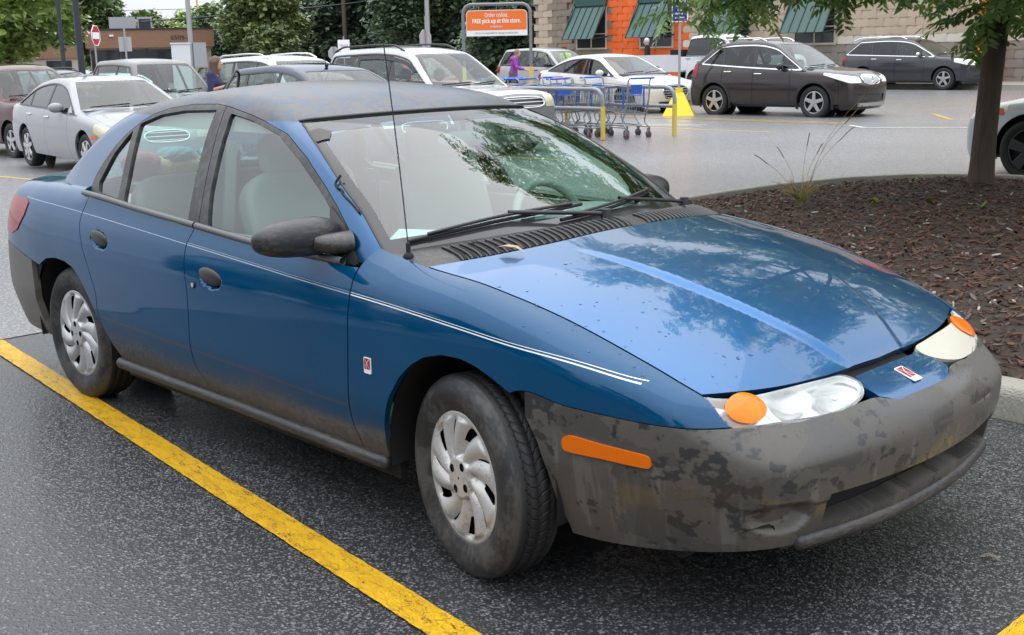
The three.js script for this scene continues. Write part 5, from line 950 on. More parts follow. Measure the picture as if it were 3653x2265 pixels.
// dark blue hatchback, roof only above the blue car
makeCar({ L: 4.35, W: 0.88, fo: 0.88, wb: 2.64, R: 0.32, rim: 0.21, spokes: 5, spokeKind: 'fat', b0: 0.98, res: 0.035,
  belt: [[-4.4, 1.06], [-3.2, 1.0], [-1.0, 0.94]], hood: [[-4.6, 1.0], [-4.3, 1.3], [-2.0, 1.3], [-1.45, 1.04], [-1.2, 0.98], [-0.6, 0.90], [-0.15, 0.78], [0, 0.65]],
  roof: [[-4.5, 1.25], [-4.0, 1.42], [-3.3, 1.49], [-2.6, 1.50], [-2.2, 1.45], [-1.9, 1.37], [-1.5, 1.2]], cowl: [-1.15, 0.99], head: [-2.05, 1.43], tail: [-3.9, -4.3], tailY: [1.40, 1.04], nose: 0.78, ytop: 1.43,
  doors: [-1.52, -2.55, -3.35], panes: [-2.52, -3.35], lean: [0.08, 0.25], hl: { y0: 0.64, y1: 0.80, z0: 0.5, x0: -0.6, s: 0.1 }, grille: [0.55, 0.70, 0.4], bars: 2, tl: [0.8, 1.0, 0.5, -4.1], tumble: 0.42, glassR: M.glassBg, glassW: M.tintMid = mat(0.34, 0.37, 0.40, 0, { transmission: 1, thickness: 0, ior: 1.52 }),
  paint: carPaint(0.012, 0.020, 0.055), mirMat: mat(0.05, 0.01, 0.014, 0.4),
  extra: (g) => { part(g, 'aerial', merge([rodG([-2.15, 1.46, 0.1], [-2.22, 1.62, 0.1], 0.006), new THREE.SphereGeometry(0.03, 10, 6).translate(-2.15, 1.465, 0.1)]), M.black); const d = new THREE.Group(); d.name = 'open_rear_door'; g.add(d); part(d, 'door_skin', new THREE.BoxGeometry(0.85, 0.62, 0.05).rotateY(0.9).translate(-3.15, 0.66, 1.22), carPaint(0.012, 0.020, 0.055)); const fr = [[-3.40, 0.97, 0.92], [-3.38, 1.36, 0.84], [-3.12, 1.42, 1.05], [-2.90, 0.97, 1.50]]; part(d, 'door_window_frame', new THREE.TubeGeometry(new THREE.CatmullRomCurve3(fr.map((p) => V(...p)), true, 'catmullrom', 0.1), 40, 0.022, 6, true), M.trim); } }, 'blue_hatchback', 'dark navy hatchback with a rear door open behind the blue roof', 'car', onG(-10.1, -7.55), 0, 'cars parked in the far rows');
// silver car at the right edge, facing the other way
makeCar({ L: 4.6, W: 0.90, fo: 0.88, wb: 2.70, R: 0.335, rim: 0.235, spokes: 5, spokeKind: 'pair', b0: 0.96, res: 0.022,
  belt: [[-4.57, 1.02], [-3.6, 0.99], [-2.4, 0.93], [-1.2, 0.88]], hood: [[-4.7, 0.9], [-4.5, 1.03], [-4.1, 1.06], [-3.6, 1.3], [-2.0, 1.3], [-1.35, 1.0], [-1.15, 0.95], [-0.6, 0.88], [-0.2, 0.76], [0, 0.6]],
  roof: [[-4.2, 1.02], [-3.8, 1.22], [-3.3, 1.38], [-2.8, 1.435], [-2.4, 1.43], [-2.0, 1.36], [-1.6, 1.18]], cowl: [-1.10, 0.95], head: [-2.1, 1.39], tail: [-3.45, -4.15], tailY: [1.34, 1.04], nose: 0.74, ytop: 1.38,
  doors: [-1.50, -2.52, -3.42], panes: [-2.48, -3.30], hl: { y0: 0.63, y1: 0.80, z0: 0.50, x0: -0.62, s: 0.1 }, grille: [0.40, 0.66, 0.42], bars: 4, tl: [0.78, 0.98, 0.5, -4.25], tumble: 0.5, lampMat: M.lampClear, rimMat: M.alloyDark,
  paint: carPaint(0.56, 0.58, 0.61), extra: (g, k) => k.P2('turn_signal', clip(patch(k.low, raySide, -0.62, -0.36, 20, 0.68, 0.82, 12, 0.012), (p) => Math.min(p.y - 0.70, 0.775 - p.y, p.x + 0.58, -0.40 - p.x)), M.amberMatte) }, 'silver_sedan', 'pale silver car nose at the right edge behind the mulch island', 'car', [-3.72, 0, -10.70], Math.PI, 'cars parked in the far rows');
// white car roof, red car and dark pickup far off
makeCar({ L: 4.6, W: 0.9, fo: 0.88, wb: 2.7, R: 0.33, rim: 0.22, spokes: 5, spokeKind: 'fat', b0: 0.96, res: 0.06, belt: [[-4.6, 1.02], [-1.2, 0.9]], hood: [[-4.7, 0.9], [-4.4, 1.05], [-3.6, 1.3], [-2.0, 1.3], [-1.35, 1.0], [-0.6, 0.88], [0, 0.6]], roof: [[-4.2, 1.02], [-3.8, 1.24], [-3.3, 1.40], [-2.6, 1.455], [-2.0, 1.38], [-1.6, 1.18]], cowl: [-1.10, 0.95], head: [-2.1, 1.40], tail: [-3.45, -4.15], tailY: [1.34, 1.04], nose: 0.74, ytop: 1.38, doors: [-1.5, -2.5, -3.4], panes: [-2.5, -3.3], hl: { y0: 0.6, y1: 0.78, z0: 0.5, x0: -0.6, s: 0.1 }, tl: [0.78, 0.98, 0.5, -4.25], paint: carPaint(0.72, 0.73, 0.74) }, 'white_sedan', 'white car roof showing between the silver sedan and the grey SUV', 'car', onG(-21.9, -9.9), 0, 'cars parked in the far rows');
makeCar(SUV({ paint: carPaint(0.35, 0.03, 0.03), rails: null, res: 0.07 }), 'red_suv', 'small red car between the white SUV and the silver white SUV', 'suv', [-22, -0.25, -18.9], 0, 'cars parked in the far rows');
makeCar(SUV({ paint: carPaint(0.05, 0.015, 0.02), rails: null, res: 0.07 }), 'dark_suv', 'dark SUV far off beside the low brick building', 'suv', [-46, -0.6, -27.3], 0, 'cars parked in the far rows');
// cars on the photographer's side, seen only as reflections in the blue flank
makeCar(SUV({ paint: carPaint(0.16, 0.012, 0.016), rails: null, res: 0.06 }), 'red_suv', 'dark red car mirrored in the blue doors, behind the photographer', 'suv', [0.9, 0, 7.6], 0, 'cars behind the photographer');
makeCar(SUV({ paint: carPaint(0.03, 0.032, 0.036), res: 0.06 }), 'dark_suv', 'black SUV mirrored in the rear quarter panel, behind the photographer', 'suv', [-5.6, 0, 6.2], 0, 'cars behind the photographer');
makeCar(SUV({ paint: carPaint(0.06, 0.065, 0.075), rails: null, res: 0.06 }), 'dark_suv', 'grey SUV mirrored in the front fender, behind the photographer', 'suv', [7.6, 0, 8.2], 0, 'cars behind the photographer');
// white pickup by the store
{
  const paint = carPaint(0.58, 0.59, 0.61);
  const k = makeCar({ L: 3.55, W: 0.98, fo: 0.92, wb: 2.0, R: 0.40, rim: 0.25, spokes: 6, spokeKind: 'fat', b0: 1.22, res: 0.05, sill: 0.42, belt: [[-4, 1.27], [-1, 1.2]], hood: [[-3.7, 1.5], [-2.0, 1.6], [-1.6, 1.32], [-1.3, 1.27], [-0.6, 1.22], [-0.1, 1.14], [0, 1.0]], Xf: [[0.2, -0.1], [0.4, 0], [0.9, 0], [1.1, -0.04], [1.3, -0.14]], roof: [[-3.7, 1.80], [-3.2, 1.88], [-2.6, 1.90], [-2.2, 1.87], [-1.9, 1.78]], cowl: [-1.32, 1.27], head: [-2.08, 1.82], tail: [-3.42, -3.5], tailY: [1.8, 1.3], nose: 1.12, ytop: 1.82, doors: [-1.6, -2.55, -3.45], panes: [-2.55], lean: [0], hl: { y0: 0.9, y1: 1.1, z0: 0.6, x0: -0.4, s: 0 }, grille: [0.75, 1.08, 0.6], bars: 2, tl: [0, 0.01, 0.9, -9], tumble: 0.26, cw: 0.10, paint, mirMat: M.trim, handleMat: M.trim, br: -99, seats: [-2.6] }, 'white_pickup', 'white pickup truck with an open bed in front of the orange wall', 'pickup', [-17.3, 0, -27.9], 0);
  const bed = merge([bx(2.05, 0.52, 0.05, -4.60, 1.02, 0.94), bx(2.05, 0.52, 0.05, -4.60, 1.02, -0.94), bx(0.06, 0.52, 1.90, -5.62, 1.02, 0), bx(2.05, 0.05, 1.86, -4.60, 0.78, 0)]);
  part(k, 'cargo_bed', bed, paint);
  for (const z of [1, -1]) { addWheel(k, -4.62, z * 0.94, 0.40, 0.25, 6, 'fat', M.alloy); const f = new THREE.RingGeometry(0.46, 0.54, 28, 1, 0, Math.PI).translate(-4.62, 0.42, z * 0.97); part(k, 'bed_arch', f, M.trim); part(k, 'tail_lamp', bx(0.06, 0.28, 0.12, -5.63, 1.08, z * 0.90), M.redLens); }
  part(k, 'tool_box', bx(0.5, 0.22, 1.3, -3.95, 1.33, 0), M.black); part(k, 'rear_bumper', bx(0.14, 0.18, 1.9, -5.72, 0.66, 0), M.chromeBg);
  k.children.filter((c) => c.name === 'rear_quarter_panel').forEach((c) => k.remove(c));
}
// ------------------------------------------------------------------ trees and plants
const leafMat = (r, g, b) => mat(r, g, b, 0.5, { side: THREE.DoubleSide, transmission: 0.42, thickness: 0 });
function leafShape(L, w) {   // folded lanceolate leaf along +x
  const p = [0, 0, 0, L * 0.32, L * 0.05, w, L * 0.32, L * 0.05, -w, L * 0.34, 0, 0, L * 0.68, L * 0.03, w * 0.8, L * 0.68, L * 0.03, -w * 0.8, L * 0.7, -L * 0.03, 0, L, -L * 0.10, 0];
  const g = new THREE.BufferGeometry(); g.setAttribute('position', new THREE.Float32BufferAttribute(p, 3)); g.setIndex([0, 1, 3, 0, 3, 2, 1, 4, 6, 1, 6, 3, 3, 6, 5, 3, 5, 2, 4, 7, 6, 6, 7, 5]); g.computeVertexNormals(); return g;
}
function spray(n, len, leaf, w) {  // a twig with drooping leaves
  const list = [];
  for (let k = 0; k < n; k++) { const t = (k + 0.6) / n, s = k % 2 ? 1 : -1, g = leafShape(leaf * rr(0.75, 1.15), leaf * w); g.rotateX(rr(-0.6, 0.6)); g.rotateY(s * rr(0.5, 1.15)); g.rotateZ(rr(-0.9, -0.1)); g.translate(len * t, -0.16 * len * t * t, 0); list.push(g); }
  return mergeGeometries(list);
}
const barkMap = tex(512, 1024, (s, t) => { const a = fbm(s * 26 + fbm(s * 4, t * 8, 2) * 3, t * 20, 4), b = fbm(s * 70, t * 90, 3), q = fbm(s * 5 + 2, t * 6, 3); return mix3(mix3([0.040, 0.028, 0.020], [0.10, 0.073, 0.055], a * 0.7 + b * 0.3), [0.075, 0.10, 0.045], sstep(0.66, 0.78, q * 0.7 + b * 0.3) * sstep(0.18, 0.05, t) * 0.8); });
const barkBump = tex(512, 512, (s, t) => { const a = fbm(s * 30 + fbm(s * 4, t * 8, 2) * 3, t * 12, 4); return [a, a, a]; }, false);
M.bark = mat(1, 1, 1, 0.85, { map: barkMap, bumpMap: barkBump, bumpScale: 0.02 });
function limb(pts, r0, r1, seg = 8) {
  const c = new THREE.CatmullRomCurve3(pts.map((p) => V(...p))), n = pts.length * 5, g = new THREE.TubeGeometry(c, n, 1, seg), p = g.attributes.position, cen = c.getSpacedPoints(n);
  for (let i = 0; i <= n; i++) { const r = lerp(r0, r1, i / n), o = c.getPointAt(i / n); for (let j = 0; j <= seg; j++) { const k = i * (seg + 1) + j; p.setXYZ(k, o.x + (p.getX(k) - o.x) * r, o.y + (p.getY(k) - o.y) * r, o.z + (p.getZ(k) - o.z) * r); } } g.computeVertexNormals(); return g;
}
// the island tree
{
  seed_ = 21;
  const tr = thing('tree', 'slender tree with dark trunk and drooping narrow leaves on the mulch island', 'tree', undefined, [-2.26, 0.16, -7.4]);
  const trunk = limb([[0, -0.15, 0], [0.005, 0.12, 0], [0.03, 0.9, 0.0], [0.07, 1.7, -0.02], [0.10, 2.5, -0.05], [0.06, 3.6, -0.02], [0.1, 4.8, 0.05], [0.05, 6.4, 0.1]], 0.108, 0.035, 16);
  { const p = trunk.attributes.position; for (let i = 0; i < p.count; i++) { const y = p.getY(i), f = 1 + 0.45 * Math.exp(-Math.max(0, y + 0.05) * 9); p.setX(i, p.getX(i) * f); p.setZ(i, p.getZ(i) * f); } trunk.computeVertexNormals(); }
  part(tr, 'trunk', trunk, M.bark);
  const tips = [];
  const nL = 24;
  for (let k = 0; k < nL; k++) {
    const a = k * 2.4 + 0.4, f = k / nL, h = 1.8 + 4.3 * f, L = lerp(3.3, 1.7, f ** 2) * (0.9 + 0.35 * Math.sin(f * 3.1)) * rr(0.88, 1.1), up = lerp(0.12, 0.75, f);
    const at = (t) => [0.08 + Math.cos(a + 0.25 * t) * L * t, h + L * up * t - 0.30 * L * t * t * (1 - up), Math.sin(a + 0.25 * t) * L * t];
    part(tr, 'limb', limb([at(0), at(0.3), at(0.65), at(1)], 0.042, 0.010, 7), M.bark);
    for (let q = 0; q < 120; q++) { const t = 0.15 + 0.9 * Math.sqrt(rnd()), p = at(t), s = 0.62 * (1.15 - t * 0.5); tips.push([p[0] + rr(-s, s), p[1] + rr(k < 8 ? -0.12 : -0.42, 0.5) * s * 1.5, p[2] + rr(-s, s)]); }
  }
  // branches that hang low towards the drive lane, as in the picture
  for (const [x, z, h] of [[-1.6, -1.2, 2.35], [-2.3, -0.6, 2.4], [-0.6, -1.4, 2.3], [0.5, -0.9, 2.2], [0.9, 0.5, 2.3], [-1.2, 1.0, 2.45], [1.6, -1.2, 2.3], [1.9, 0.6, 2.4], [-0.2, 2.0, 2.6], [1.2, 2.2, 2.7]]) part(tr, 'limb', limb([[0.08, h + 0.1, 0], [x * 0.5, h + 0.22, z * 0.5], [x, h + 0.05, z]], 0.028, 0.008, 6), M.bark);
  // the skirt of the crown: drooping sprays with a ragged lower edge
  for (let q = 0; q < 950; q++) { const a = rr(0, 6.28), r = 3.15 * Math.sqrt(rnd()) + 0.1, x = Math.cos(a) * r, z = Math.sin(a) * r, lo = 1.60 + 0.36 * fbm(x * 1.3 + 7, z * 1.3, 3) + 0.02 * r * r + 0.36 * sstep(-0.9, -2.4, 0.696 * x - 0.718 * z); tips.push([x, lo + 0.75 * rnd() * rnd() + 0.06, z]); }
  for (let q = 0; q < 24; q++) tips.push([rr(-0.16, 0.3), rr(1.50, 1.72), rr(-0.05, 0.3)]);
  for (const [pal, part_] of [[[0.20, 0.34, 0.075], 0], [[0.28, 0.42, 0.085], 1], [[0.13, 0.24, 0.065], 2]]) {
    const pts = tips.filter((_, i) => i % 3 === part_), im = new THREE.InstancedMesh(spray(15, 0.42, 0.105, 0.17), leafMat(...pal), pts.length * 2), d = new THREE.Object3D(), c = new THREE.Color(); let k = 0;
    for (const p of pts) for (let q = 0; q < 2; q++) { d.position.set(p[0] + rr(-0.1, 0.1), p[1] + rr(-0.08, 0.08), p[2] + rr(-0.1, 0.1)); d.rotation.set(rr(-0.5, 0.5), rr(0, 6.28), rr(-0.55, 0.2)); d.scale.setScalar(rr(0.75, 1.2)); d.updateMatrix(); im.setMatrixAt(k, d.matrix); c.setScalar(rr(0.75, 1.25)); im.setColorAt(k, c); k++; }
    im.name = 'crown'; im.userData.kind = 'stuff'; im.castShadow = im.receiveShadow = true; tr.add(im);
  }
}
// background trees: a trunk, limbs and a crown of leaf clumps gathered on an uneven outline
const clumpG = (() => { seed_ = 3; const l = []; for (let k = 0; k < 26; k++) { const g = leafShape(rr(0.16, 0.30), rr(0.05, 0.09)); g.rotateY(rr(0, 6.28)); g.rotateZ(rr(-1.2, 0.8)); g.translate(rr(-0.36, 0.36), rr(-0.26, 0.26), rr(-0.36, 0.36)); l.push(g); } return mergeGeometries(l); })();
let treeK = 100;
function bgTree(x, z, H, R, cols, label, o = {}) {
  seed_ = treeK++ * 7919; const y0 = gy(x, z), n = o.n || 900, tr = thing('tree', label, 'tree', 'trees behind the car park', [x, y0, z]);
  part(tr, 'trunk', limb([[0, -0.3, 0], [rr(-0.1, 0.1), H * 0.3, 0], [rr(-0.3, 0.3), H * 0.75, rr(-0.3, 0.3)]], 0.03 * H * 0.7, 0.05, 8), M.bark);
  for (let k = 0; k < 5; k++) { const a = rr(0, 6.28), h = H * rr(0.3, 0.6), L = R * rr(0.5, 0.8); part(tr, 'limb', limb([[0, h, 0], [Math.cos(a) * L * 0.5, h + L * 0.3, Math.sin(a) * L * 0.5], [Math.cos(a) * L, h + L * 0.7, Math.sin(a) * L]], 0.10, 0.03, 6), M.bark); }
  const lobes = []; const nl = o.lobes || 16, base = o.base ?? 0.15;
  for (let k = 0; k < nl; k++) { const v = rnd(), hh = lerp(base, 0.93, v), rad = R * Math.sqrt(Math.max(0.05, 1 - Math.pow((hh - 0.42) / 0.60, 2))) * (o.cone ? 1.15 - hh : 1), a = rr(0, 6.28), q = Math.sqrt(rnd()) * 0.78; lobes.push([Math.cos(a) * rad * q, H * hh, Math.sin(a) * rad * q, R * rr(0.26, 0.44)]); }
  lobes.push([0, H * 0.86, 0, R * 0.35]);
  cols.forEach((col, ci) => {
    const m = Math.ceil(n / cols.length), im = new THREE.InstancedMesh(clumpG, leafMat(...col), m), d = new THREE.Object3D(), c = new THREE.Color();
    for (let k = 0; k < m; k++) {
      const b = lobes[Math.floor(rnd() * lobes.length)], th = rr(0, 6.28), ph = Math.acos(rr(-0.75, 1)), r = b[3] * (0.62 + 0.42 * Math.sqrt(rnd()));
      d.position.set(b[0] + r * Math.sin(ph) * Math.cos(th), b[1] + r * 0.85 * Math.cos(ph), b[2] + r * Math.sin(ph) * Math.sin(th)); d.rotation.set(rr(-0.5, 0.5), rr(0, 6.28), rr(-0.5, 0.5)); d.scale.setScalar((o.s || 1) * rr(0.8, 1.5)); d.updateMatrix(); im.setMatrixAt(k, d.matrix); c.setScalar(rr(0.7, 1.3)); im.setColorAt(k, c);
    }
    im.name = 'crown'; im.userData.kind = 'stuff'; im.castShadow = im.receiveShadow = true; tr.add(im);
  });
}
const GR = { bright: [[0.30, 0.41, 0.10], [0.35, 0.47, 0.11]], mid: [[0.165, 0.25, 0.09], [0.20, 0.29, 0.10]], dark: [[0.095, 0.155, 0.085], [0.12, 0.185, 0.09]], yel: [[0.25, 0.31, 0.10], [0.19, 0.25, 0.09]] };
// direction from the camera (pixel column of 2439) and distance
const dirXZ = (px, d) => { const k = (px - 1219.5) / 2784.4, hx = -0.703232 + k * 0.695888 - 0.232 * 0.1456, hz = -0.675657 - k * 0.717884 - 0.232 * 0.1677; return [2.3675 + hx * d, 2.8954 + hz * d]; };
for (const [px, d, H, R, pal, label, o] of [
  [20, 52, 9.5, 4.2, 'bright', 'light green spreading tree at the far left edge behind the maroon SUV', { n: 1900, base: 0.22, s: 1.2 }],
  [190, 74, 12, 2.0, 'mid', 'upright green tree behind the dark lamp post on the left', { n: 1300, s: 1.3 }],
  [-40, 70, 13, 5.5, 'yel', 'yellow green tree far behind at the left corner', { n: 1200, s: 1.5 }],
  [95, 82, 12, 3.2, 'yel', 'tall pale green tree behind the upright tree', { n: 1200, s: 1.6 }],
  [258, 96, 6.6, 1.6, 'mid', 'rounded tree above the flat roof left of the sky gap', { n: 1000, s: 1.7 }],
  [310, 86, 3.6, 1.8, 'bright', 'low light green tree behind the roof unit', { n: 800, s: 1.4 }],
  [350, 108, 5.5, 1.3, 'mid', 'bushy tree rising into the sky beside the overhead wires', { n: 1100, s: 1.8 }],
  [398, 100, 4.2, 1.5, 'yel', 'mid green tree behind the brick building', { n: 900, s: 1.6 }],
  [452, 112, 5.5, 1.4, 'bright', 'pale green tree left of the grey metal pole', { n: 1000, s: 1.8 }],
  [505, 104, 5.7, 1.4, 'mid', 'tree rising just right of the grey metal pole', { n: 1000, s: 1.7 }],
  [450, 84, 2.9, 2.2, 'bright', 'low bright bushes behind the address fascia', { n: 800, s: 1.3 }],
  [565, 96, 4.3, 2.0, 'mid', 'dense tree behind the right end of the brick building', { n: 1000, s: 1.6 }],
  [632, 62, 5.5, 2.35, 'yel', 'rounded olive green tree right of the brick building', { n: 2000, base: 0.06 }],
  [745, 92, 12, 3.0, 'dark', 'tall dark tree behind the rounded olive tree', { n: 1500, s: 1.8, base: 0.05 }],
  [790, 84, 16, 5.0, 'dark', 'dark dense tree behind the truck route sign', { n: 1500, s: 1.7, base: 0.05 }],
  [880, 90, 18, 5.5, 'mid', 'tall leafy tree between the two utility poles', { n: 1500, s: 1.8, base: 0.05 }],
  [960, 80, 15, 4.6, 'dark', 'dark green tree left of the pale utility pole', { n: 1500, s: 1.6, base: 0.05 }],
  [1040, 88, 18, 5.2, 'dark', 'dark tree behind the grey octagon sign', { n: 1500, s: 1.8, base: 0.05 }],
  [1120, 76, 13, 4.4, 'mid', 'tree behind the left post of the orange sign', { n: 1500, s: 1.6, base: 0.05 }],
  [1200, 86, 17, 5.2, 'dark', 'dark tree directly behind the orange sign', { n: 1500, s: 1.8, base: 0.05 }],
  [1272, 70, 11, 3.6, 'yel', 'yellow green tree beside the corner of the store', { n: 1200, s: 1.4, base: 0.1 }],
  [1235, 62, 5.2, 2.6, 'dark', 'low dark tree below the right end of the orange sign', { n: 700, s: 1.2, base: 0.05 }],
  [840, 74, 6.5, 4.0, 'dark', 'dark bushes behind the white SUV roof rails', { n: 900, s: 1.3, base: 0.02 }],
  [1010, 70, 6.0, 4.2, 'dark', 'dark undergrowth behind the black roof rails', { n: 900, s: 1.3, base: 0.02 }],
  [740, 80, 6.5, 4.5, 'dark', 'dark undergrowth right of the rounded olive tree', { n: 900, s: 1.3, base: 0.02 }],
  [545, 84, 2.8, 1.8, 'dark', 'dark shrubs below the tree by the brick building', { n: 800, s: 1.3, base: 0.02 }],
]) { const [x, z] = dirXZ(px, d); bgTree(x, z, H, R, GR[pal], label, o); }
// trees across the car park behind the photographer, seen only as reflections in the flank and glass
for (const [x, z, H, R, label] of [[-10, 21, 8, 4.0, 'tree across the car park mirrored in the rear door glass'], [-1, 25, 8.5, 4.4, 'tree across the car park mirrored in the front door'], [9, 23, 8.5, 4.4, 'tree across the car park mirrored in the front fender'], [-20, 24, 9, 4.6, 'tree across the car park mirrored in the rear quarter panel'], [18, 20, 8.5, 4.4, 'tree across the car park mirrored in the front bumper']]) bgTree(x, z, H, R, GR.dark, label, { n: 800, s: 1.7, base: 0.04 });
// ornamental grass clump and seedlings in the mulch
{
  seed_ = 77; const gx = -2.86, gz = -5.42, t = thing('grass_clump', 'tuft of dry yellow grass with tall seed stalks in the mulch', 'grass', undefined, [gx, mulchY(gx, gz) - 0.01, gz]);
  const blade = (a, L, lean, r) => tubeG([[0, 0, 0], [Math.cos(a) * L * lean * 0.35, L * 0.55, Math.sin(a) * L * lean * 0.35], [Math.cos(a) * L * lean, L * (1 - 0.25 * lean), Math.sin(a) * L * lean]], r, 3, false, 0.5, 6);
  const straw = mat(0.34, 0.25, 0.10, 0.7), green = mat(0.14, 0.20, 0.045, 0.6);
  part(t, 'blades', merge(Array.from({ length: 70 }, () => blade(rr(0, 6.28), rr(0.10, 0.30), rr(0.3, 1.0), 0.0022))), straw); part(t, 'green_blades', merge(Array.from({ length: 22 }, () => blade(rr(0, 6.28), rr(0.08, 0.2), rr(0.4, 1.0), 0.003))), green);
  for (const [dx, dz, h, x2] of [[0.30, -0.30, 0.78, 1], [0.26, -0.27, 0.62, 1], [0.38, -0.42, 0.98, 1], [0.03, -0.05, 0.58, 0], [0.10, -0.12, 0.50, 0], [-0.12, 0.14, 0.48, 0], [-0.24, 0.24, 0.42, 0]]) {
    part(t, 'seed_stalk', tubeG([[0, 0, 0], [dx * 0.4, h * 0.6, dz * 0.4], [dx, h, dz]], 0.0018, 4, false, 0.5, 8), straw); part(t, 'seed_head', tubeG([[dx * 0.80, h * 0.87, dz * 0.80], [dx, h, dz], [dx * 1.12, h * 1.05, dz * 1.12]], 0.0045, 4, false, 0.5, 5), mat(0.20, 0.13, 0.07, 0.8));
  }
  let i = 0; for (const [x, z, what] of [[-2.5, -6.0, 'beside the tall grass tuft'], [-2.15, -6.25, 'between the grass tuft and the tree'], [-1.72, -6.25, 'in the open mulch nearest the car'], [-1.55, -7.45, 'just right of the tree trunk'], [-1.35, -7.3, 'furthest right of the tree trunk'], [-2.9, -7.4, 'just left of the tree trunk']]) {
    const w = thing('seedling', 'small yellow green weed ' + what, 'weed', 'weeds in the mulch', [x, mulchY(x, z), z]);
    part(w, 'leaves', merge(Array.from({ length: 9 }, () => leafShape(rr(0.05, 0.09), 0.016).rotateZ(rr(0.1, 1.0)).rotateY(rr(0, 6.28)))), leafMat(0.20, 0.24, 0.04)); i++;
  }
}
// fallen leaves
for (const [x, y, z, ry, s, c, l] of [[-0.135, 0.905, 0.545, 0.4, 0.75, [0.55, 0.40, 0.22], 'curled tan dry leaf lying on the bonnet by the cowl'], [0.10, 0.012, 1.72, 0.9, 0.5, [0.42, 0.40, 0.10], 'thin yellow green leaf on the asphalt left of the yellow line'], [1.02, 0.012, -0.28, 0.2, 0.45, [0.20, 0.15, 0.10], 'small brown leaf on the asphalt in front of the bumper'], [0.62, 0.012, -1.05, 1.2, 0.35, [0.5, 0.42, 0.25], 'pale leaf fragment on the asphalt by the kerb']]) {
  const g = leafShape(0.12, 0.022).scale(s, s * 1.4, s).rotateY(ry); const o = single('fallen_leaf', g, leafMat(...c), l, 'leaf', 'fallen leaves'); o.position.set(x, y, z);
}
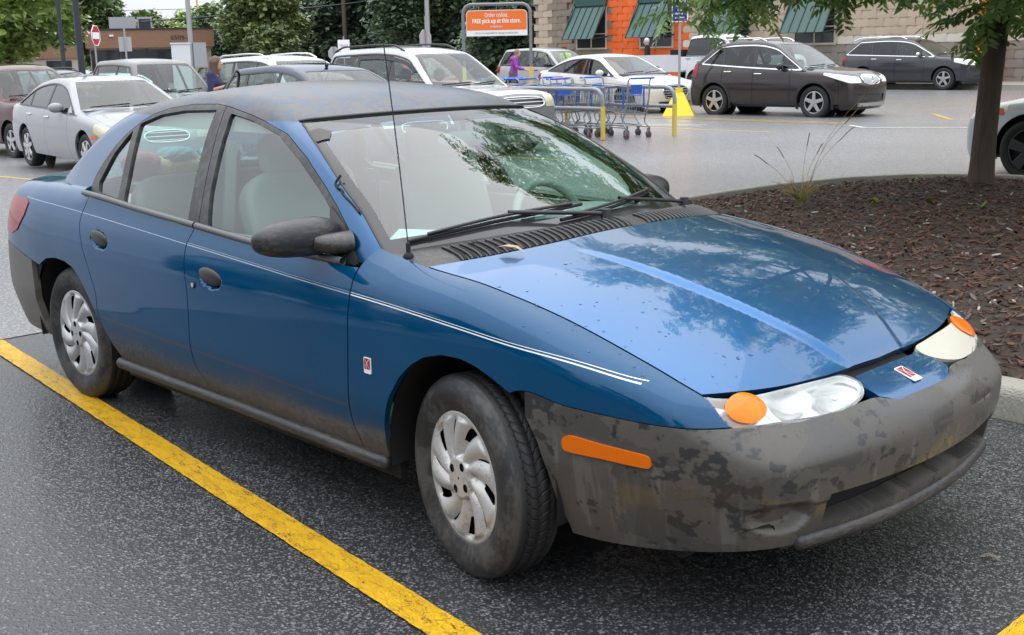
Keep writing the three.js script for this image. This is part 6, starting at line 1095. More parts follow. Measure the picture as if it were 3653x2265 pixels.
// ------------------------------------------------------------------ the store
M.blockTan = mat(0.45, 0.365, 0.28, 0.9); M.blockDark = mat(0.235, 0.19, 0.15, 0.9); M.blockOrange = mat(0.72, 0.135, 0.030, 0.85); M.blockGrey = mat(0.24, 0.215, 0.185, 0.9); M.band = mat(0.56, 0.52, 0.46, 0.85);
M.mortar = mat(0.30, 0.25, 0.20, 0.95);
M.awning = mat(0.030, 0.085, 0.075, 0.35); M.awningRib = mat(0.018, 0.050, 0.046, 0.4); M.frameTan = mat(0.50, 0.44, 0.36, 0.6); M.paneDark = mat(0.03, 0.035, 0.04, 0.05);
{
  const st = thing('store_building', 'long block-built store with tan and orange walls and green awnings', 'building', undefined, [0, 0, -38.2]);
  const H = 7.2, X0 = -38.4, X1 = 26;
  part(st, 'wall', bx(X1 - X0, H, 11.9, (X0 + X1) / 2, H / 2, -6), M.mortar);
  // split-faced blocks, laid in courses; each face a little proud and uneven
  const bg = new THREE.BoxGeometry(1, 1, 1, 2, 2, 1); { seed_ = 11; const p = bg.attributes.position; for (let i = 0; i < p.count; i++) if (p.getZ(i) > 0) p.setZ(i, 0.5 + rr(-0.25, 0.35)); bg.computeVertexNormals(); }
  const bl = 0.62, bh = 0.305, kinds = new Map(), d = new THREE.Object3D(), c = new THREE.Color(); seed_ = 12;
  for (let r = 0; r * bh < H - 0.1; r++) for (let k = -1; k * bl < X1 - X0; k++) {
    const x = X0 + (k + (r % 2 ? 0.5 : 0) + 0.5) * bl, y = (r + 0.5) * bh; if (x < X0 + 0.2 || x > X1) continue;
    if (x < -8 && y < 7 && Math.abs(x + 34.9) < 1.12 && y > 1.7 && y < 4.0) continue;
    const m = x < -37.2 ? 'blockTan' : x < -33.55 ? 'blockDark' : x < -29.3 ? 'blockOrange' : y > 1.85 ? 'blockTan' : y > 1.5 ? 'band' : 'blockGrey';
    if (!kinds.has(m)) kinds.set(m, []); kinds.get(m).push([x, y]);
  }
  for (const [m, list] of kinds) {
    const im = new THREE.InstancedMesh(bg, M[m], list.length);
    list.forEach(([x, y], i) => { d.position.set(x, y, 0.02); d.rotation.set(0, 0, rnd() < 0.5 ? Math.PI : 0); d.scale.set(bl - 0.003, bh - 0.003, rr(0.095, 0.135)); d.updateMatrix(); im.setMatrixAt(i, d.matrix); c.setScalar(rr(0.92, 1.07)); im.setColorAt(i, c); });
    im.name = 'wall_blocks'; im.userData.kind = 'stuff'; im.castShadow = im.receiveShadow = true; st.add(im);
  }
  for (const x of [-34.65, -30.85, -26.9, -23.0]) {
    const w = new THREE.Group(); w.name = 'awning'; st.add(w);
    const y1 = 3.80, y0 = 1.98, out = 0.95, wd = 1.9;
    const sl = new THREE.BufferGeometry(); part(w, 'awning_panel', new THREE.BoxGeometry(wd, 0.035, Math.hypot(y1 - 0.35 - y0, out)).rotateX(Math.atan2(y1 - 0.35 - y0, out)).translate(x, (y0 + y1 - 0.35) / 2, 0.14 + out / 2), M.awning);
    part(w, 'awning_head', bx(wd, 0.37, 0.14, x, y1 - 0.17, 0.17), M.awning);
    for (let k = 0; k <= 5; k++) { const xx = x - wd / 2 + wd * k / 5; part(w, 'standing_seam', new THREE.BoxGeometry(0.035, 0.05, Math.hypot(y1 - 0.35 - y0, out)).rotateX(Math.atan2(y1 - 0.35 - y0, out)).translate(xx, (y0 + y1 - 0.35) / 2 + 0.02, 0.155 + out / 2), M.awningRib); }
    for (const s of [-1, 1]) part(w, 'awning_bracket', merge([rodG([x + s * wd / 2, y0, 0.14 + out], [x + s * wd / 2, y0 + 0.1, 0.12], 0.03, 4), rodG([x + s * wd / 2, y0, 0.14 + out], [x + s * wd / 2, y1, 0.12], 0.03, 4)]), M.awningRib);
    part(st, 'window_pane', bx(wd - 0.1, 2.2, 0.03, x, 2.65, 0.11), M.paneDark);
    part(st, 'window_frame', merge([bx(0.07, 2.3, 0.06, x - wd / 2 + 0.05, 2.65, 0.13), bx(0.07, 2.3, 0.06, x + wd / 2 - 0.05, 2.65, 0.13), bx(wd - 0.16, 0.07, 0.06, x, 1.55, 0.13), bx(wd - 0.16, 0.05, 0.05, x, 2.2, 0.13), bx(0.05, 2.2, 0.05, x, 2.65, 0.135)]), M.frameTan);
    part(st, 'window_head', bx(wd + 0.1, 0.28, 0.14, x, 4.02, 0.10), M.band);
  }
  for (const x of [-15.9]) { part(st, 'orange_column', bx(0.75, 4.2, 0.5, x, 2.1, 0.35), mat(0.80, 0.16, 0.03, 0.6)); part(st, 'column_edge', bx(0.12, 4.2, 0.52, x - 0.44, 2.1, 0.35), M.band); }
  part(st, 'wall_lamp', merge([new THREE.SphereGeometry(0.16, 12, 8).translate(-37.6, 4.15, 0.30), bx(0.1, 0.4, 0.12, -37.5, 4.2, 0.18)]), M.band);
}
// ------------------------------------------------------------------ signs and posts
const face = (g, x, y, z, turn) => g.rotateY(turn).translate(x, y, z);
M.steel = mat(0.20, 0.21, 0.22, 0.45, { metalness: 0.3 }); M.galv = mat(0.36, 0.37, 0.38, 0.45, { metalness: 0.4 }); M.postYellow = mat(0.62, 0.47, 0.10, 0.5); M.signBack = mat(0.42, 0.42, 0.43, 0.5, { metalness: 0.2 });
{
  const A = [-20.59, -17.64], Bp = [-19.28, -18.76], turn = Math.atan2(-(Bp[1] - A[1]), Bp[0] - A[0]), cx = (A[0] + Bp[0]) / 2, cz = (A[1] + Bp[1]) / 2, w = Math.hypot(Bp[0] - A[0], Bp[1] - A[1]);
  const s = thing('order_sign', 'orange pick up at this store sign hung in a grey pipe frame', 'sign', undefined, [cx, gy(cx, cz), cz], turn);
  part(s, 'pipe_frame', tubeG([[-w / 2, 0, 0], [-w / 2, 2.2, 0], [-w / 2 + 0.015, 2.52, 0], [-w / 2 + 0.16, 2.66, 0], [0, 2.66, 0], [w / 2 - 0.16, 2.66, 0], [w / 2 - 0.015, 2.52, 0], [w / 2, 2.2, 0], [w / 2, 0, 0]], 0.042, 10, false, 0.25, 60), M.steel);
  const r = (ww, hh, rad) => { const q = new THREE.Shape(), a = ww / 2, b = hh / 2; q.moveTo(-a, -b); q.lineTo(a, -b); q.lineTo(a, b - rad); q.quadraticCurveTo(a, b, a - rad, b); q.lineTo(-a + rad, b); q.quadraticCurveTo(-a, b, -a, b - rad); q.lineTo(-a, -b); return q; };
  const pw = w - 0.16; part(s, 'sign_panel', new THREE.ExtrudeGeometry(r(pw, 0.64, 0.13), { depth: 0.03, bevelEnabled: false }).translate(0, 2.20, -0.015), mat(0.80, 0.80, 0.79, 0.5));
  part(s, 'orange_field', new THREE.ShapeGeometry(r(pw - 0.03, 0.48, 0.12)).translate(0, 2.265, 0.019), mat(0.80, 0.17, 0.025, 0.5));
  const font = await new FontLoader().loadAsync('fonts/droid/droid_sans_regular.typeface.json'), bold = await new FontLoader().loadAsync('fonts/droid/droid_sans_bold.typeface.json');
  const words = (txt, f, size, maxW) => { const g = new TextGeometry(txt, { font: f, size, depth: 0.004, curveSegments: 3 }); g.computeBoundingBox(); const b = g.boundingBox, ww = b.max.x - b.min.x, k = maxW && ww > maxW ? maxW / ww : 1; g.translate(-(b.min.x + b.max.x) / 2, 0, 0).scale(k, 1, 1); return g; };
  const white = mat(0.88, 0.88, 0.87, 0.5), grey = mat(0.35, 0.35, 0.36, 0.5);
  part(s, 'lettering', words('Order online.', font, 0.105, 0.60).translate(0, 2.345, 0.021), white); part(s, 'lettering', words('FREE pick up at this store.', bold, 0.105, 1.24).translate(0, 2.20, 0.021), white);
  part(s, 'lettering', words('On eligible items.', font, 0.045, 0.34).translate(0, 2.09, 0.021), white); part(s, 'lettering', words('We are not responsible for damage caused by carts.', font, 0.045, 1.1).translate(0, 1.935, 0.018), grey);
  for (const x of [-0.45, 0, 0.5]) part(s, 'hanger', bx(0.02, 0.14, 0.02, x, 2.58, 0), M.steel);
  for (const x of [-w / 2, w / 2]) part(s, 'yellow_sleeve', new THREE.CylinderGeometry(0.05, 0.05, 1.1, 12).translate(x, 0.55, 0), M.postYellow);
  // reserved parking sign on a yellow block
  const face2 = Math.atan2(2.37 + 14.3, 2.9 + 18.4) ;
  const p = thing('parking_sign', 'blue reserved parking sign on a thin post in a yellow base', 'sign', undefined, [-14.35, 0, -18.55], face2 - 0.05);
  const cone = new THREE.CylinderGeometry(0.14, 0.50, 0.50, 4, 1).rotateY(Math.PI / 4).translate(0, 0.25, 0); const flat = cone.toNonIndexed(); flat.computeVertexNormals();
  part(p, 'yellow_base', merge([flat, bx(0.16, 0.12, 0.16, 0, 0.54, 0)]), mat(0.82, 0.60, 0.02, 0.45)); part(p, 'post', new THREE.CylinderGeometry(0.03, 0.03, 2.9, 10).translate(0, 1.55 + 0.5, 0), M.galv);
  part(p, 'sign_plate', bx(0.36, 0.62, 0.012, 0, 2.36, 0.04), white); part(p, 'blue_field', bx(0.315, 0.575, 0.004, 0, 2.36, 0.049), mat(0.015, 0.020, 0.28, 0.45));
  [['Reserved', 0.072, 2.565, 0.29], ['Parking', 0.062, 2.475, 0.25], ['for our', 0.042, 2.375, 0.16], ['law', 0.042, 2.29, 0.1], ['enforcement', 0.044, 2.21, 0.29], ['partners', 0.042, 2.13, 0.20]].forEach(([t, sz, y, w2]) => part(p, 'lettering', words(t, bold, sz, w2).translate(0, y, 0.0515), white));
  part(p, 'sign_plate_back', bx(0.36, 0.62, 0.012, -0.10, 2.36, -0.04), mat(0.03, 0.03, 0.04, 0.5));
  // small signs and posts towards the road
  const at = (px, d) => { const [x, z] = dirXZ(px, d); return [x, gy(x, z), z]; }, look = (q) => Math.atan2(2.37 - q[0], 2.9 - q[2]);
  const post = (px, d, name, label, cat, fn, extraTurn = 0, grp) => { const q = at(px, d), g = thing(name, label, cat, grp, q, look(q) + extraTurn); fn(g); return g; };
  const oct = (r) => new THREE.CylinderGeometry(r, r, 0.01, 8).rotateX(Math.PI / 2).rotateZ(Math.PI / 8);
  post(229, 40, 'road_sign', 'red and white road sign seen at an angle left of the brick building', 'sign', (g) => { part(g, 'post', new THREE.CylinderGeometry(0.03, 0.03, 2.7, 8).translate(0, 1.35, -0.03), M.galv); part(g, 'sign_plate', oct(0.36).translate(0, 2.32, 0.02), mat(0.50, 0.025, 0.03, 0.5)); part(g, 'white_bar', bx(0.52, 0.22, 0.006, 0, 2.32, 0.03), white); part(g, 'sign_border', new THREE.TorusGeometry(0.35, 0.014, 6, 8).rotateZ(Math.PI / 8).translate(0, 2.32, 0.026), white); }, 1.15);
  post(299, 38, 'road_sign', 'plain grey back of a square sign before the brick building', 'sign', (g) => { part(g, 'post', bx(0.05, 2.5, 0.04, 0, 1.25, 0.03), M.galv); part(g, 'sign_plate', bx(0.40, 0.46, 0.012, 0, 2.0, 0), M.signBack); }, 0.15);
  post(819, 46, 'road_sign', 'white truck route sign above the white SUV roof', 'sign', (g) => { part(g, 'post', bx(0.05, 2.2, 0.04, 0, 1.1, -0.03), M.galv); part(g, 'sign_plate', bx(0.46, 0.70, 0.012, 0, 1.72, 0), white); part(g, 'lettering', words('TRUCK', bold, 0.10, 0.34).translate(0, 1.80, 0.007), grey); part(g, 'lettering', words('ROUTE', bold, 0.10, 0.34).translate(0, 1.54, 0.007), grey); });
  post(795, 48, 'road_sign', 'grey sign back just left of the truck route sign', 'sign', (g) => { part(g, 'post', bx(0.05, 1.8, 0.04, 0, 0.9, 0.03), M.galv); part(g, 'sign_plate', oct(0.30).translate(0, 1.55, 0), M.signBack); }, 0.6);
  post(1014, 33, 'road_sign', 'grey back of an octagonal sign beside the pale pole', 'sign', (g) => { part(g, 'post', bx(0.05, 2.5, 0.04, 0, 1.25, 0.03), M.galv); part(g, 'sign_plate', oct(0.28).translate(0, 1.88, 0), M.signBack); }, 0.9);
  const lampPost = (px, d, h, r, m, label, o) => post(px, d, 'pole', label, 'pole', (g) => { part(g, 'pole_shaft', new THREE.CylinderGeometry(r * 0.75, r, h, 12).translate(0, h / 2, 0), m); if (o) o(g); });
  const dk = mat(0.025, 0.030, 0.045, 0.5), wood = mat(0.10, 0.07, 0.055, 0.9);
  lampPost(190, 34, 10, 0.10, dk, 'thick dark lamp post in front of the upright green tree'); lampPost(148, 46, 10, 0.09, dk, 'thinner dark lamp post left of the upright green tree'); lampPost(455, 42, 12, 0.09, M.galv, 'grey metal pole in front of the brick building', (g) => { part(g, 'meter_box', bx(0.45, 0.85, 0.3, 0.3, 1.6, 0), M.galv); part(g, 'guy_guard', rodG([0.35, 3.2, 0], [0.12, 5.2, 0], 0.04, 6), M.postYellow); });
  lampPost(823, 72, 14, 0.14, wood, 'brown wooden utility pole behind the truck route sign', (g) => part(g, 'crossarm', bx(3.4, 0.14, 0.12, 0, 4.9, 0), wood)); lampPost(1020, 42, 12, 0.085, M.galv, 'pale metal utility pole behind the black roof rails');
  const mb = at(430, 40); const cab = thing('utility_cabinet', 'white utility cabinet before the brick building', 'cabinet', undefined, mb, look(mb)); part(cab, 'cabinet_body', bx(0.62, 1.95, 0.4, 0, 0.98, 0), mat(0.66, 0.68, 0.69, 0.5)); part(cab, 'cabinet_roof', bx(0.68, 0.05, 0.46, 0, 1.98, 0), mat(0.6, 0.62, 0.63, 0.5));
  const bq = at(548, 36); const bs = thing('small_board', 'pale beige board on a post beside the woman in navy', 'sign', undefined, bq, look(bq)); part(bs, 'board', bx(0.36, 0.5, 0.03, 0, 1.15, 0), M.frameTan); part(bs, 'post', bx(0.05, 1.2, 0.05, 0, 0.6, -0.03), M.galv);
  // overhead wires
  const wire = (pxa, da, ya, pxb, db, yb, sag, label, r = 0.018) => { const a = dirXZ(pxa, da), b = dirXZ(pxb, db), pts = []; for (let i = 0; i <= 14; i++) { const t = i / 14; pts.push([lerp(a[0], b[0], t), lerp(ya, yb, t) - sag * 4 * t * (1 - t), lerp(a[1], b[1], t)]); } single('overhead_wire', tubeG(pts, r, 4, false, 0.5, 28), dk, label, 'wire', 'overhead wires'); };
  wire(150, 85, 5.0, 1300, 95, 6.8, 0.5, 'topmost overhead wire crossing the sky gap'); wire(150, 85, 4.35, 1300, 95, 5.6, 0.5, 'middle overhead wire crossing the sky gap'); wire(150, 85, 3.75, 1300, 95, 4.6, 0.5, 'lowest thin overhead wire crossing the sky gap'); wire(340, 60, 3.35, 1250, 80, 6.2, 0.25, 'thick dark cable sloping down to the low roof', 0.035);
  // brick building with the street number
  const bpos = at(360, 62), bb = thing('brick_building', 'low flat-roofed building with brown fascia numbered 6509-B', 'building', undefined, bpos, look(bpos) + 0.02);
  M.brickBrown = mat(1, 1, 1, 0.9, { map: tex(256, 256, (s, t) => mix3([0.26, 0.145, 0.095], [0.33, 0.19, 0.125], fbm(s * 40, t * 60, 3))) });
  part(bb, 'fascia', bx(6.55, 0.92, 6, 0, 2.55, -3), M.brickBrown); part(bb, 'roof_edge', bx(6.65, 0.07, 6.1, 0, 3.045, -3), dk); part(bb, 'wall', bx(6.2, 2.1, 5.6, 0, 1.04, -3.2), M.frameTan);
  for (const [x, w2] of [[-2.35, 1.4], [-0.9, 1.3], [0.42, 1.2]]) { part(bb, 'window_pane', bx(w2, 1.75, 0.05, x, 1.1, -0.38), M.paneDark); part(bb, 'window_frame', bx(0.08, 1.85, 0.08, x + w2 / 2 + 0.03, 1.1, -0.36), dk); }
  part(bb, 'street_number', words('6509-B', bold, 0.24, 1.15).translate(1.55, 2.45, 0.003), dk); part(bb, 'wall_light', bx(0.2, 0.09, 0.08, -1.95, 2.72, 0.04), white);
  part(bb, 'roof_unit', merge([bx(1.35, 0.62, 1.6, -1.35, 3.40, -2.2), bx(0.75, 0.62, 1.6, -0.2, 3.40, -2.3)]), mat(0.40, 0.39, 0.42, 0.6)); part(bb, 'unit_louvre', bx(0.60, 0.48, 0.03, -0.2, 3.36, -1.49), dk);
  const b2p = at(85, 70), b2 = thing('small_house', 'small brown house with grey roof half hidden by the left tree', 'building', undefined, b2p, look(b2p)); part(b2, 'wall', bx(4.5, 1.5, 3, 0, 0.9, 0), M.frameTan); part(b2, 'fascia', bx(4.7, 0.75, 3.2, 0, 2.0, 0), M.brickBrown); part(b2, 'roof', new THREE.CylinderGeometry(0.01, 2.9, 1.3, 4).rotateY(Math.PI / 4).scale(1.1, 1, 0.8).translate(-0.3, 3.6, -1), mat(0.40, 0.39, 0.43, 0.8)); part(b2, 'window_pane', bx(1.4, 0.8, 0.05, 1.2, 1.1, 1.5), M.paneDark);
}
// ------------------------------------------------------------------ trolley bay and shopping trolleys
M.rail = mat(0.27, 0.285, 0.30, 0.45, { metalness: 0.35 }); M.wire = mat(0.30, 0.31, 0.33, 0.35, { metalness: 0.6 }); M.cartBlue = mat(0.012, 0.11, 0.52, 0.4); M.cartOrange = mat(0.65, 0.14, 0.05, 0.4); M.cartWheel = mat(0.10, 0.065, 0.065, 0.6);
for (const [x, z, l] of [[-11.15, -12.35, 'nearer grey pipe rail of the cart bay with yellow end post'], [-10.60, -13.62, 'farther grey pipe rail of the cart bay with yellow end post']]) {
  const r = thing('cart_bay_rail', l, 'railing', 'rails of the cart bay', [x, -0.03, z]);
  part(r, 'top_rail', tubeG([[0, 0.42, 0], [0, 0.62, 0], [-0.03, 0.76, 0], [-0.14, 0.84, 0], [-0.4, 0.85, 0], [-3, 0.85, 0], [-5.2, 0.85, 0]], 0.038, 10, false, 0.25, 50), M.rail); part(r, 'lower_rail', rodG([0, 0.52, 0], [-5.2, 0.52, 0], 0.034, 10), M.rail);
  for (const q of [0, -2.6, -5.2]) part(r, 'yellow_post', new THREE.CylinderGeometry(0.042, 0.042, 0.56, 12).translate(q, 0.28, 0), M.postYellow);
}
{
  const rot = (l) => merge(l);
  const mk = () => {
    const g = new THREE.Group(), w0 = 0.26, w1 = 0.19, L = 0.86, yb = 0.52, yt = 0.92;   // x forward, basket narrows to the nose
    const side = (s) => { const l = []; for (let k = 0; k <= 15; k++) { const t = k / 15, x = lerp(-0.40, 0.46, t), z = s * lerp(w0, w1, t); l.push(rodG([x, lerp(yb - 0.10, yb, t), z * 0.9], [x + 0.03, lerp(yt, yt - 0.05, t), z], 0.0032, 3)); } for (let k = 0; k <= 3; k++) { const t = k / 3; l.push(rodG([-0.40, lerp(yb - 0.1, yt, t), s * w0], [0.48, lerp(yb, yt - 0.05, t), s * w1], k === 3 ? 0.007 : 0.0035, 4)); } return l; };
    const front = []; for (let k = 0; k <= 8; k++) { const z = lerp(-w1, w1, k / 8); front.push(rodG([0.46, yb, z], [0.49, yt - 0.05, z], 0.0032, 3)); } front.push(rodG([0.49, yt - 0.05, -w1], [0.49, yt - 0.05, w1], 0.007, 4));
    const floor = []; for (let k = 0; k <= 8; k++) { const t = k / 8; floor.push(rodG([-0.40, yb - 0.1, lerp(-w0, w0, t) * 0.9], [0.46, yb, lerp(-w1, w1, t)], 0.0032, 3)); }
    const back = []; for (let k = 0; k <= 9; k++) { const z = lerp(-w0, w0, k / 9); back.push(rodG([-0.40, yb - 0.08, z], [-0.40, yt + 0.02, z], 0.0032, 3)); }
    part(g, 'wire_basket', merge([...side(1), ...side(-1), ...front, ...floor, ...back]), M.wire);
    const fr = []; for (const s of [1, -1]) fr.push(tubeG([[-0.52, 1.03, s * w0], [-0.44, 1.0, s * w0], [-0.42, 0.72, s * w0], [-0.36, 0.46, s * w0], [-0.30, 0.28, s * 0.27], [-0.42, 0.18, s * 0.28]], 0.013, 6, false, 0.4, 20), tubeG([[-0.42, 0.19, s * 0.28], [0.05, 0.20, s * 0.24], [0.50, 0.19, s * 0.19]], 0.012, 6), tubeG([[0.40, 0.48, s * 0.18], [0.34, 0.36, s * 0.19], [0.46, 0.19, s * 0.19]], 0.011, 6));
    part(g, 'frame', merge([...fr, rodG([0.5, 0.19, -0.19], [0.5, 0.19, 0.19], 0.011, 6), rodG([-0.1, 0.2, -0.25], [-0.1, 0.2, 0.25], 0.009, 6)]), M.rail);
    part(g, 'handle', rodG([-0.52, 1.03, -w0 - 0.02], [-0.52, 1.03, w0 + 0.02], 0.017, 10), M.cartBlue).userData.label = 'blue push handle';
    part(g, 'child_seat', merge([bx(0.02, 0.16, 0.26, -0.37, 0.84, 0), bx(0.16, 0.012, 0.30, -0.30, 0.74, 0)]), M.cartBlue);
    part(g, 'blue_corner', merge([bx(0.035, 0.34, 0.012, -0.30, 0.70, w0 - 0.01), bx(0.035, 0.34, 0.012, -0.30, 0.70, -w0 + 0.01)]), M.cartBlue);
    for (const [x, z] of [[0.44, 0.17], [0.44, -0.17], [-0.40, 0.27], [-0.40, -0.27]]) { const w = new THREE.Group(); w.name = 'castor'; g.add(w); part(w, 'castor_wheel', new THREE.CylinderGeometry(0.062, 0.062, 0.028, 16).rotateX(Math.PI / 2).translate(x, 0.062, z), M.cartWheel); part(w, 'castor_fork', merge([bx(0.035, 0.11, 0.006, x, 0.12, z + 0.02), bx(0.035, 0.11, 0.006, x, 0.12, z - 0.02)]), M.rail); }
    return g;
  };
  const proto = mk(); let first = true;
  // their handles face the lane (+x), so the carts point into the bay
  for (const [x, z, a, l] of [[-11.25, -12.95, 3.05, 'shopping cart at the open end of the bay nearest the lane'], [-12.05, -12.70, 3.2, 'second shopping cart from the open end of the bay'], [-12.30, -13.15, 3.0, 'shopping cart with an orange handle inside the bay'], [-12.95, -12.80, 3.15, 'middle shopping cart nested inside the bay'], [-13.30, -12.75, 3.15, 'fifth shopping cart from the open end of the bay'], [-14.0, -12.9, 3.1, 'shopping cart deepest inside the bay behind the white SUV'], [-12.9, -13.35, 3.3, 'shopping cart against the farther rail of the bay'], [-11.75, -13.30, 3.1, 'shopping cart beside the farther rail near the yellow block'], [-13.65, -13.2, 3.05, 'shopping cart in the back right corner of the bay']]) {
    const c = first ? proto : proto.clone(); first = false; c.name = numbered('shopping_cart'); c.userData = { label: l, category: 'shopping cart', group: 'shopping carts in the bay' }; c.position.set(x, gy(x, z), z); c.rotation.y = a; scene.add(c);
    if (l.includes('orange')) c.children.find((q) => q.name === 'handle').material = M.cartOrange, c.children.find((q) => q.name === 'handle').userData.label = 'orange push handle';
  }
}
// ------------------------------------------------------------------ people
function meshField(F, lo, hi, cell) {   // marching cubes on a box
  const size = Math.max(hi[0] - lo[0], hi[1] - lo[1], hi[2] - lo[2]), res = Math.min(120, Math.ceil(size / cell) + 4), mc = new MarchingCubes(res, new THREE.MeshBasicMaterial(), false, false, 180000);
  mc.isolation = 0; const c = [(lo[0] + hi[0]) / 2, (lo[1] + hi[1]) / 2, (lo[2] + hi[2]) / 2], h = size / 2 * 1.06;
  for (let k = 0; k < res; k++) for (let j = 0; j < res; j++) for (let i = 0; i < res; i++) mc.field[k * res * res + j * res + i] = -F(c[0] + (i - res / 2) / (res / 2) * h, c[1] + (j - res / 2) / (res / 2) * h, c[2] + (k - res / 2) / (res / 2) * h);
  mc.update(); const n = mc.count, p = new Float32Array(mc.positionArray.slice(0, n * 3)), q = new Float32Array(mc.normalArray.slice(0, n * 3)); for (let i = 0; i < n; i++) for (let a = 0; a < 3; a++) p[i * 3 + a] = p[i * 3 + a] * h + c[a];
  const g = new THREE.BufferGeometry(); g.setAttribute('position', new THREE.BufferAttribute(p, 3)); g.computeVertexNormals(); g.setAttribute('uv', new THREE.BufferAttribute(new Float32Array(n * 2), 2)); return g;
}
const smin = (a, b, k) => -smax(-a, -b, k);
const caps = (x, y, z, a, b, ra, rb) => { const dx = b[0] - a[0], dy = b[1] - a[1], dz = b[2] - a[2], t = clamp(((x - a[0]) * dx + (y - a[1]) * dy + (z - a[2]) * dz) / (dx * dx + dy * dy + dz * dz), 0, 1); return Math.hypot(x - a[0] - dx * t, y - a[1] - dy * t, z - a[2] - dz * t) - lerp(ra, rb, t); };
const ell = (x, y, z, c, r) => { const k = Math.hypot((x - c[0]) / r[0], (y - c[1]) / r[1], (z - c[2]) / r[2]); return (k - 1) * Math.min(...r); };
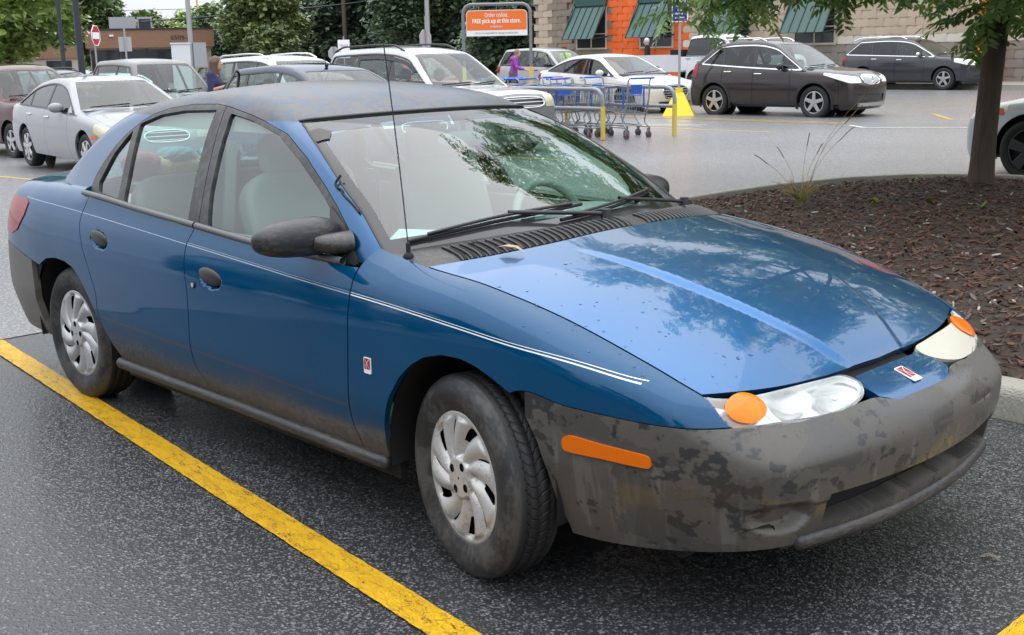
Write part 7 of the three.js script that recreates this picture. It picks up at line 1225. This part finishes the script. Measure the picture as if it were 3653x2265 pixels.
// the person looks along +x; arms are given as [elbow, wrist] for the right (+z) and left hand
function person(label, pos, turn, o) {
  const g = thing('person', label, 'person', undefined, pos, turn), h = o.h || 1.68, s = h / 1.7, lean = o.lean || 0, P = (y, x = 0, z = 0) => [(x + Math.max(0, y - 0.92) * lean) * s, y * s, z * s];
  const neck = P(1.42, 0.01), chest = P(1.25, 0), waist = P(1.02, 0), hip = P(0.92, 0), head = P(1.57, 0.05 + (o.headX || 0));
  const arms = [1, -1].map((q) => { const [e, w] = o.arms[q > 0 ? 0 : 1]; return [P(1.37, 0, q * 0.175), P(e[1], e[0], q * e[2]), P(w[1], w[0], q * w[2])]; });
  const legs = [1, -1].map((q) => [P(0.90, 0, q * 0.09), P(0.48, 0.02 + 0.03 * q, q * 0.10), P(0.08, -0.02, q * 0.10)].map((v, i) => (i === 0 ? v : [v[0], v[1], v[2]])));
  const skinF = (x, y, z) => {
    let d = ell(x, y, z, head, [0.088 * s, 0.115 * s, 0.075 * s]); d = smin(d, ell(x, y, z, [head[0] + 0.035 * s, head[1] - 0.075 * s, 0], [0.055 * s, 0.05 * s, 0.05 * s]), 0.03);
    d = smin(d, caps(x, y, z, [head[0] + 0.085 * s, head[1] + 0.015 * s, 0], [head[0] + 0.112 * s, head[1] - 0.02 * s, 0], 0.010 * s, 0.014 * s), 0.02); for (const q of [1, -1]) d = smin(d, ell(x, y, z, [head[0] - 0.01, head[1] - 0.01, q * 0.076 * s], [0.022 * s, 0.032 * s, 0.010 * s]), 0.008);
    for (const q of [1, -1]) d = smax(d, -ell(x, y, z, [head[0] + 0.088 * s, head[1] + 0.018 * s, q * 0.032 * s], [0.014 * s, 0.010 * s, 0.018 * s]), 0.012);
    d = smin(d, caps(x, y, z, [head[0] - 0.03 * s, head[1] - 0.06 * s, 0], neck, 0.052 * s, 0.06 * s), 0.04);
    d = smin(d, ell(x, y, z, chest, [0.10 * s, 0.20 * s, 0.155 * s]), 0.05); d = smin(d, caps(x, y, z, waist, hip, 0.115 * s, 0.135 * s), 0.06);
    for (const [a, b, c] of arms) { d = smin(d, caps(x, y, z, a, b, 0.044 * s, 0.036 * s), 0.03); d = smin(d, caps(x, y, z, b, c, 0.036 * s, 0.026 * s), 0.02); }
    for (const [a, b, c] of legs) { d = smin(d, caps(x, y, z, a, b, 0.078 * s, 0.052 * s), 0.04); d = smin(d, caps(x, y, z, b, c, 0.050 * s, 0.036 * s), 0.02); }
    return d;
  };
  const body = meshField(skinF, [-0.55, -0.02, -0.5], [0.75, h + 0.05, 0.5], 0.016);
  // hands: palm, four fingers and a thumb, curled
  const hands = arms.map(([, e, w], i) => {
    const q = i ? -1 : 1, dir = V(w[0] - e[0], w[1] - e[1], w[2] - e[2]).normalize(), sd = V(0, 0, 1).addScaledVector(dir, -dir.z).normalize(), dn = V().crossVectors(dir, sd), at = (a, b, c) => [w[0] + dir.x * a + sd.x * b + dn.x * c, w[1] + dir.y * a + sd.y * b + dn.y * c, w[2] + dir.z * a + sd.z * b + dn.z * c];
    const F = (x, y, z) => { let d = caps(x, y, z, at(0.0, 0, 0), at(0.075, 0, 0), 0.024, 0.030); for (let k = 0; k < 4; k++) { const b = -0.030 + 0.020 * k, l = [0.060, 0.072, 0.068, 0.054][k]; d = smin(d, caps(x, y, z, at(0.085, b, 0), at(0.085 + l * 0.55, b, 0.016), 0.0095, 0.009), 0.006); d = smin(d, caps(x, y, z, at(0.085 + l * 0.55, b, 0.016), at(0.085 + l * 0.75, b, 0.042), 0.009, 0.008), 0.005); } return smin(d, caps(x, y, z, at(0.02, -0.026 * q, 0.005), at(0.075, -0.055 * q, 0.03), 0.012, 0.0095), 0.01); };
    const c = at(0.07, 0, 0.01); return meshField(F, [c[0] - 0.1, c[1] - 0.1, c[2] - 0.1], [c[0] + 0.1, c[1] + 0.1, c[2] + 0.1], 0.005);
  });
  part(g, 'body', merge([body, ...hands]), mat(...(o.skin || [0.48, 0.28, 0.20]), 0.55));
  // clothes: shells a little outside the body
  const topF = (x, y, z) => { let d = smin(ell(x, y, z, chest, [0.115 * s, 0.215 * s, 0.175 * s]), caps(x, y, z, waist, P(o.hem || 0.90), 0.135 * s, 0.160 * s), 0.07); if (o.bust) d = smin(d, ell(x, y, z, P(1.22, 0.075), [0.075 * s, 0.085 * s, 0.13 * s]), 0.06); d = smin(d, caps(x, y, z, P(1.39, 0, -0.15), P(1.39, 0, 0.15), 0.055 * s, 0.055 * s), 0.05); for (const [a, b, c] of arms) { d = smin(d, caps(x, y, z, a, b, 0.060 * s, 0.050 * s), 0.04); if (o.sleeve !== 'short') d = smin(d, caps(x, y, z, b, [lerp(b[0], c[0], 0.92), lerp(b[1], c[1], 0.92), lerp(b[2], c[2], 0.92)], 0.052 * s, 0.040 * s), 0.02); } d = Math.max(d, (o.hem || 0.90) * s - y); return o.neckline ? smax(d, -ell(x, y, z, P(1.46, 0.09), [0.10 * s, 0.13 * s, 0.085 * s]), 0.015) : d; };
  part(g, o.topName || 'top', meshField((x, y, z) => topF(x, y, z) + 0.010 * (fbm(x * 9 + z * 5, y * 9, 2) - 0.5), [-0.5, 0.7, -0.5], [0.7, 1.5 * s, 0.5], 0.015), mat(...o.top, 0.85));
  const pantF = (x, y, z) => { let d = caps(x, y, z, P(1.0), hip, 0.13 * s, 0.152 * s); for (const [a, b, c] of legs) { d = smin(d, caps(x, y, z, a, b, 0.096 * s, 0.072 * s), 0.04); d = smin(d, caps(x, y, z, b, c, 0.070 * s, 0.060 * s), 0.02); } return Math.max(d, 0.07 - y); };
  part(g, 'trousers', meshField(pantF, [-0.3, 0, -0.35], [0.3, 1.1 * s, 0.35], 0.016), mat(...(o.pants || [0.05, 0.05, 0.055]), 0.85));
  for (const q of [1, -1]) part(g, 'shoe', new THREE.SphereGeometry(1, 14, 8).scale(0.13, 0.05, 0.048).translate(0.04 * s, 0.045, q * 0.10 * s), mat(0.05, 0.05, 0.05, 0.6));
  const hairF = (x, y, z) => { let d = ell(x, y, z, [head[0] - 0.022 * s, head[1] + 0.028 * s, 0], [0.104 * s, 0.112 * s, 0.092 * s]); if (o.hair === 'long') { d = smin(d, caps(x, y, z, [head[0] - 0.05 * s, head[1], 0], [head[0] - 0.10 * s, head[1] - 0.26 * s, 0], 0.088 * s, 0.095 * s), 0.05); for (const q of [1, -1]) d = smin(d, caps(x, y, z, [head[0] - 0.01 * s, head[1] + 0.02 * s, q * 0.07 * s], [head[0] - 0.03 * s, head[1] - 0.24 * s, q * 0.085 * s], 0.032 * s, 0.036 * s), 0.03); } d = smax(d, -ell(x, y, z, [head[0] + 0.085 * s, head[1] - 0.03 * s, 0], [0.075 * s, 0.098 * s, 0.066 * s]), 0.015); return d + 0.010 * (fbm(x * 70, z * 70 + y * 9, 3) - 0.5); };
  part(g, 'hair', meshField(hairF, [-0.3, head[1] - 0.36 * s, -0.22], [0.4, head[1] + 0.2 * s, 0.22], 0.008), mat(...(o.hairCol || [0.10, 0.06, 0.04]), 0.6));
  if (o.extra) o.extra(g, P, s); return g;
}
const headTo = (x, z, px, d) => Math.atan2(-(dirXZ(px, d)[1] - z), dirXZ(px, d)[0] - x);
{
  let [x, z] = dirXZ(503, 20.6); person('woman with long brown hair in a navy top reading a phone', [x, -0.16, z], 0.72, { h: 1.66, arms: [[[0.02, 1.10, 0.23], [0.27, 1.17, 0.13]], [[0.03, 1.10, 0.23], [0.27, 1.16, 0.12]]], top: [0.034, 0.031, 0.095], hair: 'long', hairCol: [0.115, 0.070, 0.048], sleeve: 'short', neckline: true, bust: true, headX: 0.03, pants: [0.06, 0.06, 0.08], extra: (g, P, s) => part(g, 'phone', new THREE.BoxGeometry(0.012, 0.15, 0.075).rotateZ(-0.95).translate(...P(1.235, 0.36, 0.02)), mat(0.62, 0.63, 0.66, 0.2)) });
  [x, z] = dirXZ(1221, 36.2); person('grey-haired woman in a purple hooded jacket reaching to the silver SUV', [x, 0, z], 0.55, { h: 1.55, lean: 0.18, arms: [[[0.16, 1.10, 0.24], [0.42, 1.03, 0.18]], [[-0.10, 1.10, 0.26], [0.0, 0.90, 0.26]]], top: [0.27, 0.045, 0.36], topName: 'jacket', hem: 0.80, hairCol: [0.20, 0.17, 0.14], pants: [0.11, 0.10, 0.09], extra: (g, P, s) => part(g, 'hood', meshField((a, b, c) => ell(a, b, c, P(1.38, -0.09), [0.09, 0.085, 0.13]), [-0.3, 1.0, -0.25], [0.3, 1.5, 0.25], 0.016), mat(0.24, 0.040, 0.32, 0.85)) });
  [x, z] = dirXZ(1542, 46.5); person('white-haired man in a dark jacket beyond the pickup bed', [x, 0.15, z], -2.6, { h: 1.76, arms: [[[0.0, 1.10, 0.26], [0.06, 0.86, 0.26]], [[0.0, 1.10, 0.26], [0.06, 0.86, 0.26]]], top: [0.012, 0.013, 0.016], topName: 'jacket', hairCol: [0.55, 0.53, 0.50], pants: [0.03, 0.03, 0.04] });
  [x, z] = dirXZ(1352, 41.5); person('worker in a bright yellow safety vest and red cap bending forward', [x, 0, z], 2.75, { h: 1.64, lean: 0.45, arms: [[[0.12, 1.08, 0.26], [0.26, 0.92, 0.2]], [[0.12, 1.08, 0.26], [0.26, 0.92, 0.2]]], top: [0.52, 0.80, 0.02], topName: 'safety_vest', skin: [0.22, 0.11, 0.08], hairCol: [0.05, 0.03, 0.025], extra: (g, P, s) => { const hd = P(1.57, 0.05); part(g, 'cap', merge([new THREE.SphereGeometry(0.108, 16, 8, 0, 6.283, 0, 1.5).translate(hd[0] - 0.01, hd[1] + 0.045, 0), new THREE.CylinderGeometry(0.09, 0.09, 0.012, 16, 1, false, 0, Math.PI).translate(hd[0] + 0.07, hd[1] + 0.055, 0)]), mat(0.16, 0.02, 0.025, 0.8)); part(g, 'reflective_stripe', new THREE.TorusGeometry(0.165, 0.018, 6, 24).rotateX(Math.PI / 2).translate(...P(1.05, 0.0)), mat(0.6, 0.6, 0.58, 0.4)); } });
}
renderer.render(scene, camera);
